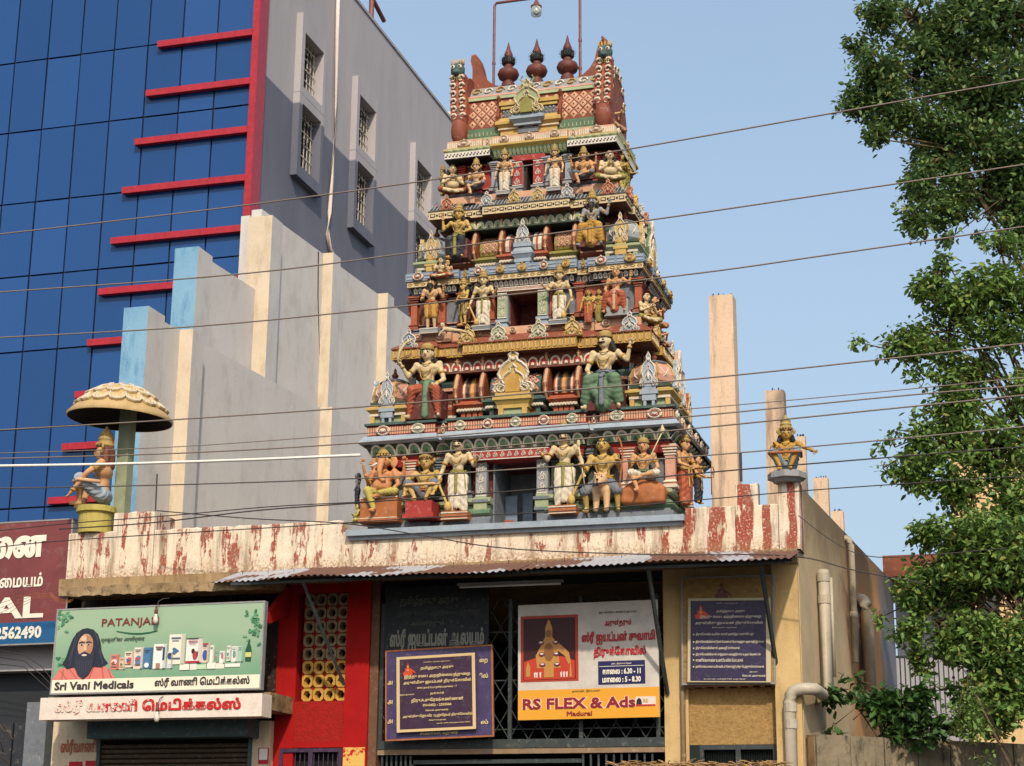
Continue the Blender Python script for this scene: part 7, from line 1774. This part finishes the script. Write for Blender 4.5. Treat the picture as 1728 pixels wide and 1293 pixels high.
S.rc(.835,.825,.975,.905, flat('wp', 220,210,200), y=-.004); S.rc(.837,.892,.973,.903, flat('redlogo', 196,40,40), y=-.009); S.pl([(.84,.89),(.845,.85),(.86,.835),(.875,.85),(.88,.89)], flat('blk', 40,30,30), -.009); S.tx('RS', .905, .86, .035, .03, flat('gold', 200,160,90), bold=.04, y=-.01)
# ---------------- right notice
S = Sign('tall_backing_board', 'yellowed backing board with a faint seated figure behind the purple rules notice', 21.84, 1152, 974, 1304, 1152, M['yellow_rough'], .03, rz=rad(.6), frame=M['grey'])
deity(S, .44, .135, .14, .14, flat('fade', 112,60,52), flat('fade2', 140,84,64))
S = Sign('rules_notice', 'purple Tamil rules notice in a pale frame on the yellow wall', 21.79, 1160, 1009, 1300, 1151, flat('palefr', 196,184,150), .025, rz=rad(1.4))
S.rc(.035,.03,.945,.985, paint('violet_notice', lin(52,42,76), .4, .2), y=-.001)
lt = flat('lettergrey', 206,196,180)
S.tx('சாமிேய சரணம் ஐயப்பா', .48, .065, .26, .018, lt, bold=.02); S.tx('தமிழ்நாடு அரசு', .52, .16, .34, .04, lt, bold=.03); S.tx('இந்து சமய அறநிைலயத்துைற', .52, .225, .74, .045, lt, bold=.03); S.tx('அருள்மிகு ஐயப்பன் திருக்ேகாவில்', .5, .30, .82, .045, lt, bold=.03); S.tx('EMG நகர் மதுைர', .45, .355, .3, .02, lt, bold=.02)
for i, (st, w_) in enumerate((('திருக்ேகாவில் உள்ேள ைகலி அணிந்து வரக்கூடாது',.70),('திருக்ேகாவிலினுள் ெசல் ேபான்கள் ேபசுவதற்கு அனுமதி இல்ைல',.82),('திருக்ேகாவிலினுள் அைமதி காக்கவும்',.53),('திருக்ேகாவிலினுள் சுத்தமாக ைவத்திருக்க உதவ ேவண்டும்',.78),('காணிக்ைககைள உண்டியலில் ேபாடவும்',.57),('நன்ெகாைடகைள உரியவரிடம் ெசலுத்தி ரசீது ெபற்றுக்ெகாள்ளவும்',.82))):
    v = (.435,.525,.60,.675,.74,.82)[i]; S.tx(st, .10, v, w_, .042, lt, bold=.035, al='l'); S.tx('•', .075, v, .02, .02, lt, al='c')
S.tx('இவண் :', .80, .88, .1, .02, lt, bold=.03); S.tx('ெசயல் அலுவலர்', .80, .925, .28, .034, lt, bold=.03); S.tx('உபயம்: பக்தர்கள் மதுைர', .45, .965, .5, .022, lt, bold=.02)
deity(S, .16, .17, .13, .15, flat('or', 206,74,40), flat('or2', 226,140,60))

b = MB(); q0, q1 = at(62,1170,Y=20.95), at(440,1170,Y=20.95); b.box(q0.x, q1.x, 21.25, 21.98, q0.z-.24, q0.z-.02); b.build('canopy_box', M['chajja'], shop)
# ================================================================== overhead wires
def wire(label, pts, Y=15.0, r=.011, mat='cable', dY=0):
    P = []
    px = [p[0] for p in pts]
    # smooth through the given pixels, then hang as one continuous curve in a vertical plane across the street
    Q = [at(x, y, Y=Y+dY*(x-864)/864) for x, y in pts]; N_ = []
    for i in range(len(Q)-1):
        p0, p1, p2, p3 = Q[max(0,i-1)], Q[i], Q[i+1], Q[min(len(Q)-1,i+2)]
        for k in range(8):
            t = k/8; N_.append(.5*((2*p1)+(p2-p0)*t+(2*p0-5*p1+4*p2-p3)*t*t+(-p0+3*p1-3*p2+p3)*t**3))
    N_.append(Q[-1]); b = MB(); b.tube(N_, r, 6); return tag(b.build('overhead_wire', M[mat], smooth=True), label, 'wire', 'overhead wires crossing the street')
wire('topmost wire, crossing the tower just below its ridge storey', [(-40,400),(370,352),(740,302),(1060,252),(1400,192),(1780,125)], 15, .0072)
wire('second wire from the top, crossing the upper roof shrines', [(-40,496),(400,463),(720,423),(1100,371),(1400,327),(1780,270)], 15.1, .0072)
wire('third wire, passing the middle doorway of the tower', [(-40,572),(330,551),(660,519),(1139,466),(1400,430),(1780,375)], 15.2, .0072)
wire('fourth wire, crossing the large green-robed statue', [(-40,728),(300,708),(660,683),(1139,643),(1440,612),(1780,574)], 15.3, .0072)
wire('thin faint wire just under the tower medallion frieze', [(-40,766),(300,754),(700,725),(1165,690),(1500,660),(1780,632)], 15.0, .0045)
wire('upper wire of the close pair crossing the second concrete post', [(-40,775),(300,765),(600,748),(1000,715),(1165,703),(1500,670),(1780,646)], 14.9, .0066)
wire('lower wire of the close pair crossing the second concrete post', [(640,772),(900,748),(1152,725),(1500,690),(1780,662)], 15.1, .0072)
wire('thick white cable ending at the lower left of the tower', [(-40,787),(200,783),(420,776),(608,768)], 14.6, .0135, 'cable_white')
wire('wire crossing the knees of the lowest statues from the umbrella statue', [(-40,825),(300,818),(640,806),(900,790),(1200,768),(1500,742),(1780,715)], 14.8, .0062, 'cable')
wire('dark wire over the lower legs of the door guardians', [(100,893),(260,882),(430,862),(600,849),(900,826),(1200,797),(1500,772),(1780,750)], 14.7, .0062, 'cable_dark')
wire('dark wire running along the striped parapet from the far left', [(-40,928),(90,914),(300,900),(500,888),(700,875),(960,862),(1200,842),(1400,825),(1780,800)], 14.6, .005, 'cable_dark')
wire('dark wire sloping up from the left above the brown sign', [(-40,900),(110,884),(290,870),(460,855),(640,846)], 14.5, .005, 'cable_dark')
wire('thin wire sagging from the parapet block to the zinc awning end', [(265,862),(420,875),(585,884),(720,905),(860,926),(1100,936),(1330,938),(1440,962),(1560,985)], 21.2, .008, 'cable_dark')
wire('thin wire from the right pier down to the right', [(1347,870),(1400,910),(1450,935),(1520,940),(1700,925)], 21.5, .006, 'cable_dark')
for i, (x, y) in enumerate(((264,864),(453,868),(210,884))): pass
# loose cables by the brown sign
lc = MB()
for k in range(4):
    z = k*15
    Q = [at(x, y, Y=21.6) for x, y in ((-10,1020+z*.6),(30,1006+z*.4),(60,1000+z*.2),(85,1000+k*2),(105,1012+k*2),(125,1010+k))]
    lc = MB(); N_ = []
    for i in range(len(Q)-1):
        for t in (0,.33,.66): N_.append(Q[i].lerp(Q[i+1], t)+Vector((0,0,-.02*math.sin(PI*t))))
    lc.tube(N_+[Q[-1]], .0035, 4); tag(lc.build('loose_cable', M['tan'], smooth=True), 'thin tan cable looping past the brown sign to the sunshade corner', 'cable', 'loose cables beside the brown sign')
for k in range(3):
    Q = [at(x, y, Y=21.9) for x, y in ((-10,1096+k*12),(40,1105+k*10),(70,1125+k*14),(90,1150+k*10),(110,1172))]; lc = MB(); lc.tube(Q, .006, 4)
    tag(lc.build('loose_cable', M['cable_dark'], smooth=True), 'thin dark cable drooping over the grey fascia at the lower left', 'cable', 'dark cables over the grey fascia')

# ================================================================== trees
def leaf_shape(L, w_):
    return [(0,0,0),(w_*.5,L*.35,.02*L),(w_*.38,L*.7,.0),(0,L,-.06*L),(-w_*.38,L*.7,.0),(-w_*.5,L*.35,.02*L),(0,L*.5,-.05*L)]
LF = [(0,1,6),(1,2,6),(2,3,6),(3,4,6),(4,5,6),(5,0,6)]
def leaves(mb, c, n, L, spread, rng, droop=.4):
    """one twig's tuft of leaves"""
    for _ in range(n):
        q = Vector((rng.gauss(0,1), rng.gauss(0,1), rng.gauss(0,.8)))*spread+c
        l_ = L*rng.uniform(.5,1.3); S_ = leaf_shape(l_, l_*.52)
        R = Matrix.Rotation(rng.uniform(0,2*PI), 3, 'Z') @ Matrix.Rotation(rng.gauss(-droop,.45), 3, 'X') @ Matrix.Rotation(rng.gauss(0,.5), 3, 'Y')
        b = len(mb.v)
        for p in S_: mb.v.append(tuple(R @ Vector(p)+q))
        mb.f += [tuple(b+i for i in f) for f in ((0,1,2,3,6),(0,6,3,4,5))]; mb.m += [0,0]
def grow(tn, label, base, trunk_top, blobs, mat, L, dens, seed, thick=.16, cat='tree', Yv=1.0, limb_from=None):
    rng = random.Random(seed); t = thing(tn, label, cat, base); b = MB(); w_ = MB()
    b0 = Vector(base); tt = Vector(trunk_top)
    w_.tube([b0, b0.lerp(tt,.35)+Vector((.08,.05,0)), b0.lerp(tt,.7)+Vector((-.06,0,0)), tt], [thick, thick*.8, thick*.62, thick*.42], 9)
    w_.build('trunk', M['bark'], t, smooth=True)
    lm = MB()
    for (px, py, r, Y) in blobs:
        c = at(px, py, Y=Y); R = r/3000*math.hypot(Y, c.x)*1.0
        mid = tt.lerp(c, .5)+Vector((rng.uniform(-.15,.15), rng.uniform(-.15,.15), .25))
        lm.tube([tt.lerp(b0, rng.uniform(0,.3)), mid, c], [thick*.16, thick*.09, .008], 5)
        ntw = int(dens*3.3*(r/40.0)**2)
        for _ in range(ntw):
            while True:
                d = Vector((rng.uniform(-1,1), rng.uniform(-1,1), rng.uniform(-1,1)))
                if d.length < 1: break
            # lumpy outline
            q = c+Vector((d.x*R*1.05, d.y*R*Yv, d.z*R*.95))
            if noise.noise(q*2.1+Vector((seed,0,0))) < -.07: continue
            leaves(b, q, rng.randint(5,9), L, R*.12+.03, rng)
            if rng.random() < .25: lm.tube([c, (c+q)/2+Vector((0,0,.05)), q], [.012,.008,.004], 3)
    lm.build('limbs', M['bark'], t, smooth=True)
    cr = b.build('crown', M[mat], t); return t
A_ = lambda l, Y: [(x, y, r, Y+dy) for x, y, r, dy in l]
up = [(1490,15,38,0),(1540,30,60,.3),(1620,20,80,.5),(1700,30,80,.2),(1450,78,26,0),(1480,115,42,-.2),(1445,170,30,-.1),(1500,180,50,0),(1560,110,60,.4),(1620,130,80,.5),(1700,140,80,.3),(1560,200,60,.3),(1640,230,80,.5),(1710,240,70,.2),
      (1480,225,22,-.2),(1590,270,55,.2),(1650,310,60,.3),(1710,320,60,.4),(1560,315,36,0),(1540,372,30,-.1),(1590,355,40,.1),(1650,375,26,.1),(1705,375,45,.3),(1600,405,14,0),(1660,390,20,.2),(1525,385,14,-.1),(1463,232,12,-.2)]
grow('tall_tree', 'tall dark-leaved tree filling the upper right corner of the picture', (2.3,25.2,0), at(1760,330,Y=25.2), A_(up, 24.6), 'leaf', .1, 56, 11, .22)
mid = [(1690,430,40,.2),(1640,460,32,.1),(1600,445,22,0),(1700,500,50,.2),(1620,510,50,.1),(1570,480,26,0),(1555,490,16,-.1),(1600,560,55,.1),(1680,580,60,.3),(1540,580,36,-.1),(1490,582,22,-.2),(1450,578,18,-.2),(1560,635,26,0),(1640,650,60,.2),(1710,660,50,.2),
       (1600,700,45,.1),(1550,740,36,0),(1510,755,26,-.1),(1490,790,24,-.2),(1540,790,30,-.1),(1610,770,55,0),(1680,760,60,.2),(1560,820,22,-.1),(1640,840,50,0),(1700,850,50,.1),(1610,830,26,-.1)]
grow('leafy_tree', 'bright-leaved tree in the middle right, its branches reaching towards the posts', (2.0,24.0,0), at(1750,700,Y=24.2), A_(mid, 23.7), 'leaf2', .102, 52, 23, .18)
low = [(1640,910,50,0),(1700,920,50,.1),(1580,950,40,0),(1545,1000,34,-.1),(1620,990,55,.1),(1690,1000,60,.2),(1580,1050,40,0),(1530,1060,26,-.1),(1650,1070,50,.1),(1710,1090,50,.1),(1610,1120,36,0),(1700,1160,34,.1),(1655,1140,34,0),(1490,1040,14,0),(1560,900,22,0),(1710,1200,40,.1),(1560,1105,20,0),(1680,1210,34,0),(1720,1130,50,.2),(1660,1020,50,.2),(1700,970,60,.3),(1600,905,40,.1),(1640,950,50,.3)]
grow('hanging_tree', 'lower leafy tree hanging over the block wall in front of the beige house', (1.9,23.2,0), at(1740,1000,Y=23.4), A_(low+[(1560,1010,30,.2),(1600,1080,40,.3),(1570,1120,24,.1),(1640,1180,34,.1)], 23.0), 'leaf2', .1, 54, 37, .14)
sh = [(1420,1185,26,0),(1470,1175,30,0),(1520,1190,34,.1),(1570,1185,30,0),(1440,1215,24,0),(1500,1225,30,0),(1560,1230,26,0),(1400,1175,16,0),(1600,1225,24,0),(1450,1150,16,0),(1590,1165,26,0),(1410,1222,18,0)]
grow('shrub', 'dark broad-leaved shrub between the drain pipe and the block wall', (-.6,22.9,0), at(1500,1235,Y=22.9), A_(sh, 22.75), 'leaf3', .13, 30, 51, .05, 'shrub')
cr_ = [(1632,1170,24,0),(1628,1205,24,0),(1640,1240,26,0),(1620,1262,24,0),(1645,1282,26,0),(1610,1240,14,0)]
grow('creeper', 'light green creeper spilling over the front of the block wall', (1.0,22.3,0), at(1640,1160,Y=22.6), A_(cr_, 22.05), 'leaf2', .075, 34, 61, .03, 'plant', .5)
lf_ = [(8,1236,14,0),(22,1248,14,0),(5,1270,16,0),(14,1290,14,0),(-14,1250,24,0)]
grow('roadside_plant', 'bright green leafy sprig at the bottom left corner', at(-20,1420,Y=18).to_tuple(), at(-15,1270,Y=18), A_(lf_, 18), 'leaf2', .10, 22, 71, .03, 'plant')
# dry thatch edge along the bottom right
th = MB(); rng = random.Random(4)
for k in range(420):
    x = rng.uniform(1035, 1320); p = at(x, 1292+rng.uniform(-4,10), Y=20.5); d = Vector((rng.uniform(-.18,.18), rng.uniform(-.05,.05), rng.uniform(-.03,.05)))
    th.tube([p, p+d*.5+Vector((0,0,.01)), p+d], .006, 3)
p0, p1 = at(1035, 1300, Y=20.6), at(1325, 1300, Y=20.6)
tc = thing('thatch_canopy', 'edge of a low dry-straw canopy just above the bottom right of the entrance', 'canopy', ((p0.x+p1.x)/2, 20.6, p0.z))
th.build('thatch', paint('dry_straw', lin(176,140,96), .9), tc, kind='stuff')
b = MB(); b.add([(p0.x,20.45,p0.z-.03),(p1.x,20.45,p1.z-.03),(p1.x,21.7,p1.z+.02),(p0.x,21.7,p0.z+.02)], [(0,1,2,3),(3,2,1,0)]); b.build('mat', M['tan'], tc)
for x in (p0.x+.1, p1.x-.1): b = MB(); b.tube([(x,20.5,0),(x,20.5,p0.z-.03)], .03, 7); b.build('bamboo_post', M['tan'], tc)
